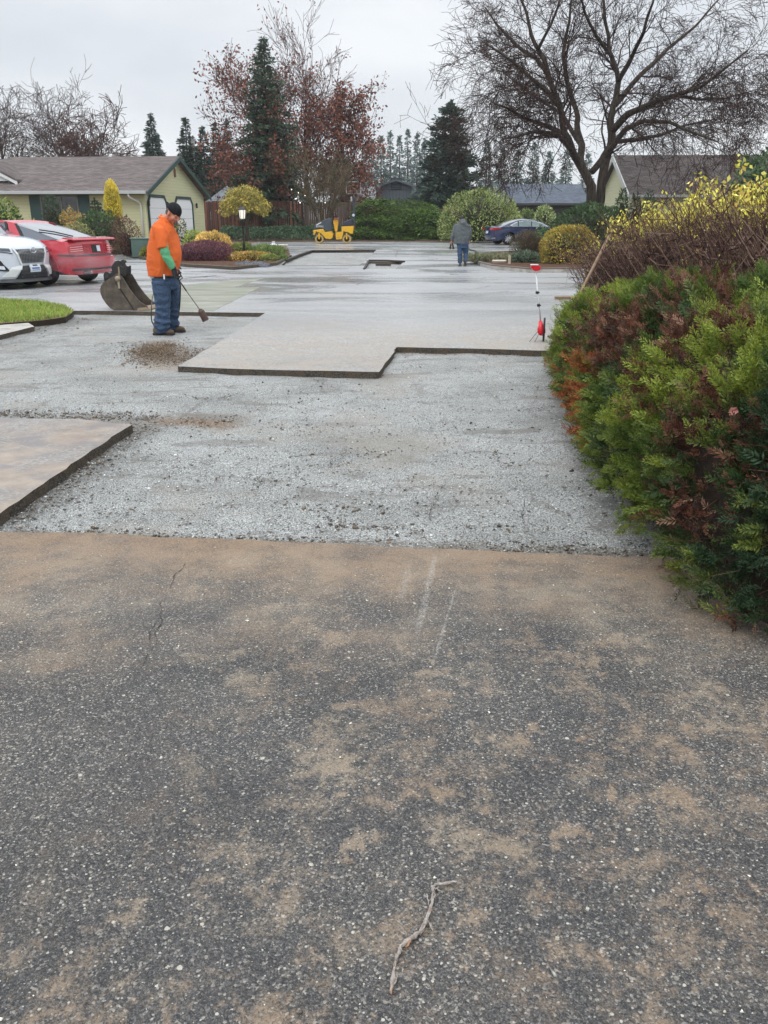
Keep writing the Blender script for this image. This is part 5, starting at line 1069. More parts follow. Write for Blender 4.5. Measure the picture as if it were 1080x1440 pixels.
# backboard seen over the fence
p = at(497, 264, 74); r_ = empty('basketball_hoop', (p.x, 74, 0), 0, 'white framed basketball backboard standing above the fence behind the roller', 'hoop'); mb = MB(); w_, z_ = 1.15, p.z
for dx in (-.52, .52): mb.box((dx*1.1, 0, z_), (.07, .05, .95))
for dz in (-.45, .45): mb.box((0, 0, z_+dz), (1.2, .05, .07))
mb.box((0, 0, z_-.05), (.5, .04, .05)); mb.box((-.25, 0, z_-.22), (.05, .04, .38)); mb.box((.25, 0, z_-.22), (.05, .04, .38)); mb.build('backboard', M_WHITE, r_); MB().tube([(0, .35, 0), (0, .35, z_-.3), (0, .03, z_-.1)], .06, 8).build('pole', M_BLACK, r_)
M_BULB = mat('lit_bulb', (255, 244, 214), .4, 0, em=2.5)
r_ = empty('string_lights', at(435, 278, 66), 0, 'string of small lit bulbs hanging in front of the bare shrub', 'string lights'); bp = [(410, 265.5), (419.5, 270), (416, 278.5), (422, 284), (429, 274), (447.5, 281.5), (457, 284), (472, 264.5)]
off = Vector(r_.location); pts = [at(x, y, 65.9)-off for x, y in bp]; cb = MB()
for a, b in zip(sorted(pts, key=lambda q: q.x)[:-1], sorted(pts, key=lambda q: q.x)[1:]): cb.tube([a, (a+b)/2+Vector((0, 0, -.12)), b], .008, 4)
cb.build('cable', M_BLACK, r_)
for q in pts: MB().ell(q-Vector((0, 0, .05)), (.032, .032, .04), nu=8, nv=6).build('bulb', M_BULB, r_, True)
# lamp post
D = 34.6; p = at(344, 366, D); r_ = empty('lamp_post', (p.x, D, .07), 0, 'black garden lamp post with lit lantern in the left island bed', 'lamp post'); zt = at(344, 290, D).z-.07
MB().lathe([(.10, 0), (.10, .05), (.05, .12), (.045, .5), (.055, .52), (.035, .6), (.032, zt-.55), (.06, zt-.52), (.03, zt-.48)], 12).build('post', M_BLACK, r_, True)
MB().lathe([(.055, zt-.46), (.10, zt-.44), (.13, zt-.14), (.02, zt-.12)], 6).build('lantern_glass', mat('lantern_glass', (255, 248, 228), .4, 0, em=.35), r_)
m = MB(); m.lathe([(.15, zt-.13), (.16, zt-.11), (.05, zt-.03), (.02, zt+.02)], 6)
for k in range(6):
    a = k*math.pi/3; m.tube([(.10*math.cos(a), .10*math.sin(a), zt-.46), (.14*math.cos(a), .14*math.sin(a), zt-.12)], .010, 4)
m.build('lantern_cage', M_BLACK, r_)
m = MB(); m.tube([(-.22, 0, zt-.78), (.22, 0, zt-.78)], .015, 6); m.build('ladder_bar', M_BLACK, r_)
# utility box beside the barberry
p = at(211, 356, 37.2); r_ = empty('utility_box', (p.x, 37.2, .05), R(4), 'green metal utility box standing behind the worker', 'utility box'); MB().box((0, 0, .36), (1.35, .7, .72)).build('cabinet', mat('utility_green', (74, 96, 88), .5, .15), r_, bevel=.02)
MB().box((0, 0, .745), (1.42, .76, .05)).build('lid', mat('utility_lid', (100, 120, 112), .5, .1), r_, bevel=.015)
# jug and bucket on the drive behind the lamp bed
p = G(385, 353); r_ = empty('plastic_jug', (p.x, p.y, 0), 0, 'rounded white plastic jug behind the lamp bed junipers', 'jug'); MB().lathe([(.19, 0), (.22, .04), (.22, .22), (.16, .33), (.07, .37), (.07, .40)], 16).build('body', mat('plastic_white', (214, 218, 220), .4, .05), r_, True); MB().lathe([(.08, .40), (.08, .47), (.0, .475)], 12).build('cap', M_WHITE, r_)
p = G(398.5, 355); r_ = empty('bucket', (p.x, p.y, 0), 0, 'cream square bucket right of the white jug', 'bucket'); MB().loft([(0, 0, 0, .17, .17), (0, 0, .33, .21, .21), (0, 0, .34, .225, .225), (0, 0, .37, .225, .225)], 16, 4).build('pail', mat('plastic_cream', (226, 222, 204), .5, .05), r_, True); MB().tube([(-.2, 0, .34), (-.14, -.14, .2), (0, -.2, .14), (.14, -.14, .2), (.2, 0, .34)], .006, 5).build('handle', M_GUT, r_)
for i, (x, y) in enumerate(((326, 366), (333, 365), (340, 366))):
    p = G(x, y, .09); o = MB().ell((0, 0, .10), (.09 if i else .11, .08, .10 if i else .14), nu=8, nv=6).build('garden_stone', bpy.data.materials.get('stone_white') or mat('stone_white', (206, 200, 190), .8, .2, 14), None, True); o.location = p
    tag(o, ('largest of the white stones at the lamp post foot', 'middle white stone between the lamp post and heather', 'white stone nearest the black lamp post')[i], 'stone', 'white stones by the lamp post')
# black tarp heap
rng = np.random.default_rng(3); p = G(352, 376); n1, n2 = 30, 16; V = []
for j in range(n2):
    for i in range(n1):
        u, v = i/(n1-1)*2-1, j/(n2-1)*2-1; e = max(0, 1-(abs(u)**2.5+abs(v)**2.5)); z = .02+ (.20*e**.5)*(.45+.55*abs(mnoise.noise(Vector((u*3, v*3, 1)))*2)) + .05*mnoise.noise(Vector((u*8, v*8, 4)))*e**.3
        V.append((u*.62*(1+.1*mnoise.noise(Vector((v*3, 0, 0)))), v*.45, max(.008, z)))
o = mesh_np('tarp', np.array(V), np.array([(j*n1+i, j*n1+i+1, (j+1)*n1+i+1, (j+1)*n1+i) for j in range(n2-1) for i in range(n1-1)]), mat('tarp_black', (44, 46, 54), .3, .4, 9), smooth=False); o.location = (p.x, p.y+.4, 0); tag(o, 'crumpled black plastic tarp lying before the lamp bed', 'tarp')
q = o.modifiers.new('so', 'SOLIDIFY'); q.thickness = .01; q.offset = -1
# stake and flat stone on the right island, hose by the walking man
p = G(716, 371, .1); r_ = empty('garden_stake', (p.x, p.y, .1), 0, 'short pale wooden stake at the tip of the right island bed', 'stake'); m = MB(); m.prism([(-.045, 0), (.045, 0), (.05, .26), (.0, .30), (-.04, .27)], -.02, .02, 'y'); m.build('stake_wood', mat('stake_wood', (176, 164, 140), .8, .2), r_)
p = G(702, 368.5, .1); o = MB().loft([(0, 0, 0, .26, .16), (0, 0, .05, .27, .17), (0, 0, .075, .22, .12)], 12, 3).build('paving_stone', mat('stone_pale', (190, 180, 168), .8, .2, 10), None); o.location = p; tag(o, 'flat pale stone lying in the mulch of the right island', 'stone')
hp = [(655, 349), (661, 352), (668, 353.5), (671, 356), (665, 359)]; m = MB(); m.tube([Vector((*g2(x, y), .03)) for x, y in hp], .035, 6); tag(m.build('rubber_hose', M_BLACK, None, True), 'short black hose lying on the wet drive right of the walking man', 'hose')
# ================================================================== VEHICLES AND TOOLS
def paint(name, c, rough=.22, k=.08):
    n = NT(name); b = s2l(c); col = n.mix(n.noise(3, 4), tuple(v*(1-k) for v in b), tuple(min(1, v*(1+k)) for v in b))
    # fine water beads
    d = n.vor(70, 'Distance'); nm = n.bump(n.mapr(d, .0, .35, 1, 0), .12, .003)
    return n.out(col, rough, nm, .5, .0, .8)
M_TYRE = mat('tyre_rubber', (30, 30, 32), .75, .2, 20); M_RIM = mat('rim_alloy', (176, 178, 182), .3, .1, metal=.6); M_CHROME = mat('chrome', (200, 202, 206), .15, .05, metal=.9)
M_CARGLASS = mat('car_glass', (58, 68, 82), .05, .1, spec=1.0, coat=1); M_CLAD = mat('cladding_grey', (58, 60, 62), .55, .1)
M_LAMPRED = mat('tail_lamp_red', (170, 24, 34), .15, .15, coat=1); M_LAMPCLR = mat('lamp_clear', (190, 198, 206), .1, .2, 12, coat=1); M_PLATE = mat('licence_plate', (196, 204, 210), .4, .05)
class Car:
    def __init__(s, root, L, W, top, bot, wheels, wr, fsw=.09, rsw=.06, crown=.05, arch=1.18, sc=(1, 1, 1)):
        s.r, s.L, s.W, s.fsw, s.rsw, s.crown, s.wheels, s.wr, s.top = root, L, W, fsw, rsw, crown, wheels, wr, top; s.xm = L/2
        s.zmax = max(z for x, z in top); ol = list(top)
        bx = [(L-.12, bot)]
        for wx in sorted(wheels, reverse=True):
            for k in range(13):
                a = math.pi*k/12; bx.append((wx+wr*arch*math.cos(a), max(bot, wr+wr*arch*math.sin(a)-.0)))
        bx.append((.14, bot)); s.ol = ol+bx
    def wrap(s, x, sl, z):
        d = (x-s.xm)/s.xm; sw = s.fsw if d > 0 else s.rsw; a = abs(sl)
        x2 = s.xm+(x-s.xm)*(1-sw*a**3.2*abs(d)); z2 = z - s.crown*a**2.5*max(0, (z-.5*s.zmax)/(.5*s.zmax)); hw = s.W/2*(1-.05*((z-.55*s.zmax)/s.zmax)**2*4)
        plan = 1-(.10*max(0, d-.55)**1.5*3 if d > 0 else .07*max(0, -d-.6)**1.5*3)
        return (x2, sl*hw*plan, z2)
    def body(s, m, name='body'):
        sl = [-1, -.97, -.88, -.7, -.4, 0, .4, .7, .88, .97, 1]; n = len(s.ol); mb = MB(); V = []
        cx = sum(x for x, z in s.ol)/n; cz = .55*s.zmax
        for q in sl:
            k = 1 if abs(q) < 1 else .985
            V += [s.wrap(cx+(x-cx)*k, q, cz+(z-cz)*k) for x, z in s.ol]
        Fc = [tuple(reversed([j*n+i, j*n+(i+1) % n, (j+1)*n+(i+1) % n, (j+1)*n+i])) for j in range(len(sl)-1) for i in range(n)]
        tri = tessellate_polygon([[Vector((x, z, 0)) for x, z in s.ol]]); Fc += [tuple(t) for t in tri]+[tuple(i+(len(sl)-1)*n for i in t) for t in tri]
        mb.addv(V, Fc); o = mb.build(name, m, s.r, True); e = o.modifiers.new('es', 'EDGE_SPLIT'); e.split_angle = R(32); return o
    def house(s, prof, m, name, zb, zt, tum=.20, wk=.94, sl=None, crown=.05):
        sl = sl or [-1, -.97, -.8, -.4, 0, .4, .8, .97, 1]; n = len(prof); mb = MB(); V = []
        for q in sl:
            for x, z in prof:
                t = max(0, (z-zb)/(zt-zb)); V.append((s.xm+(x-s.xm)*(1-.05*abs(q)**3), q*s.W/2*wk*(1-tum*t), z-crown*abs(q)**2.5*t))
        Fc = [tuple(reversed([j*n+i, j*n+(i+1) % n, (j+1)*n+(i+1) % n, (j+1)*n+i])) for j in range(len(sl)-1) for i in range(n)]
        tri = tessellate_polygon([[Vector((x, z, 0)) for x, z in prof]]); Fc += [tuple(t) for t in tri]+[tuple(i+(len(sl)-1)*n for i in t) for t in tri]
        mb.addv(V, Fc); o = mb.build(name, m, s.r, True); e = o.modifiers.new('es', 'EDGE_SPLIT'); e.split_angle = R(30); return o
    def sidepatch(s, poly, m, name, side=-1, off=.012, onhouse=None, th=.015, parent=None):
        """flat polygon (x,z) laid on the body side or on the greenhouse side"""
        mb = MB(); V = []
        for x, z in poly:
            if onhouse: zb, zt, tum, wk = onhouse; y = s.W/2*wk*(1-tum*max(0, (z-zb)/(zt-zb)))
            else: y = abs(s.wrap(x, 1, z)[1])
            V.append((x, side*(y+off), z))
        n = len(V); V += [(x, y-side*th, z) for x, y, z in V]; tri = tessellate_polygon([[Vector((x, z, 0)) for x, z in poly]])
        mb.addv(V, [tuple(t) for t in tri]+[tuple(i+n for i in reversed(t)) for t in tri]+[(i, (i+1) % n, (i+1) % n+n, i+n) for i in range(n)]); return mb.build(name, m, parent or s.r)
    def endx(s, z, front):
        pts = s.top; best = None
        for (x0, z0), (x1, z1) in zip(pts[:-1], pts[1:]):
            lo, hi = min(z0, z1), max(z0, z1)
            if lo-1e-6 <= z <= hi+1e-6 and hi > lo:
                x = x0+(x1-x0)*(z-z0)/(z1-z0)
                if (front and x > s.xm) or (not front and x < s.xm): best = x if best is None else (max(best, x) if front else min(best, x))
        return best if best is not None else (s.L if front else 0)
    def endpatch(s, c4, m, name, front=True, off=.012, nu=8, nv=3, parent=None, th=.02):
        """c4: four (s, z) corners, s = lateral fraction -1..1; conforms to the nose or tail"""
        mb = MB(); V = []; sg = 1 if front else -1
        for k in (0, 1):
            for j in range(nv+1):
                for i in range(nu+1):
                    u, v = i/nu, j/nv; a = [c4[0][q]*(1-u)+c4[1][q]*u for q in (0, 1)]; b = [c4[3][q]*(1-u)+c4[2][q]*u for q in (0, 1)]; q_, z = a[0]*(1-v)+b[0]*v, a[1]*(1-v)+b[1]*v
                    p = s.wrap(s.endx(z, front), q_, z); V.append((p[0]+sg*(off-k*th), p[1]*(1+.004), p[2]))
        w_ = nu+1; N_ = w_*(nv+1); Fc = []
        for j in range(nv):
            for i in range(nu): Fc += [(j*w_+i, j*w_+i+1, (j+1)*w_+i+1, (j+1)*w_+i), tuple(N_+q for q in ((j+1)*w_+i, (j+1)*w_+i+1, j*w_+i+1, j*w_+i))]
        rim = [i for i in range(w_)]+[(j+1)*w_+nu for j in range(nv)]+[nv*w_+i for i in range(nu-1, -1, -1)]+[j*w_ for j in range(nv-1, 0, -1)]
        Fc += [(rim[i], rim[(i+1) % len(rim)], rim[(i+1) % len(rim)]+N_, rim[i]+N_) for i in range(len(rim))]
        mb.addv(V, Fc); return mb.build(name, m, parent or s.r, False)
    def wheelset(s, spokes=5, wd=.21, inset=.02, rimk=.66):
        for wx in s.wheels:
            for sd in (-1, 1):
                y = sd*(s.W/2-wd/2-inset); w_ = empty('wheel', (wx, y, s.wr)); w_.parent = s.r
                r = s.wr; MB().lathe([(r*.60, -wd/2+.02), (r*.9, -wd/2), (r*.985, -wd/2+.03), (r, -wd/4), (r, wd/4), (r*.985, wd/2-.03), (r*.9, wd/2), (r*.60, wd/2-.02)], 30, 'y').build('tyre', M_TYRE, w_, True)
                o = MB(); ri = r*rimk; yy = sd*(wd/2-.03)
                o.lathe([(ri*.9, yy-sd*.06), (ri*1.0, yy-sd*.02), (ri*1.02, yy+sd*.005), (ri*.93, yy+sd*.008), (ri*.88, yy-sd*.04)], 28, 'y')
                for k in range(spokes):
                    a = 2*math.pi*k/spokes; c, q = math.cos(a), math.sin(a); p0 = (ri*.1*c, yy-sd*.01, ri*.1*q); p1 = (ri*.93*c, yy-sd*.005, ri*.93*q); o.tube([p0, p1], [ri*.17, ri*.11], 6)
                o.lathe([(ri*.24, yy-sd*.05), (ri*.24, yy+sd*.012), (.0, yy+sd*.014)], 14, 'y'); o.build('rim', M_RIM, w_)
                MB().lathe([(ri*.95, yy-sd*.07), (0.0, yy-sd*.075)], 20, 'y').build('brake_disc', M_BLACK, w_)
        MB().box((s.L/2, 0, .36), (s.L*.9, s.W*.72, .30)).build('underbody', M_BLACK, s.r)
# ---------------------------------------------------------------- red coupe, tail towards us
def red_car():
    p = G(71, 400.5); th = R(161); L, W = 4.65, 1.74; wx = .98
    # near rear wheel contact point sits at local (wx, +W/2-.1): the car heads away to the left, its left side towards the camera
    lx, ly = wx, (W/2-.1); ox = p.x-(lx*math.cos(th)-ly*math.sin(th)); oy = p.y-(lx*math.sin(th)+ly*math.cos(th))
    r = empty('hatchback_car', (ox, oy, 0), th, 'wet red fastback car parked tail outward beside the white car', 'car', sc=1.06); r.scale = (1.06, 1.06, 1.14); RED = paint('paint_red', (186, 34, 52))
    c = Car(r, L, W, [(.10, .30), (.02, .42), (0, .58), (.09, .61), (.13, .86), (.17, .94), (.42, .975), (1.3, .99), (2.6, .96), (3.2, .93), (3.9, .84), (4.4, .70), (4.6, .60), (4.65, .45), (4.6, .30)], .22, (wx, 3.62), .325, .1, .07, .05)
    b = c.body(RED); zb, zt = .93, 1.33
    hp = [(.48, .94), (1.15, 1.13), (1.85, 1.29), (2.15, 1.325), (2.6, 1.32), (2.95, 1.25), (3.5, .93)]
    c.house(hp, M_CARGLASS, 'glasshouse', zb, zt, .22, .93, crown=.012)
    rp = [(1.82, 1.27), (1.88, 1.312), (2.15, 1.342), (2.6, 1.336), (2.95, 1.268), (2.9, 1.24), (2.6, 1.30), (2.15, 1.30)]
    c.house(rp, RED, 'roof', zb, zt+.01, .22, .945, crown=.012)
    H = (zb, zt, .22, .93)
    for sd in (-1, 1):
        c.sidepatch([(1.42, .94), (1.72, 1.27), (2.0, 1.31), (1.82, .94)], RED, 'roof_pillar', sd, .012, H)
        c.sidepatch([(.45, .93), (.55, .94), (1.72, 1.27), (1.78, 1.29), (1.7, 1.26), (1.1, 1.10)], M_CLAD, 'window_surround', sd, .004, H, th=.01)
        c.sidepatch([(1.40, .93), (1.48, .93), (1.78, 1.27), (1.70, 1.26)], M_BLACK, 'window_seal', sd, .020, H)
        c.sidepatch([(1.84, .94), (1.90, .94), (2.08, 1.30), (2.02, 1.31)], M_BLACK, 'window_seal', sd, .020, H)
        c.sidepatch([(3.45, .93), (3.52, .93), (2.98, 1.26), (2.9, 1.27)], RED, 'windscreen_pillar', sd, .014, H)
        c.sidepatch([(.08, .60), (3.9, .60), (3.9, .64), (.08, .64)], M_CLAD, 'rub_strip', sd, .012)
        c.sidepatch([(1.98, .30), (2.0, .30), (2.0, .92), (1.98, .92)], M_BLACK, 'door_gap', sd, .004)
        c.endpatch([(sd*.98, .69), (sd*.52, .69), (sd*.52, .84), (sd*.98, .84)], M_LAMPRED, 'tail_lamp', False)
        for z in (.715, .755, .80): c.endpatch([(sd*.93, z), (sd*.55, z), (sd*.55, z+.014), (sd*.93, z+.014)], mat('lamp_bar', (214, 150, 150), .3) if 'lamp_bar' not in bpy.data.materials else bpy.data.materials['lamp_bar'], 'lamp_bar', False, .018, nv=1)
    c.endpatch([(-.5, .66), (.5, .66), (.5, .85), (-.5, .85)], mat('garnish_red', (150, 26, 42), .25), 'rear_garnish', False, .008)
    c.endpatch([(-.17, .67), (.17, .67), (.17, .83), (-.17, .83)], M_BLACK, 'plate_recess', False, .016)
    c.endpatch([(-.19, .69), (-.04, .69), (-.04, .81), (-.19, .81)], M_PLATE, 'licence_plate', False, .022)
    c.endpatch([(-.97, .60), (.97, .60), (.97, .635), (-.97, .635)], M_CLAD, 'bumper_strip', False, .012)
    c.endpatch([(-.95, .30), (.95, .30), (.95, .345), (-.95, .345)], M_CLAD, 'valance', False, .008)
    for sd in (-1, 1): c.sidepatch([(wx+.44*math.cos(a*math.pi/10), .33+.44*math.sin(a*math.pi/10)) for a in range(11)]+[(wx+.40*math.cos(a*math.pi/10), .33+.40*math.sin(a*math.pi/10)) for a in range(10, -1, -1)], RED, 'wheel_arch_lip', sd, .012)
    MB().prism([(.10, .93), (.12, .962), (.38, .99), (.42, .96)], -W*.45, W*.45, 'y').build('spoiler', RED, r, bevel=.008)
    MB().tube([(.62, .10, 1.0), (.95, .35, 1.095), (1.15, .62, 1.14)], .014, 5).build('rear_wiper', M_BLACK, r)
    m = MB(); m.tube([(-.06, .45, .27), (.3, .45, .27)], .035, 8); m.build('exhaust_pipe', M_CHROME, r)
    c.wheelset(5)
red_car()
# ---------------------------------------------------------------- white sports utility car, nose towards us
def white_car():
    th = R(-23); L, W = 4.55, 1.84; p = at(59, 397, 19.6); p = G(52, 405.5); r0 = Matrix.Rotation(th, 2)
    ox = p.x-1.08*L*math.cos(th); oy = p.y-1.08*L*math.sin(th)
    r = empty('suv_car', (ox, oy, 0), th, 'silver white sports utility car cut off by the left picture edge', 'car', sc=1.08); WH = paint('paint_silver_white', (192, 198, 206), .25)
    top = [(.08, .45), (0, .60), (.05, .98), (.12, 1.06), (1.5, 1.12), (3.2, 1.13), (3.45, 1.13), (3.9, 1.07), (4.25, 1.0), (4.42, .92), (4.50, .84), (4.55, .72), (4.52, .52), (4.56, .42), (4.53, .26), (4.45, .17)]
    c = Car(r, L, W, top, .15, (.82, 3.58), .365, .15, .06, .05, 1.14); c.body(WH)
    zb, zt = 1.04, 1.62; c.house([(.25, 1.05), (.5, 1.45), (.75, 1.58), (1.6, 1.63), (2.3, 1.60), (2.6, 1.53), (3.42, 1.06)], M_CARGLASS, 'glasshouse', zb, zt, .2, .92)
    c.house([(.55, 1.47), (.75, 1.59), (1.6, 1.65), (2.3, 1.62), (2.62, 1.54), (2.3, 1.57), (1.6, 1.60), (.75, 1.55)], WH, 'roof', zb, zt, .2, .94)
    n = NT('grille_mesh'); d = n.vor(24, 'Distance', rnd=0, vec=n.mapping((1, 1, 1.5))); GM = n.out(n.ramp(d, [(.40, (.012, .012, .013)), (.52, (.16, .165, .17))]), .4)
    c.endpatch([(-.36, .54), (.36, .54), (.50, .83), (-.50, .83)], GM, 'upper_grille', True, .010)
    for sd in (-1, 1):
        c.endpatch([(sd*.36, .50), (sd*.40, .50), (sd*.56, .86), (sd*.51, .86)], M_WHITE, 'grille_frame', True, .024, nu=2)
        hl = c.endpatch([(sd*.58, .76), (sd*.97, .83), (sd*.99, .93), (sd*.55, .87)], M_LAMPCLR, 'headlight', True, .012)
        c.endpatch([(sd*.62, .785), (sd*.82, .81), (sd*.82, .875), (sd*.62, .855)], mat('lamp_inner', (70, 76, 84), .2) if 'lamp_inner' not in bpy.data.materials else bpy.data.materials['lamp_inner'], 'reflector', True, .018, parent=hl)
        c.endpatch([(sd*.60, .745), (sd*.97, .815), (sd*.97, .83), (sd*.59, .76)], M_BLACK, 'headlight_rim', True, .016, nv=1)
        f = c.endpatch([(sd*.70, .38), (sd*.94, .40), (sd*.95, .64), (sd*.84, .60)], M_BLACK, 'fog_recess', True, .010)
        c.endpatch([(sd*.80, .42), (sd*.89, .43), (sd*.89, .50), (sd*.80, .49)], M_LAMPCLR, 'fog_lamp', True, .018, parent=f)
        c.endpatch([(sd*.36, .50), (sd*.60, .27), (sd*.86, .27), (sd*.64, .47)], M_WHITE, 'bumper_blade', True, .018)
        c.sidepatch([(3.58+.49*math.cos(a*math.pi/10), .36+.49*math.sin(a*math.pi/10)) for a in range(11)]+[(3.58+.42*math.cos(a*math.pi/10), .36+.42*math.sin(a*math.pi/10)) for a in range(10, -1, -1)], M_CLAD, 'wheel_arch_trim', sd, .018)
        c.sidepatch([(1.3, .17), (3.1, .17), (3.1, .34), (1.3, .34)], M_CLAD, 'sill_trim', sd, .012)
        c.sidepatch([(2.9, .95), (2.92, .5), (2.94, .5), (2.92, .95)], M_BLACK, 'door_gap', sd, .004)
        MB().ell((2.95, sd*(W/2+.06), 1.12), (.09, .11, .075)).build('door_mirror', WH, r, True)
    c.endpatch([(-.56, .22), (.56, .22), (.34, .49), (-.34, .49)], mat('lower_intake', (36, 38, 40), .5), 'lower_grille', True, .014)
    for z in (.27, .33, .39): c.endpatch([(-.45, z), (.45, z), (.44, z+.010), (-.44, z+.010)], M_CLAD, 'intake_bar', True, .020, nv=1)
    c.endpatch([(-.93, .155), (.93, .155), (.88, .22), (-.88, .22)], M_CLAD, 'chin_trim', True, .022, nv=1)
    pl = c.endpatch([(-.17, .35), (.17, .35), (.17, .51), (-.17, .51)], M_PLATE, 'licence_plate', True, .045, th=.03)
    c.endpatch([(-.13, .385), (.13, .385), (.13, .445), (-.13, .445)], mat('plate_letters', (70, 96, 150), .5, .8, 60), 'plate_characters', True, .048, parent=pl, nv=1); c.endpatch([(-.08, .475), (.08, .475), (.08, .502), (-.08, .502)], M_BLACK, 'plate_tab', True, .048, parent=pl, nv=1)
    ex = L+.03; em = MB()
    def ring(cy, cz, a, b, t=.007):
        q = [(ex-.0, cy+a*math.cos(2*math.pi*i/20), cz+b*math.sin(2*math.pi*i/20)) for i in range(21)]; em.tube(q, t, 5, False)
    ring(0, .80, .085, .058); ring(0, .80, .026, .055); ring(0, .835, .06, .020); em.build('emblem', M_CHROME, r)
    c.wheelset(5, rimk=.68)
white_car()
# ---------------------------------------------------------------- blue saloon far right
def blue_car():
    D = 56.5; p0 = at(683, 343, D); th = R(14); r = empty('saloon_car', (p0.x, D-.2, .02), th, 'dark blue saloon car parked by the rounded rhododendron', 'car', sc=1.1); BL = paint('paint_blue', (32, 44, 82), .2); L, W = 4.75, 1.84
    c = Car(r, L, W, [(.15, .28), (.04, .40), (0, .55), (.04, .70), (.02, .86), (.05, .97), (.12, 1.0), (.6, .985), (1.2, .98), (3.2, .93), (3.9, .86), (4.4, .76), (4.65, .64), (4.75, .45), (4.65, .28)], .24, (1.0, 3.75), .335, .12, .09, .05); c.body(BL)
    zb, zt = .93, 1.40; H = (zb, zt, .25, .93)
    c.house([(.45, .96), (.95, 1.17), (1.55, 1.36), (2.1, 1.41), (2.7, 1.37), (3.1, 1.24), (3.7, .94)], BL, 'cabin', zb, zt, .25, .93)
    for sd in (-1, 1):
        c.sidepatch([(1.25, 1.0), (1.08, 1.06), (1.5, 1.24), (2.0, 1.32), (2.6, 1.30), (3.0, 1.19), (3.42, .99)], M_CHROME, 'window_chrome', sd, .010, H)
        c.sidepatch([(1.30, 1.02), (1.17, 1.065), (1.52, 1.21), (2.0, 1.29), (2.6, 1.27), (2.98, 1.165), (3.33, 1.01)], mat('side_glass', (120, 140, 140), .08, .4, 3, spec=1) if 'side_glass' not in bpy.data.materials else bpy.data.materials['side_glass'], 'side_window', sd, .016, H)
        for x in (1.55, 2.35): c.sidepatch([(x, 1.01), (x+.06, 1.01), (x+.10, 1.28), (x+.04, 1.28)], M_BLACK, 'window_post', sd, .020, H)
        c.sidepatch([(.06, .80), (.55, .86), (.50, .93), (.06, .94)], M_LAMPRED, 'tail_lamp_side', sd, .012)
        c.endpatch([(sd*.99, .80), (sd*.45, .83), (sd*.45, .91), (sd*.99, .94)], M_LAMPRED, 'tail_lamp', False)
        c.endpatch([(sd*.95, .36), (sd*.6, .33), (sd*.6, .37), (sd*.95, .41)], M_CHROME, 'bumper_trim', False, nv=1)
    c.house([(.56, .99), (.62, 1.0), (1.5, 1.34), (1.42, 1.34), (.92, 1.18)], M_CARGLASS, 'rear_glass', zb, zt, .25, .80)
    c.endpatch([(-.2, .62), (.2, .62), (.2, .76), (-.2, .76)], M_PLATE, 'licence_plate', False); c.wheelset(10, rimk=.72)
blue_car()
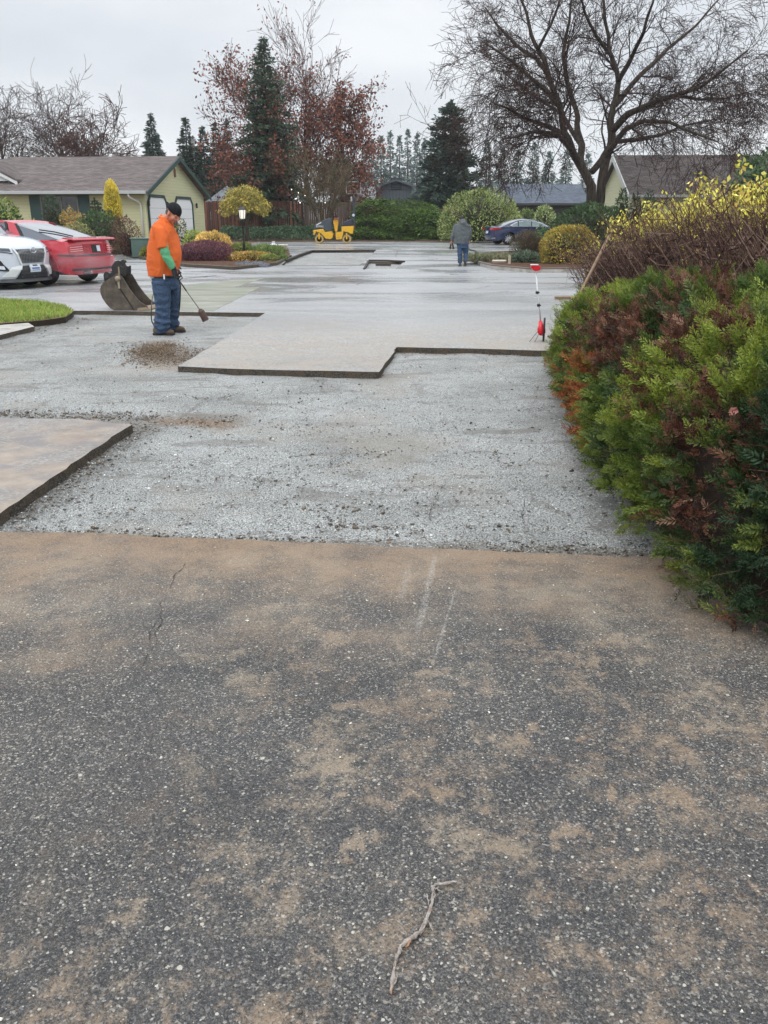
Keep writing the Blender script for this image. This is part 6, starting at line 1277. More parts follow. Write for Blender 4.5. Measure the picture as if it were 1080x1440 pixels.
# ---------------------------------------------------------------- yellow tandem roller
def roller():
    D = 60.2; p = at(443.3, 341.5, D); r = empty('tandem_roller', (p.x, D, .0), 0, 'small yellow and charcoal tandem road roller parked before the hedge', 'roller'); s_ = 13.5*20.9; v_ = 13.5*21.6
    def T(q): return [((x-180)/s_, (962-y)/v_) for x, y in q]
    YEL = mat('roller_yellow', (222, 172, 36), .45, .12, 5, dirt=(150, 112, 60)); CH = mat('roller_charcoal', (62, 70, 78), .5, .1); DR = mat('drum_steel', (176, 148, 92), .6, .25, 6, dirt=(92, 70, 50)); HUB = mat('drum_hub', (52, 32, 26), .8, .3)
    hood = MB().prism(T([(172, 690), (180, 622), (215, 590), (462, 486), (488, 496), (500, 530), (500, 735), (362, 720), (340, 688)]), -.42, .42, 'y').build('hood', CH, r, bevel=.03)
    m = MB(); m.prism(T([(215, 612), (305, 568), (318, 578), (228, 626)]), -.432, -.425, 'y'); m.build('hood_stripe', M_WHITE, hood)
    cu = bpy.data.curves.new('t', 'FONT'); cu.body = 'BOMAG'; cu.size = .17; cu.extrude = .003; cu.space_character = 1.05; to = bpy.data.objects.new('t', cu); COL.objects.link(to)
    me = bpy.data.meshes.new_from_object(to.evaluated_get(bpy.context.evaluated_depsgraph_get())); bpy.data.objects.remove(to); x0, z0 = T([(212, 662)])[0]
    o = link_mesh('lettering', me, M_WHITE, hood); o.rotation_euler = (math.pi/2, 0, 0); o.location = (x0, -.434, z0); xs_ = max(v.co.x for v in me.vertices); o.scale = ((350-212)/s_/xs_, 1.05, 1)
    MB().prism(T([(160, 715), (345, 690), (382, 752), (500, 735), (528, 790), (520, 850), (480, 882), (392, 872), (330, 812), (305, 770), (245, 750), (190, 775), (180, 812), (160, 790)]), -.50, .50, 'y').build('front_frame', YEL, r, bevel=.02)
    MB().prism(T([(690, 650), (917, 635), (895, 782), (850, 776), (800, 745), (740, 745), (712, 800), (690, 882), (584, 886), (575, 750), (690, 745)]), -.50, .50, 'y').build('rear_frame', YEL, r, bevel=.02)
    MB().prism(T([(505, 800), (600, 800), (600, 850), (505, 850)]), -.2, .2, 'y').build('pivot_joint', mat('pivot_rust', (120, 72, 44), .8, .3), r)
    for cx in (268, 785):
        x, z = T([(cx, 885)])[0]; R_ = .285
        d = empty('drum', (x, 0, R_)); d.parent = r; MB().lathe([(R_*.97, -.50), (R_, -.485), (R_, .485), (R_*.97, .50)], 36, 'y').build('shell', DR, d, True)
        MB().lathe([(R_*.97, -.500), (R_*.94, -.505), (R_*.60, -.505), (R_*.56, -.46)], 30, 'y').build('rim_plate', DR, d); MB().lathe([(R_*.58, -.47), (R_*.22, -.475), (R_*.18, -.53), (0, -.535)], 20, 'y').build('hub', HUB, d)
        m = MB(); m.box((x, -.53, z+.20), (.10, .05, .40)); m.build('drum_bracket', YEL if cx < 500 else YEL, r, bevel=.01)
        m = MB(); m.tube([(x-.18, -.52, z+.30), (x-.18, -.52, z+.52)], .04, 8); m.build('lifting_eye', mat('eye_brown', (110, 60, 40), .7) if 'eye_brown' not in bpy.data.materials else bpy.data.materials['eye_brown'], r)
    MB().prism(T([(528, 560), (545, 520), (615, 520), (628, 560), (600, 745), (562, 745)]), -.14, .14, 'y').build('steering_column', YEL, r, bevel=.015)
    MB().prism(T([(540, 515), (640, 520), (640, 500), (560, 486)]), -.26, .26, 'y').build('dash_panel', mat('dash_orange', (150, 80, 50), .6), r)
    x, z = T([(592, 462)])[0]; m = MB(); q = [(x+.17*math.cos(a*math.pi/8), .17*math.sin(a*math.pi/8), z+.05*math.cos(a*math.pi/8)) for a in range(17)]; m.tube(q, .016, 6, False); m.tube([(x, 0, z-.1), (x, 0, z)], .02, 6); m.tube([q[0], q[8]], .012, 5); m.build('steering_wheel', M_BLACK, r)
    seat = MB().prism(T([(695, 640), (705, 592), (740, 560), (880, 500), (905, 520), (905, 638)]), -.34, .34, 'y').build('seat', mat('seat_vinyl', (44, 46, 62), .45), r, bevel=.04)
    x, z = T([(925, 630)])[0]; zt = T([(0, 110)])[0][1]; m = MB()
    for y in (-.42, .42): m.box((x, y, (z+zt)/2), (.12, .08, zt-z))
    m.box((x, 0, zt), (.12, .92, .10)); m.build('roll_bar', mat('rops_dark', (48, 56, 62), .5), r, bevel=.015)
    m = MB(); m.box((x-.16, -.42, zt-.12), (.10, .07, .30)); m.build('roll_bar_sticker', mat('sticker_grey', (160, 164, 160), .5), r)
    x, z = T([(915, 440)])[0]; MB().lathe([(.03, -.50), (.09, -.49), (.09, -.45), (.03, -.44)], 12, 'y', (x, 0, z)).build('work_lamp', M_LAMPCLR, r); MB().box((x+.05, -.50, T([(0, 670)])[0][1]), (.08, .04, .22)).build('tail_light', mat('tail_amber', (120, 44, 30), .4), r)
    MB().box(((T([(640, 0)])[0][0]), 0, .42), (.5, .8, .06)).build('foot_plate', CH, r)
roller()
# ---------------------------------------------------------------- excavator bucket
def dig_bucket():
    p = G(143, 436.5); sx, sz = 6.353*1269/p.y, 6.353*1342/p.y; r = empty('excavator_bucket', (p.x, p.y, 0), R(-4), 'worn brown steel excavator bucket resting on the asphalt beside the worker', 'bucket')
    def T(q): return [((x-85)/sx, (612-y)/sz) for x, y in q]
    n = NT('bucket_steel'); c = n.ramp(n.noise(7, 7, .7), [(.25, (.040, .033, .027)), (.5, (.095, .078, .062)), (.72, (.17, .14, .11))]); c = n.mix(n.mapr(n.noise(3, 6, .7, n.mapping((1, 1, .4))), .55, .75, 0, .5), c, (.20, .15, .10)); ST = n.out(c, .6, n.bump(n.noise(30, 5), .4, .006), .4, .15)
    side = [(262, 262), (300, 290), (322, 335), (352, 395), (400, 470), (450, 530), (520, 578), (522, 600), (400, 608), (290, 611), (205, 610), (165, 590), (130, 545), (102, 495), (88, 445), (90, 410), (104, 375), (130, 345), (180, 315), (228, 288)]
    W = .56
    for y in (-.0, W): MB().prism(T(side), y, y+.018, 'y').build('side_plate', ST, r, bevel=.004)
    back = [(262, 262), (228, 288), (180, 315), (130, 345), (104, 375), (90, 410), (88, 445), (102, 495), (130, 545), (165, 590), (205, 610), (290, 611), (400, 608), (522, 600)]
    inn = [(cx+(x-cx)*.955, cy+(y-cy)*.955) for x, y in back for cx, cy in ((270, 460),)]
    MB().prism(T(back+list(reversed(inn))), .016, W+.002, 'y').build('shell', ST, r)
    MB().prism(T([(430, 588), (526, 575), (540, 602), (420, 612)]), -.012, W+.03, 'y').build('cutting_edge', mat('edge_worn', (150, 130, 108), .5, .3, 20), r, bevel=.004)
    MB().prism(T([(300, 288), (312, 292), (364, 395), (412, 470), (460, 528), (528, 574), (520, 584), (446, 538), (398, 478), (348, 398)]), -.014, .0, 'y').build('side_cutter', ST, r, bevel=.003)
    MB().prism(T([(236, 348), (244, 342), (300, 430), (350, 520), (396, 604), (384, 606), (340, 525), (290, 436)]), -.010, -.0, 'y').build('wear_strip', mat('strip_dark', (44, 36, 30), .7), r)
    BK = mat('ear_black', (38, 38, 40), .55, .25, 10, dirt=(84, 74, 62))
    ear = [(118, 358), (110, 320), (112, 275), (128, 255), (150, 252), (168, 268), (186, 262), (196, 246), (190, 215), (208, 180), (236, 152), (262, 144), (290, 156), (276, 180), (282, 200), (302, 210), (318, 198), (326, 204), (322, 262), (310, 300), (266, 262), (228, 284), (180, 311), (134, 340)]
    for y in (.12, .38): MB().prism(T(ear), y, y+.03, 'y').build('ear', BK, r, bevel=.004)
    x, z = T([(270, 310)])[0]; MB().lathe([(.0, -.045), (.045, -.043), (.045, .02), (.045, .10)], 16, 'y', (x, 0, z)).build('pin_boss', mat('pin_worn', (150, 140, 122), .5, .3, 30), r, True)
    MB().box((x+.01, -.02, z-.10), (.035, .02, .14)).build('pin_keeper', bpy.data.materials['pin_worn'], r); MB().box((x+.03, -.01, z+.12), (.02, .02, .16)).build('grease_rod', mat('rod_tan', (140, 120, 92), .6), r)
    x, z = T([(140, 288)])[0]; MB().lathe([(.05, .10), (.05, .43)], 14, 'y', (x, 0, z)).build('bushing', BK, r)
dig_bucket()
# ---------------------------------------------------------------- measuring wheel
def measuring_wheel():
    p = G(765, 480); r = empty('measuring_wheel', (p.x, p.y, 0), 0, 'red and white measuring wheel standing on the slab beside the juniper hedge', 'measuring wheel'); D = p.y; RD = mat('tool_red', (206, 30, 44), .35, .08)
    def L(px, py, dy=0): return at(px, py, D+dy)-Vector((p.x, p.y, 0))
    A, B = L(753.5, 383), L(760, 452)
    MB().tube([A, (A+B)/2, B], [.0095, .0105, .0115], 10).build('shaft', mat('shaft_white', (216, 218, 218), .35, .05), r, True)
    for px, py in ((755.3, 411.3), (757.2, 429.3)):
        q = L(px, py); MB().tube([q+Vector((-.001, 0, .016)), q-Vector((-.001, 0, .016))], .021, 10).build('clamp', M_BLACK, r); MB().box(q+Vector((.022, 0, 0)), (.02, .018, .014)).build('clamp_lever', M_BLACK, r)
    h = L(752, 377.5); m = MB(); m.prism([(h.x-.055, h.z+.018), (h.x-.058, h.z+.036), (h.x+.05, h.z+.040), (h.x+.075, h.z+.012), (h.x+.062, h.z-.022), (h.x+.01, h.z-.034), (h.x-.028, h.z-.018)], -.05, .035, 'y'); m.build('grip', RD, r, bevel=.01)
    m = MB(); m.box((h.x-.01, -.015, h.z+.047), (.10, .07, .012)); m.build('grip_top', M_WHITE, r, bevel=.004)
    c = L(765, 464.5, .02); c.z = .155
    W = empty('wheel', c); W.rotation_euler = (0, 0, R(80)); W.parent = r; MB().lathe([(.120, -.012), (.150, -.013), (.156, 0), (.150, .013), (.120, .012)], 36, 'y').build('tyre', M_TYRE, W, True)
    m = MB(); 
    for k in range(6): a = k*math.pi/3; m.tube([(0, 0, 0), (.125*math.cos(a), 0, .125*math.sin(a))], .007, 5)
    m.lathe([(.112, -.008), (.122, -.008), (.122, .008), (.112, .008)], 30, 'y'); m.build('spokes', M_WHITE if False else M_BLACK, W)
    q = L(760, 462); m = MB(); m.loft([(q.x+.012, -.05, q.z-.085, .028, .02), (q.x+.01, -.05, q.z-.05, .052, .03), (q.x+.004, -.05, q.z+.0, .056, .034), (q.x-.004, -.045, q.z+.03, .034, .026), (q.x-.008, -.02, q.z+.10, .024, .022)], 12); m.build('hub_housing', RD, r, True)
    for a, b in (((757, 465), (744.5, 480.5)), ((758, 469), (750.5, 484))):
        MB().tube([L(*a, -.04), L(*b, -.10)], .0045, 6).build('kickstand_leg', mat('wire_steel', (84, 78, 74), .4) if 'wire_steel' not in bpy.data.materials else bpy.data.materials['wire_steel'], r)
measuring_wheel()
# long wooden handle leaning on the shrub, plank on the road
a = at(784, 480, 11.95); a.z = .0; b = at(857, 331, 12.7); M_HW = NT('handle_wood'); _c = M_HW.mix(M_HW.noise(6, 6, .7, M_HW.mapping((6, 6, .7))), (.30, .19, .11), (.14, .085, .055)); M_HW = M_HW.out(_c, .6)
r_ = empty('long_handle', a, 0, 'long brown wooden tool handle leaning against the yellow leaved shrub', 'tool handle'); MB().tube([(0, 0, 0), (b-a)*.5, b-a], [.024, .022, .020], 12).build('handle', M_HW, r_, True); MB().tube([(b-a)*.0, (b-a)*.09], [.029, .027], 12).build('ferrule', mat('ferrule_steel', (90, 84, 78), .5), r_, True)
p = at(812, 424.5, 17.7); o = MB().box((0, 0, .03), (.85, .09, .05)).build('plank', M_HW, None, bevel=.006); o.location = (p.x, 17.9, .004); o.rotation_euler = (0, 0, R(1)); tag(o, 'short brown plank lying on the road beyond the juniper hedge', 'plank')
# ---------------------------------------------------------------- dry twisted twig in the foreground
def twig():
    P = [(641, 1240), (628, 1242), (613, 1245), (608, 1249), (609, 1260), (606, 1276), (602, 1290), (596, 1303), (586, 1315), (574, 1323), (564, 1331), (558, 1345), (554, 1362), (552, 1378), (549, 1394)]
    R_ = [.0022, .0038, .004, .0032, .0030, .0034, .0036, .0050, .0056, .0062, .0050, .0036, .0034, .0048, .0026]; o0 = G(596, 1303); r = empty('dry_twig', (o0.x, o0.y, 0), 0, 'twisted grey brown dry twig lying on the near asphalt', 'twig')
    n = NT('twig_bark'); c = n.ramp(n.noise(60, 6, .75, n.mapping((1, 1, 1))), [(.3, (.10, .07, .055)), (.48, (.30, .26, .23)), (.7, (.52, .48, .44))]); c = n.mix(n.mapr(n.noise(25, 4), .62, .7, 0, .5), c, (.26, .13, .08)); TB = n.out(c, .85, n.bump(n.noise(180, 5, .8), 1, .003), .2)
    rr = random.Random(2)
    def path(P, R_, zoff=0, n=3):
        q = [G(x, y, .006) - Vector((o0.x, o0.y, 0)) for x, y in P]; out = []; ro = []
        for i in range(len(q)-1):
            for k in range(n): t = k/n; p = q[i].lerp(q[i+1], t); out.append(p+Vector((rr.gauss(0, .0012), rr.gauss(0, .0012), zoff+abs(rr.gauss(0, .0015)))));  ro.append((R_[i]*(1-t)+R_[i+1]*t)*rr.uniform(.78, 1.25))
        out.append(q[-1]); ro.append(R_[-1]); return out, ro
    m = MB()
    a, b = path(P, R_); m.tube(a, b, 9)
    a, b = path([(x+2.5*math.sin(i*1.7), y+1) for i, (x, y) in enumerate(P[3:13])], [.0022]*10, .004); m.tube(a, b, 7)
    a, b = path([(609, 1262), (602, 1268), (600, 1258), (602, 1264), (604, 1275)], [.0012, .0018, .001, .001, .001]); m.tube(a, b, 6)
    a, b = path([(622, 1256), (614, 1250), (609, 1250)], [.001, .0018, .002]); m.tube(a, b, 6)
    a, b = path([(600, 1292), (606, 1303), (609, 1309)], [.002, .0016, .0007]); m.tube(a, b, 6)
    a, b = path([(597, 1298), (594, 1310), (591, 1316)], [.0022, .002, .0008]); m.tube(a, b, 6)
    a, b = path([(553, 1370), (557, 1380), (553, 1388)], [.001, .0022, .001]); m.tube(a, b, 6); m.build('bark', TB, r, True)
    m = MB(); a, b = path([(552, 1384), (550, 1398)], [.0036, .0012]); m.tube(a, b, 7); a, b = path([(578, 1327), (570, 1332)], [.0034, .002], .004); m.tube(a, b, 6); m.build('split_end', mat('raw_wood', (150, 112, 84), .7, .3, 80), r, True)
twig()
# ================================================================== PEOPLE
def cloth(name, c, var=.12, bs=9, bstr=.6, bd=.03, fine=0):
    n = NT(name); b = s2l(c); nz = n.noise(5, 5, .6); col = n.mix(nz, tuple(v*(1-var) for v in b), tuple(min(1, v*(1+var)) for v in b))
    if fine: col = n.mix(n.mapr(n.noise(60, 4, .8), .45, .7, 0, fine), col, tuple(min(1, v*2.6+.03) for v in b))
    return n.out(col, .85, n.bump(n.noise(bs, 5, .6, dist=.8), bstr, bd), .25)
SKIN = NT('skin'); _c = SKIN.mix(SKIN.noise(14, 4), s2l((176, 116, 92)), s2l((200, 140, 116))); SKIN = SKIN.out(_c, .5, SKIN.bump(SKIN.noise(60, 3), .15, .003), .4)
GLOVE = mat('glove_black', (34, 36, 38), .7, .25, 20, bump=.4); BOOT = mat('boot_brown', (92, 76, 62), .75, .25, 14, bump=.3); SOLE = mat('boot_sole', (44, 38, 34), .8, .2)
def folds(o, amp, f, dirn=(1, 1, 1), seed=0, z0=None, z1=None):
    me = o.data; n = len(me.vertices); co = np.empty(n*3); me.vertices.foreach_get('co', co); co = co.reshape(-1, 3); nr = np.empty(n*3); me.vertices.foreach_get('normal', nr); nr = nr.reshape(-1, 3)
    q = co*np.array(dirn)*f; k = np.array([1-2*abs(mnoise.noise(Vector((a+seed, b, c)))) for a, b, c in q]); k2 = np.array([mnoise.noise(Vector((a*2.3, b*2.3+seed, c*2.3))) for a, b, c in q])
    w = 1.0 if z0 is None else np.clip((z0-co[:, 2])/(z0-z1), .25, 1.3)
    co += nr*((k*.8+k2*.5-.35)*amp*w)[:, None]; me.vertices.foreach_set('co', co.ravel()); me.update()
def hand(mb, o, d, palm, side, s=1.0, curl=.9):
    """palm + five bent fingers. o wrist, d direction of fingers, palm: normal of the palm side, side: thumb side"""
    d = d.normalized(); palm = palm.normalized(); side = side.normalized(); c = o+d*.05*s
    mb.tube([o-d*.02, o+d*.02*s, o+d*.06*s, o+d*.09*s], [.026*s, .032*s, .036*s, .032*s], 10, flat=.62)
    for i, L in enumerate((.074, .082, .076, .062)):
        b = o+d*.082*s+side*(.028-.019*i)*s; p = [b-d*.012]; a = .25; q = b
        for k, f in enumerate((.42, .33, .25)):
            dd = d*math.cos(a)+palm*math.sin(a); q = q+dd*L*f*s; p.append(q.copy()); a += curl
        mb.tube(p, [.0105*s, .010*s, .009*s, .0075*s], 8)
    b = o+d*.03*s+side*.030*s; mb.tube([b, b+(side*.55+d*.55+palm*.35).normalized()*.034*s, b+(side*.35+d*.75+palm*.6).normalized()*.064*s], [.013*s, .011*s, .009*s], 8)
def head_parts(mb, M):
    o = mb.M; mb.M = M
    mb.ell((-.005, 0, .03), (.098, .078, .10)); mb.ell((.03, 0, -.045), (.066, .060, .062)); mb.ell((.066, 0, -.095), (.028, .030, .024)); mb.ell((.015, 0, -.075), (.06, .056, .05))
    mb.tube([(.088, 0, .018), (.104, 0, -.012), (.116, 0, -.034)], [.010, .013, .019], 8); mb.ell((.098, .015, -.038), (.013, .010, .010)); mb.ell((.098, -.015, -.038), (.013, .010, .010))
    for s in (-1, 1):
        mb.ell((.082, s*.032, .026), (.018, .030, .011)); mb.ell((.062, s*.042, -.028), (.034, .030, .032)); mb.ell((-.004, s*.082, -.008), (.020, .010, .034), (0, 0, s*.25)); mb.ell((.080, s*.030, .004), (.012, .016, .010))
    mb.ell((.086, 0, -.064), (.014, .028, .009)); mb.ell((.084, 0, -.077), (.013, .024, .009)); mb.M = o
def worker():
    FX, FY = 232, 470; p = G(FX, FY, GZ); D = p.y; r = empty('person', (p.x, p.y, GZ), 0, 'worker in orange polo shirt, black backward cap and blue jeans holding a torch wand', 'person')
    L = lambda x, y, dy=0: at(x, y, D+dy)-Vector((p.x, p.y, GZ))
    def ring(py, a, b, ry, cy=0): c = L((a+b)/2, py, cy); return (c.x, cy, c.z, (b-a)/2*D/1269, ry)
    # head
    hc = L(243.2, 300.5, -.02); HM = Matrix.Translation(hc) @ Matrix.Rotation(R(-30), 4, 'Z') @ Matrix.Rotation(R(33), 4, 'Y') @ Matrix.Rotation(R(-4), 4, 'X') @ Matrix.Scale(1.06, 4)
    b = MB(); head_parts(b, HM); b.tube([L(231, 312), L(236, 306, 0), hc+Vector((-.01, 0, -.01))], [.085, .068, .06], 12)
    b.loft([ring(375, 214, 246, .17), ring(345, 215, 247, .18), ring(322, 216, 243, .17), ring(312, 222, 238, .10)])
    b.tube([L(225, 322, -.2), L(229, 345, -.26), L(232, 357, -.27), L(242, 377, -.26)], [.06, .045, .043, .030], 10); b.tube([L(228, 322, .2), L(231, 345, .25), L(236, 358, .24), L(246, 374, .12)], [.06, .045, .043, .030], 10)
    hm = MB(); b.remesh('body', SKIN, r, .0065, 3)
    # facial details
    e = MB(); e.M = HM
    for s in (-1, 1): e.ell((.0865, s*.030, .006), (.008, .011, .005), nu=8, nv=6)
    e.build('eyes', mat('eye_dark', (40, 30, 26), .3), r, True)
    e = MB(); e.M = HM
    e.tube([(.098, -.03, -.066), (.106, 0, -.053), (.098, .03, -.066)], [.004, .007, .004], 6); e.tube([(.098, -.03, -.066), (.097, -.026, -.09), (.094, 0, -.104), (.097, .026, -.09), (.098, .03, -.066)], .006, 6); e.build('facial_hair', mat('hair_grizzled', (96, 82, 74), .9, .3, 60), r, True)
    h = MB(); h.M = HM; h.ell((-.03, 0, -.005), (.078, .081, .07)); h.build('hair', mat('hair_short_grey', (84, 74, 68), .9, .3, 60), r, True)
    # cap, worn backwards
    cM = HM @ Matrix.Translation((-.002, 0, .052)) @ Matrix.Rotation(R(8), 4, 'Y'); c = MB(); c.M = cM; pr = [(.104*math.cos(a), .104*math.sin(a)) for a in [k*math.pi/2/8 for k in range(9)]]
    c.lathe([(.104, -.018), (.106, -.012)]+[(x+.002 if x > .002 else 0.0, z) for x, z in pr], 26); c.v = [tuple(cM @ Vector(((cM.inverted() @ Vector(v)).x*1.03, (cM.inverted() @ Vector(v)).y*.86, (cM.inverted() @ Vector(v)).z*.92))) for v in c.v]
    cap = c.build('cap', cloth('cap_black', (24, 26, 30), .2, 30, .3, .005), r, True)
    c = MB(); c.M = cM; q = []
    for j in range(5):
        for i in range(13):
            a = math.pi*.5+math.pi*i/12; rr = .095+.075*j/4*math.sin(math.pi*i/12)**.6; q.append((rr*math.cos(a)*1.03, .088*math.sin(a)*(1-.12*j/4), -.012+.010*j/4-.014*abs(math.cos(math.pi*i/12))*j/4))
    c.addv(q, [(j*13+i, j*13+i+1, (j+1)*13+i+1, (j+1)*13+i) for j in range(4) for i in range(12)]); c.build('cap_brim', bpy.data.materials['cap_black'], cap, True, solid=.004)
    # shirt
    s = MB(); s.loft([ring(388, 208.5, 251, .215), ring(378, 207.5, 252, .235), ring(368, 207, 254, .25), ring(356, 207.5, 255, .255), ring(344, 208.5, 253.5, .25), ring(332, 210.5, 249.5, .245), ring(322, 213.5, 245.5, .235), ring(316, 216.5, 242.5, .20), ring(311, 220, 240, .14), ring(306, 225, 238.5, .09)], 24)
    s.tube([L(222, 319, -.15), L(225, 326, -.22), L(227, 336, -.255), L(229.5, 349, -.268)], [.092, .090, .085, .082], 12); s.tube([L(226, 319, .15), L(228, 326, .22), L(231, 336, .25), L(233, 347, .262)], [.09, .09, .085, .08], 12)
    folds(s.remesh('polo_shirt', cloth('shirt_orange', (216, 104, 50), .14, 7, .8, .05), r, .009, 5), .019, 3.6, (1.3, 1.3, .8), 2)
    c = MB(); k = [L(224.5, 305.5, 0), L(228, 307, -.10), L(234, 311, -.11), L(241, 317, -.055), L(242.5, 318, 0), L(241, 314, .06), L(233, 305, .09), L(226, 303, .06), L(224.5, 305.5, 0)]; c.tube(k, .019, 8, False); c.tube([L(224.8, 350.2, -.268), L(229.6, 351, -.34), L(235.2, 350, -.27)], .004, 6); c.tube([L(241.5, 317.5, -.03), L(245.5, 328, -.03)], [.012, .006], 8); c.build('collar', bpy.data.materials['shirt_orange'], r, True)
    # undershirt hem and green sleeve
    u = MB(); u.loft([ring(390.5, 211, 236, .17, .0), ring(385, 211, 240, .19, .0)], 20); u.build('undershirt', mat('undershirt_white', (206, 204, 198), .8), r, True)
    gs = cloth('sleeve_green', (92, 160, 118), .14, 11, .8, .03, .12)
    for sd, pp in ((-1, [(228.5, 340, -.262), (231, 352, -.272), (234, 360, -.278), (239, 369, -.272), (243.5, 378, -.262)]), (1, [(231, 338, .25), (234, 350, .255), (238, 360, .22), (246, 375, .11)])):
        m = MB(); m.tube([L(*q) for q in pp], ([.066, .066, .064, .056, .046] if sd < 0 else [.06, .06, .055, .045]), 12); folds(m.remesh('sleeve', gs, r, .008, 3), .010, 11, (1, 1, 1), 4)
    # gloves: near hand closed round the wand grip, far hand lower on the pipe
    g = MB(); w0 = L(243.3, 376.5, -.262); dd = (L(250, 391, -.25)-w0).normalized(); hand(g, w0, (dd*.72+Vector((0, -.0, -.35))).normalized(), Vector((.85, .35, .25)), Vector((.25, .9, .35)), 1.25, 1.05); g.tube([w0-dd*.05, w0+dd*.02], [.043, .040], 12); g.remesh('glove', GLOVE, r, .0055, 2)
    g = MB(); w1 = L(246, 374.5, .11); d1 = (L(252, 388, .0)-w1).normalized(); hand(g, w1, d1, Vector((.5, -.8, 0)), Vector((.6, .5, .3)), 1.2, 1.0); g.tube([w1-d1*.05, w1+d1*.02], [.042, .038], 12); g.remesh('glove', GLOVE, r, .0055, 2)
    # jeans
    j = MB(); j.loft([ring(406, 215, 250, .19), ring(398, 213.5, 251, .205), ring(390, 213, 251, .21), ring(381, 212.5, 250, .20)], 22)
    j.tube([L(226.5, 396, -.10), L(228, 412, -.11), L(228.5, 430, -.115), L(228, 446, -.115), L(227.5, 456, -.115), L(228, 466.5, -.11)], [.138, .126, .110, .102, .106, .096], 16)
    j.tube([L(240, 396, .10), L(242, 412, .13), L(243, 430, .17), L(242.5, 446, .22), L(242.5, 454, .24), L(243, 462.5, .25)], [.128, .112, .098, .09, .094, .088], 16)
    for y, rr in ((449, .126), (454.5, .128), (460, .127)): j.tube([L(219, y-2, -.14), L(228, y+1, -.20), L(238, y-1.5, -.14)], [.03, .038, .03], 8)
    jo = j.remesh('jeans', cloth('denim_blue', (58, 76, 100), .35, 9, .9, .05, .4), r, .009, 3); folds(jo, .032, 5.2, (.8, .8, 1.9), 7, .8, .3)
    m = MB(); m.loft([ring(390, 213, 251.5, .215), ring(386.5, 213, 251.5, .215)], 22); m.build('belt', M_BLACK, r, True)
    q = L(231.5, 389, -.20); MB().box(q+Vector((0, -.03, 0)), (.02, .012, .07)).build('pocket_tag', M_WHITE, r)
    # boots
    for cx, py, dy, nm in ((229.5, 472.5, -.11, 0), (245, 467.5, .25, 1)):
        o = L(cx, py, dy); o.z = 0; m = MB(); m.ell(o+Vector((-.075, 0, .07)), (.072, .052, .068)); m.ell(o+Vector((.055, 0, .048)), (.115, .055, .048)); m.ell(o+Vector((-.01, 0, .065)), (.10, .05, .055)); m.tube([o+Vector((-.06, 0, .06)), o+Vector((-.06, 0, .19))], [.062, .064], 12); bt = m.remesh('boot', BOOT, r, .007, 3)
        m = MB(); pr = [(-.155, -.0), (-.14, -.045), (-.05, -.05), (.08, -.058), (.15, -.045), (.178, 0), (.15, .045), (.08, .058), (-.05, .05), (-.14, .045)]; m.prism([(o.x+a, o.y+b) for a, b in pr], .002, .034, 'z'); m.build('sole', SOLE, bt, bevel=.006)
    # propane torch
    t = empty('propane_torch', (p.x, p.y, GZ), 0, 'long steel propane torch wand with dark burner bell and black hose', 'torch')
    MB().tube([L(240.5, 374, -.262), L(245, 382, -.26), L(250.5, 392.5, -.25)], [.016, .018, .014], 10).build('grip', M_BLACK, t, True)
    MB().tube([L(245, 377, -.27), L(252, 382, -.27), L(256.5, 391, -.26), L(253, 394, -.26), L(249, 391, -.26)], .008, 7).build('lever_guard', M_BLACK, t, True)
    MB().tube([L(250, 391, -.25), L(257, 402, -.24), L(282, 437, -.20)], [.009, .0075, .0075], 8).build('pipe', mat('pipe_steel', (150, 146, 138), .35, .2, metal=.5), t, True)
    MB().tube([L(250.5, 392, -.25), L(262, 409, -.235)], [.011, .010], 8).build('pipe_sleeve', mat('sleeve_dark', (60, 54, 48), .5), t, True)
    a, b_ = L(281, 434.5, -.20), L(289.5, 451, -.19); ax = (b_-a); m = MB(); m.tube([a, a+ax*.12, a+ax*.2, b_], [.018, .036, .048, .050], 16, cap=True); m.build('burner_bell', mat('burner_brown', (74, 54, 46), .6, .3, 14), t, False, bevel=.003)
    hs = [(250, 392, -.24), (253.5, 400, -.16), (253.3, 420, .05), (252, 436, .2), (249, 450, .3), (243, 458, .38), (234, 461, .45), (222, 461, .5), (215, 455, .5), (212.8, 445, .5), (213.2, 430, .6), (214.5, 418, 1.1), (218, 408, 1.8), (223, 401, 2.5)]
    pts = [L(*q) for q in hs]; sm = []
    for i in range(len(pts)-1):
        p0, p1, p2, p3 = pts[max(0, i-1)], pts[i], pts[i+1], pts[min(len(pts)-1, i+2)]
        for k in range(5): u = k/5; sm.append(.5*((2*p1)+(p2-p0)*u+(2*p0-5*p1+4*p2-p3)*u*u+(3*p1-p0-3*p2+p3)*u**3))
    sm.append(pts[-1]); MB().tube(sm, .009, 8).build('gas_hose', M_BLACK, t, True)
    g = G(223.5, 437.0); g.y = max(g.y, 16.3); g = Vector(((220.5-540)/1269*16.35, 16.35, 0)); t2 = empty('propane_tank', g, 0, 'white propane tank standing behind the legs of the worker', 'gas tank')
    MB().lathe([(.10, .0), (.105, .04), (.10, .045), (.145, .07), (.155, .12), (.155, .30), (.14, .36), (.08, .40), (.02, .405)], 22).build('cylinder', mat('tank_white', (206, 208, 206), .4, .08, 5), t2, True)
    m = MB()
    for k in range(3):
        pr = [((.10+d)*math.cos(a), (.10+d)*math.sin(a)) for d, rg in ((0, range(7)), (.006, range(6, -1, -1))) for a in [k*2.1+i*.22 for i in rg]]; m.prism(pr, .37, .50, 'z')
    m.build('collar_guard', M_WHITE, t2); MB().lathe([(.02, .40), (.02, .45), (.035, .452), (.035, .475), (0, .48)], 10).build('valve', mat('valve_brass', (150, 120, 70), .4, metal=.6), t2, True)
worker()
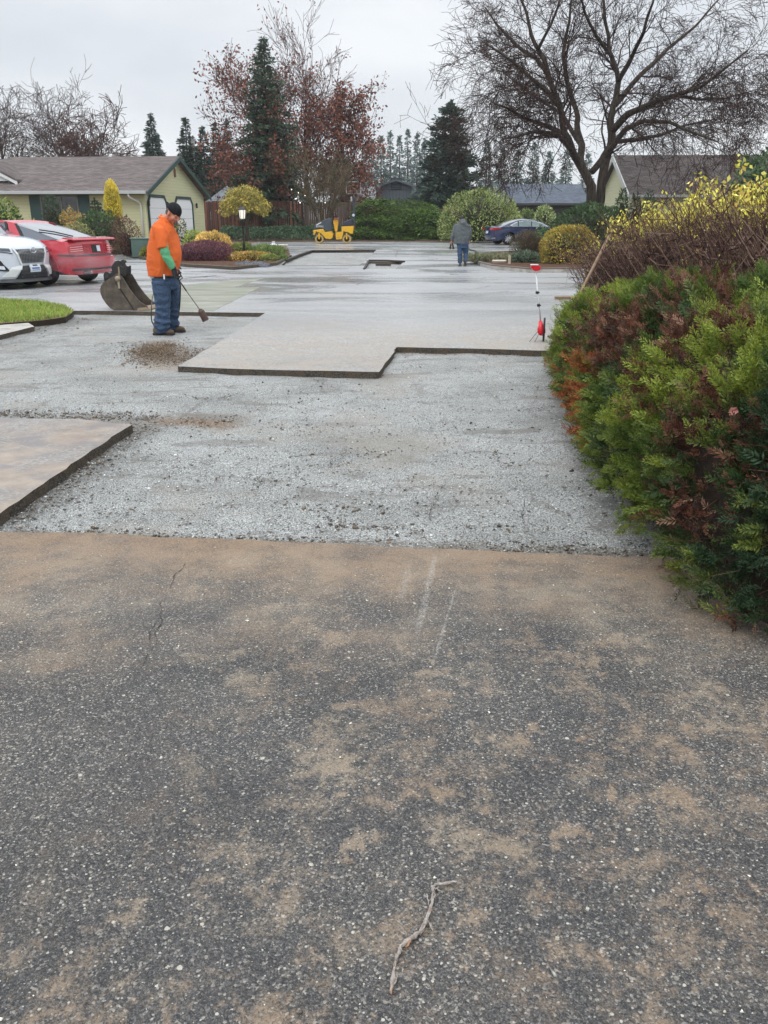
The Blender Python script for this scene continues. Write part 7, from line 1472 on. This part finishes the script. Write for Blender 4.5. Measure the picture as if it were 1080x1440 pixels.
def walker():
    FX, FY = 650, 374; p = G(FX, FY); D = p.y; r = empty('person', (p.x, p.y, 0), 0, 'man in grey hooded jacket and blue jeans walking away across the wet drive', 'person')
    L = lambda x, y, dy=0: at(x, y, D+dy)-Vector((p.x, p.y, 0)); k_ = D/1269
    def ring(py, a, b, ry, cy=0): c = L((a+b)/2, py, cy); return (c.x, cy, c.z, (b-a)/2*k_, ry)
    b = MB(); hc = L(649.5, 309, .10); HM = Matrix.Translation(hc) @ Matrix.Rotation(R(96), 4, 'Z') @ Matrix.Rotation(R(28), 4, 'Y') @ Matrix.Scale(.98, 4); head_parts(b, HM); b.tube([L(650, 316, .02), hc], [.06, .055], 10)
    b.loft([ring(342, 641, 657, .10), ring(318, 642, 658, .10), ring(314, 646, 654, .07)])
    b.tube([L(641, 318), L(637, 330, -.02), L(635, 338, .02)], [.05, .04, .028], 8); b.tube([L(659, 318), L(661, 330), L(660, 338, .06)], [.05, .04, .028], 8)
    hand(b, L(635, 338.5, .02), Vector((-.05, .05, -1)), Vector((.6, .5, 0)), Vector((.4, .9, 0)), 1.0, .9); hand(b, L(660, 338.5, .06), Vector((0, .1, -1)), Vector((-.6, .5, 0)), Vector((-.3, .9, 0)), 1.0, .9)
    b.remesh('body', SKIN, r, .009, 2)
    h = MB(); h.M = HM; h.ell((-.018, 0, .038), (.100, .086, .098)); h.ell((-.05, 0, -.02), (.055, .072, .06)); h.build('hair', mat('hair_dark', (38, 30, 28), .8), r, True)
    J = cloth('jacket_grey', (92, 98, 100), .22, 14, .8, .04, .12)
    s = MB(); s.loft([ring(342.5, 637.8, 659.5, .15), ring(338, 637.6, 660, .16), ring(330, 638, 660.3, .165), ring(322, 638.5, 660.5, .165), ring(317, 640, 659.8, .15), ring(313.5, 643, 657.5, .11), ring(311, 645.5, 656, .08)], 22)
    s.tube([L(642, 317, 0), L(639, 323, -.01), L(636.8, 331, -.02), L(635.2, 338, .02)], [.082, .078, .066, .048], 12); s.tube([L(658, 317, 0), L(660.3, 323, 0), L(661, 331, .02), L(660.3, 338, .06)], [.078, .072, .062, .046], 12)
    s.ell(L(651.5, 314.0, -.10), (.125, .075, .085)); s.ell(L(651, 310.5, -.04), (.115, .09, .06)); folds(s.remesh('jacket', J, r, .009, 3), .02, 5, (1, 1, 1.2), 3)
    m = MB(); m.tube([L(646, 311, -.10), L(651.5, 314.8, -.17), L(656.5, 311, -.10)], .02, 8); m.build('hood_fold', mat('hood_fold', (70, 74, 76), .9), r, True)
    j = MB(); j.loft([ring(349, 643.5, 658.5, .13), ring(343, 642, 659, .145), ring(339, 642, 659, .14)], 18)
    j.tube([L(647, 347, 0), L(646.8, 358, -.02), L(646.8, 369.5, .0)], [.105, .085, .072], 12); j.tube([L(654.8, 347, 0), L(654.8, 357, .06), L(654.5, 368, -.06)], [.105, .083, .070], 12); folds(j.remesh('jeans', cloth('denim_mid', (60, 78, 104), .25, 10, 1, .04, .2), r, .009, 2), .015, 6, (.8, .8, 1.6), 5)
    o = L(647, 373, .0); o.z = 0; m = MB(); m.ell(o+Vector((0, .07, .045)), (.048, .12, .045)); m.ell(o+Vector((0, -.02, .06)), (.045, .06, .06)); bt = m.remesh('shoe', mat('shoe_grey', (84, 84, 84), .8, .2), r, .008, 2); MB().box(o+Vector((0, .05, .012)), (.095, .27, .022)).build('sole', SOLE, bt, bevel=.008)
    o = L(654, 372, -.10); m = MB(); m.ell(o+Vector((0, 0, .045)), (.045, .05, .12), (R(-18), 0, 0)); m.ell(o+Vector((0, .06, -.03)), (.046, .06, .05)); bt = m.remesh('shoe', M_BLACK, r, .008, 2); MB().box(o+Vector((0, -.045, .03)), (.088, .02, .24), rx=R(-18)).build('sole', SOLE, bt, bevel=.008)
    g = empty('work_gloves', (p.x, p.y, 0), 0, 'pair of dark work gloves dangling from the left hand of the walking man', 'gloves'); w = L(635.0, 341.5, .03); m = MB()
    for k, (dx, dy2) in enumerate(((-.02, 0), (.035, .02))):
        q = w+Vector((dx, dy2, 0)); m.tube([q, q+Vector((dx*.4, 0, -.09)), q+Vector((dx, 0, -.16))], [.02, .042, .038], 8, flat=.5)
        for i in range(4): a = q+Vector((dx*1.0-.03+.02*i, 0, -.15)); m.tube([a, a+Vector((-.012+.008*i, 0, -.075+.012*abs(i-1.5)))], [.011, .008], 6)
    m.remesh('glove_pair', GLOVE, g, .007, 1)
walker()

# ================================================================== HAZE
hz = NT('damp_air'); hz.n.remove(hz.b); v = hz.n.new('ShaderNodeVolumePrincipled'); v.inputs['Color'].default_value = (.95, .97, 1, 1); v.inputs['Density'].default_value = .0004; v.inputs['Anisotropy'].default_value = .2
hz.L(v.outputs[0], hz.n['Material Output'].inputs['Volume'])
mb = MB(); mb.box((0, 105, 14.5), (300, 290, 32)); tag(mb.build('haze', hz.m), kind='stuff')

# faint steam drifting behind the red car
st = NT('steam_puff'); st.n.remove(st.b); v = st.n.new('ShaderNodeVolumePrincipled'); v.inputs['Color'].default_value = (.95, .95, .97, 1)
gr = st.n.new('ShaderNodeTexGradient'); gr.gradient_type = 'SPHERICAL'; st.L(st.tc, gr.inputs[0]); de = st.math('MULTIPLY', st.mapr(gr.outputs['Fac'], 0, .8, 0, 1), st.mapr(st.noise(2.2, 4), .35, .65, .1, 1.6))
st.L(st.math('MULTIPLY', de, .55), v.inputs['Density']); st.L(v.outputs[0], st.n['Material Output'].inputs['Volume'])
o = MB().ell((0, 0, 0), (1, 1, 1), nu=16, nv=10).build('steam', st.m); p = G(108, 398); o.location = (p.x, p.y-.9, .55); o.scale = (1.5, .6, .5); tag(o, kind='stuff')
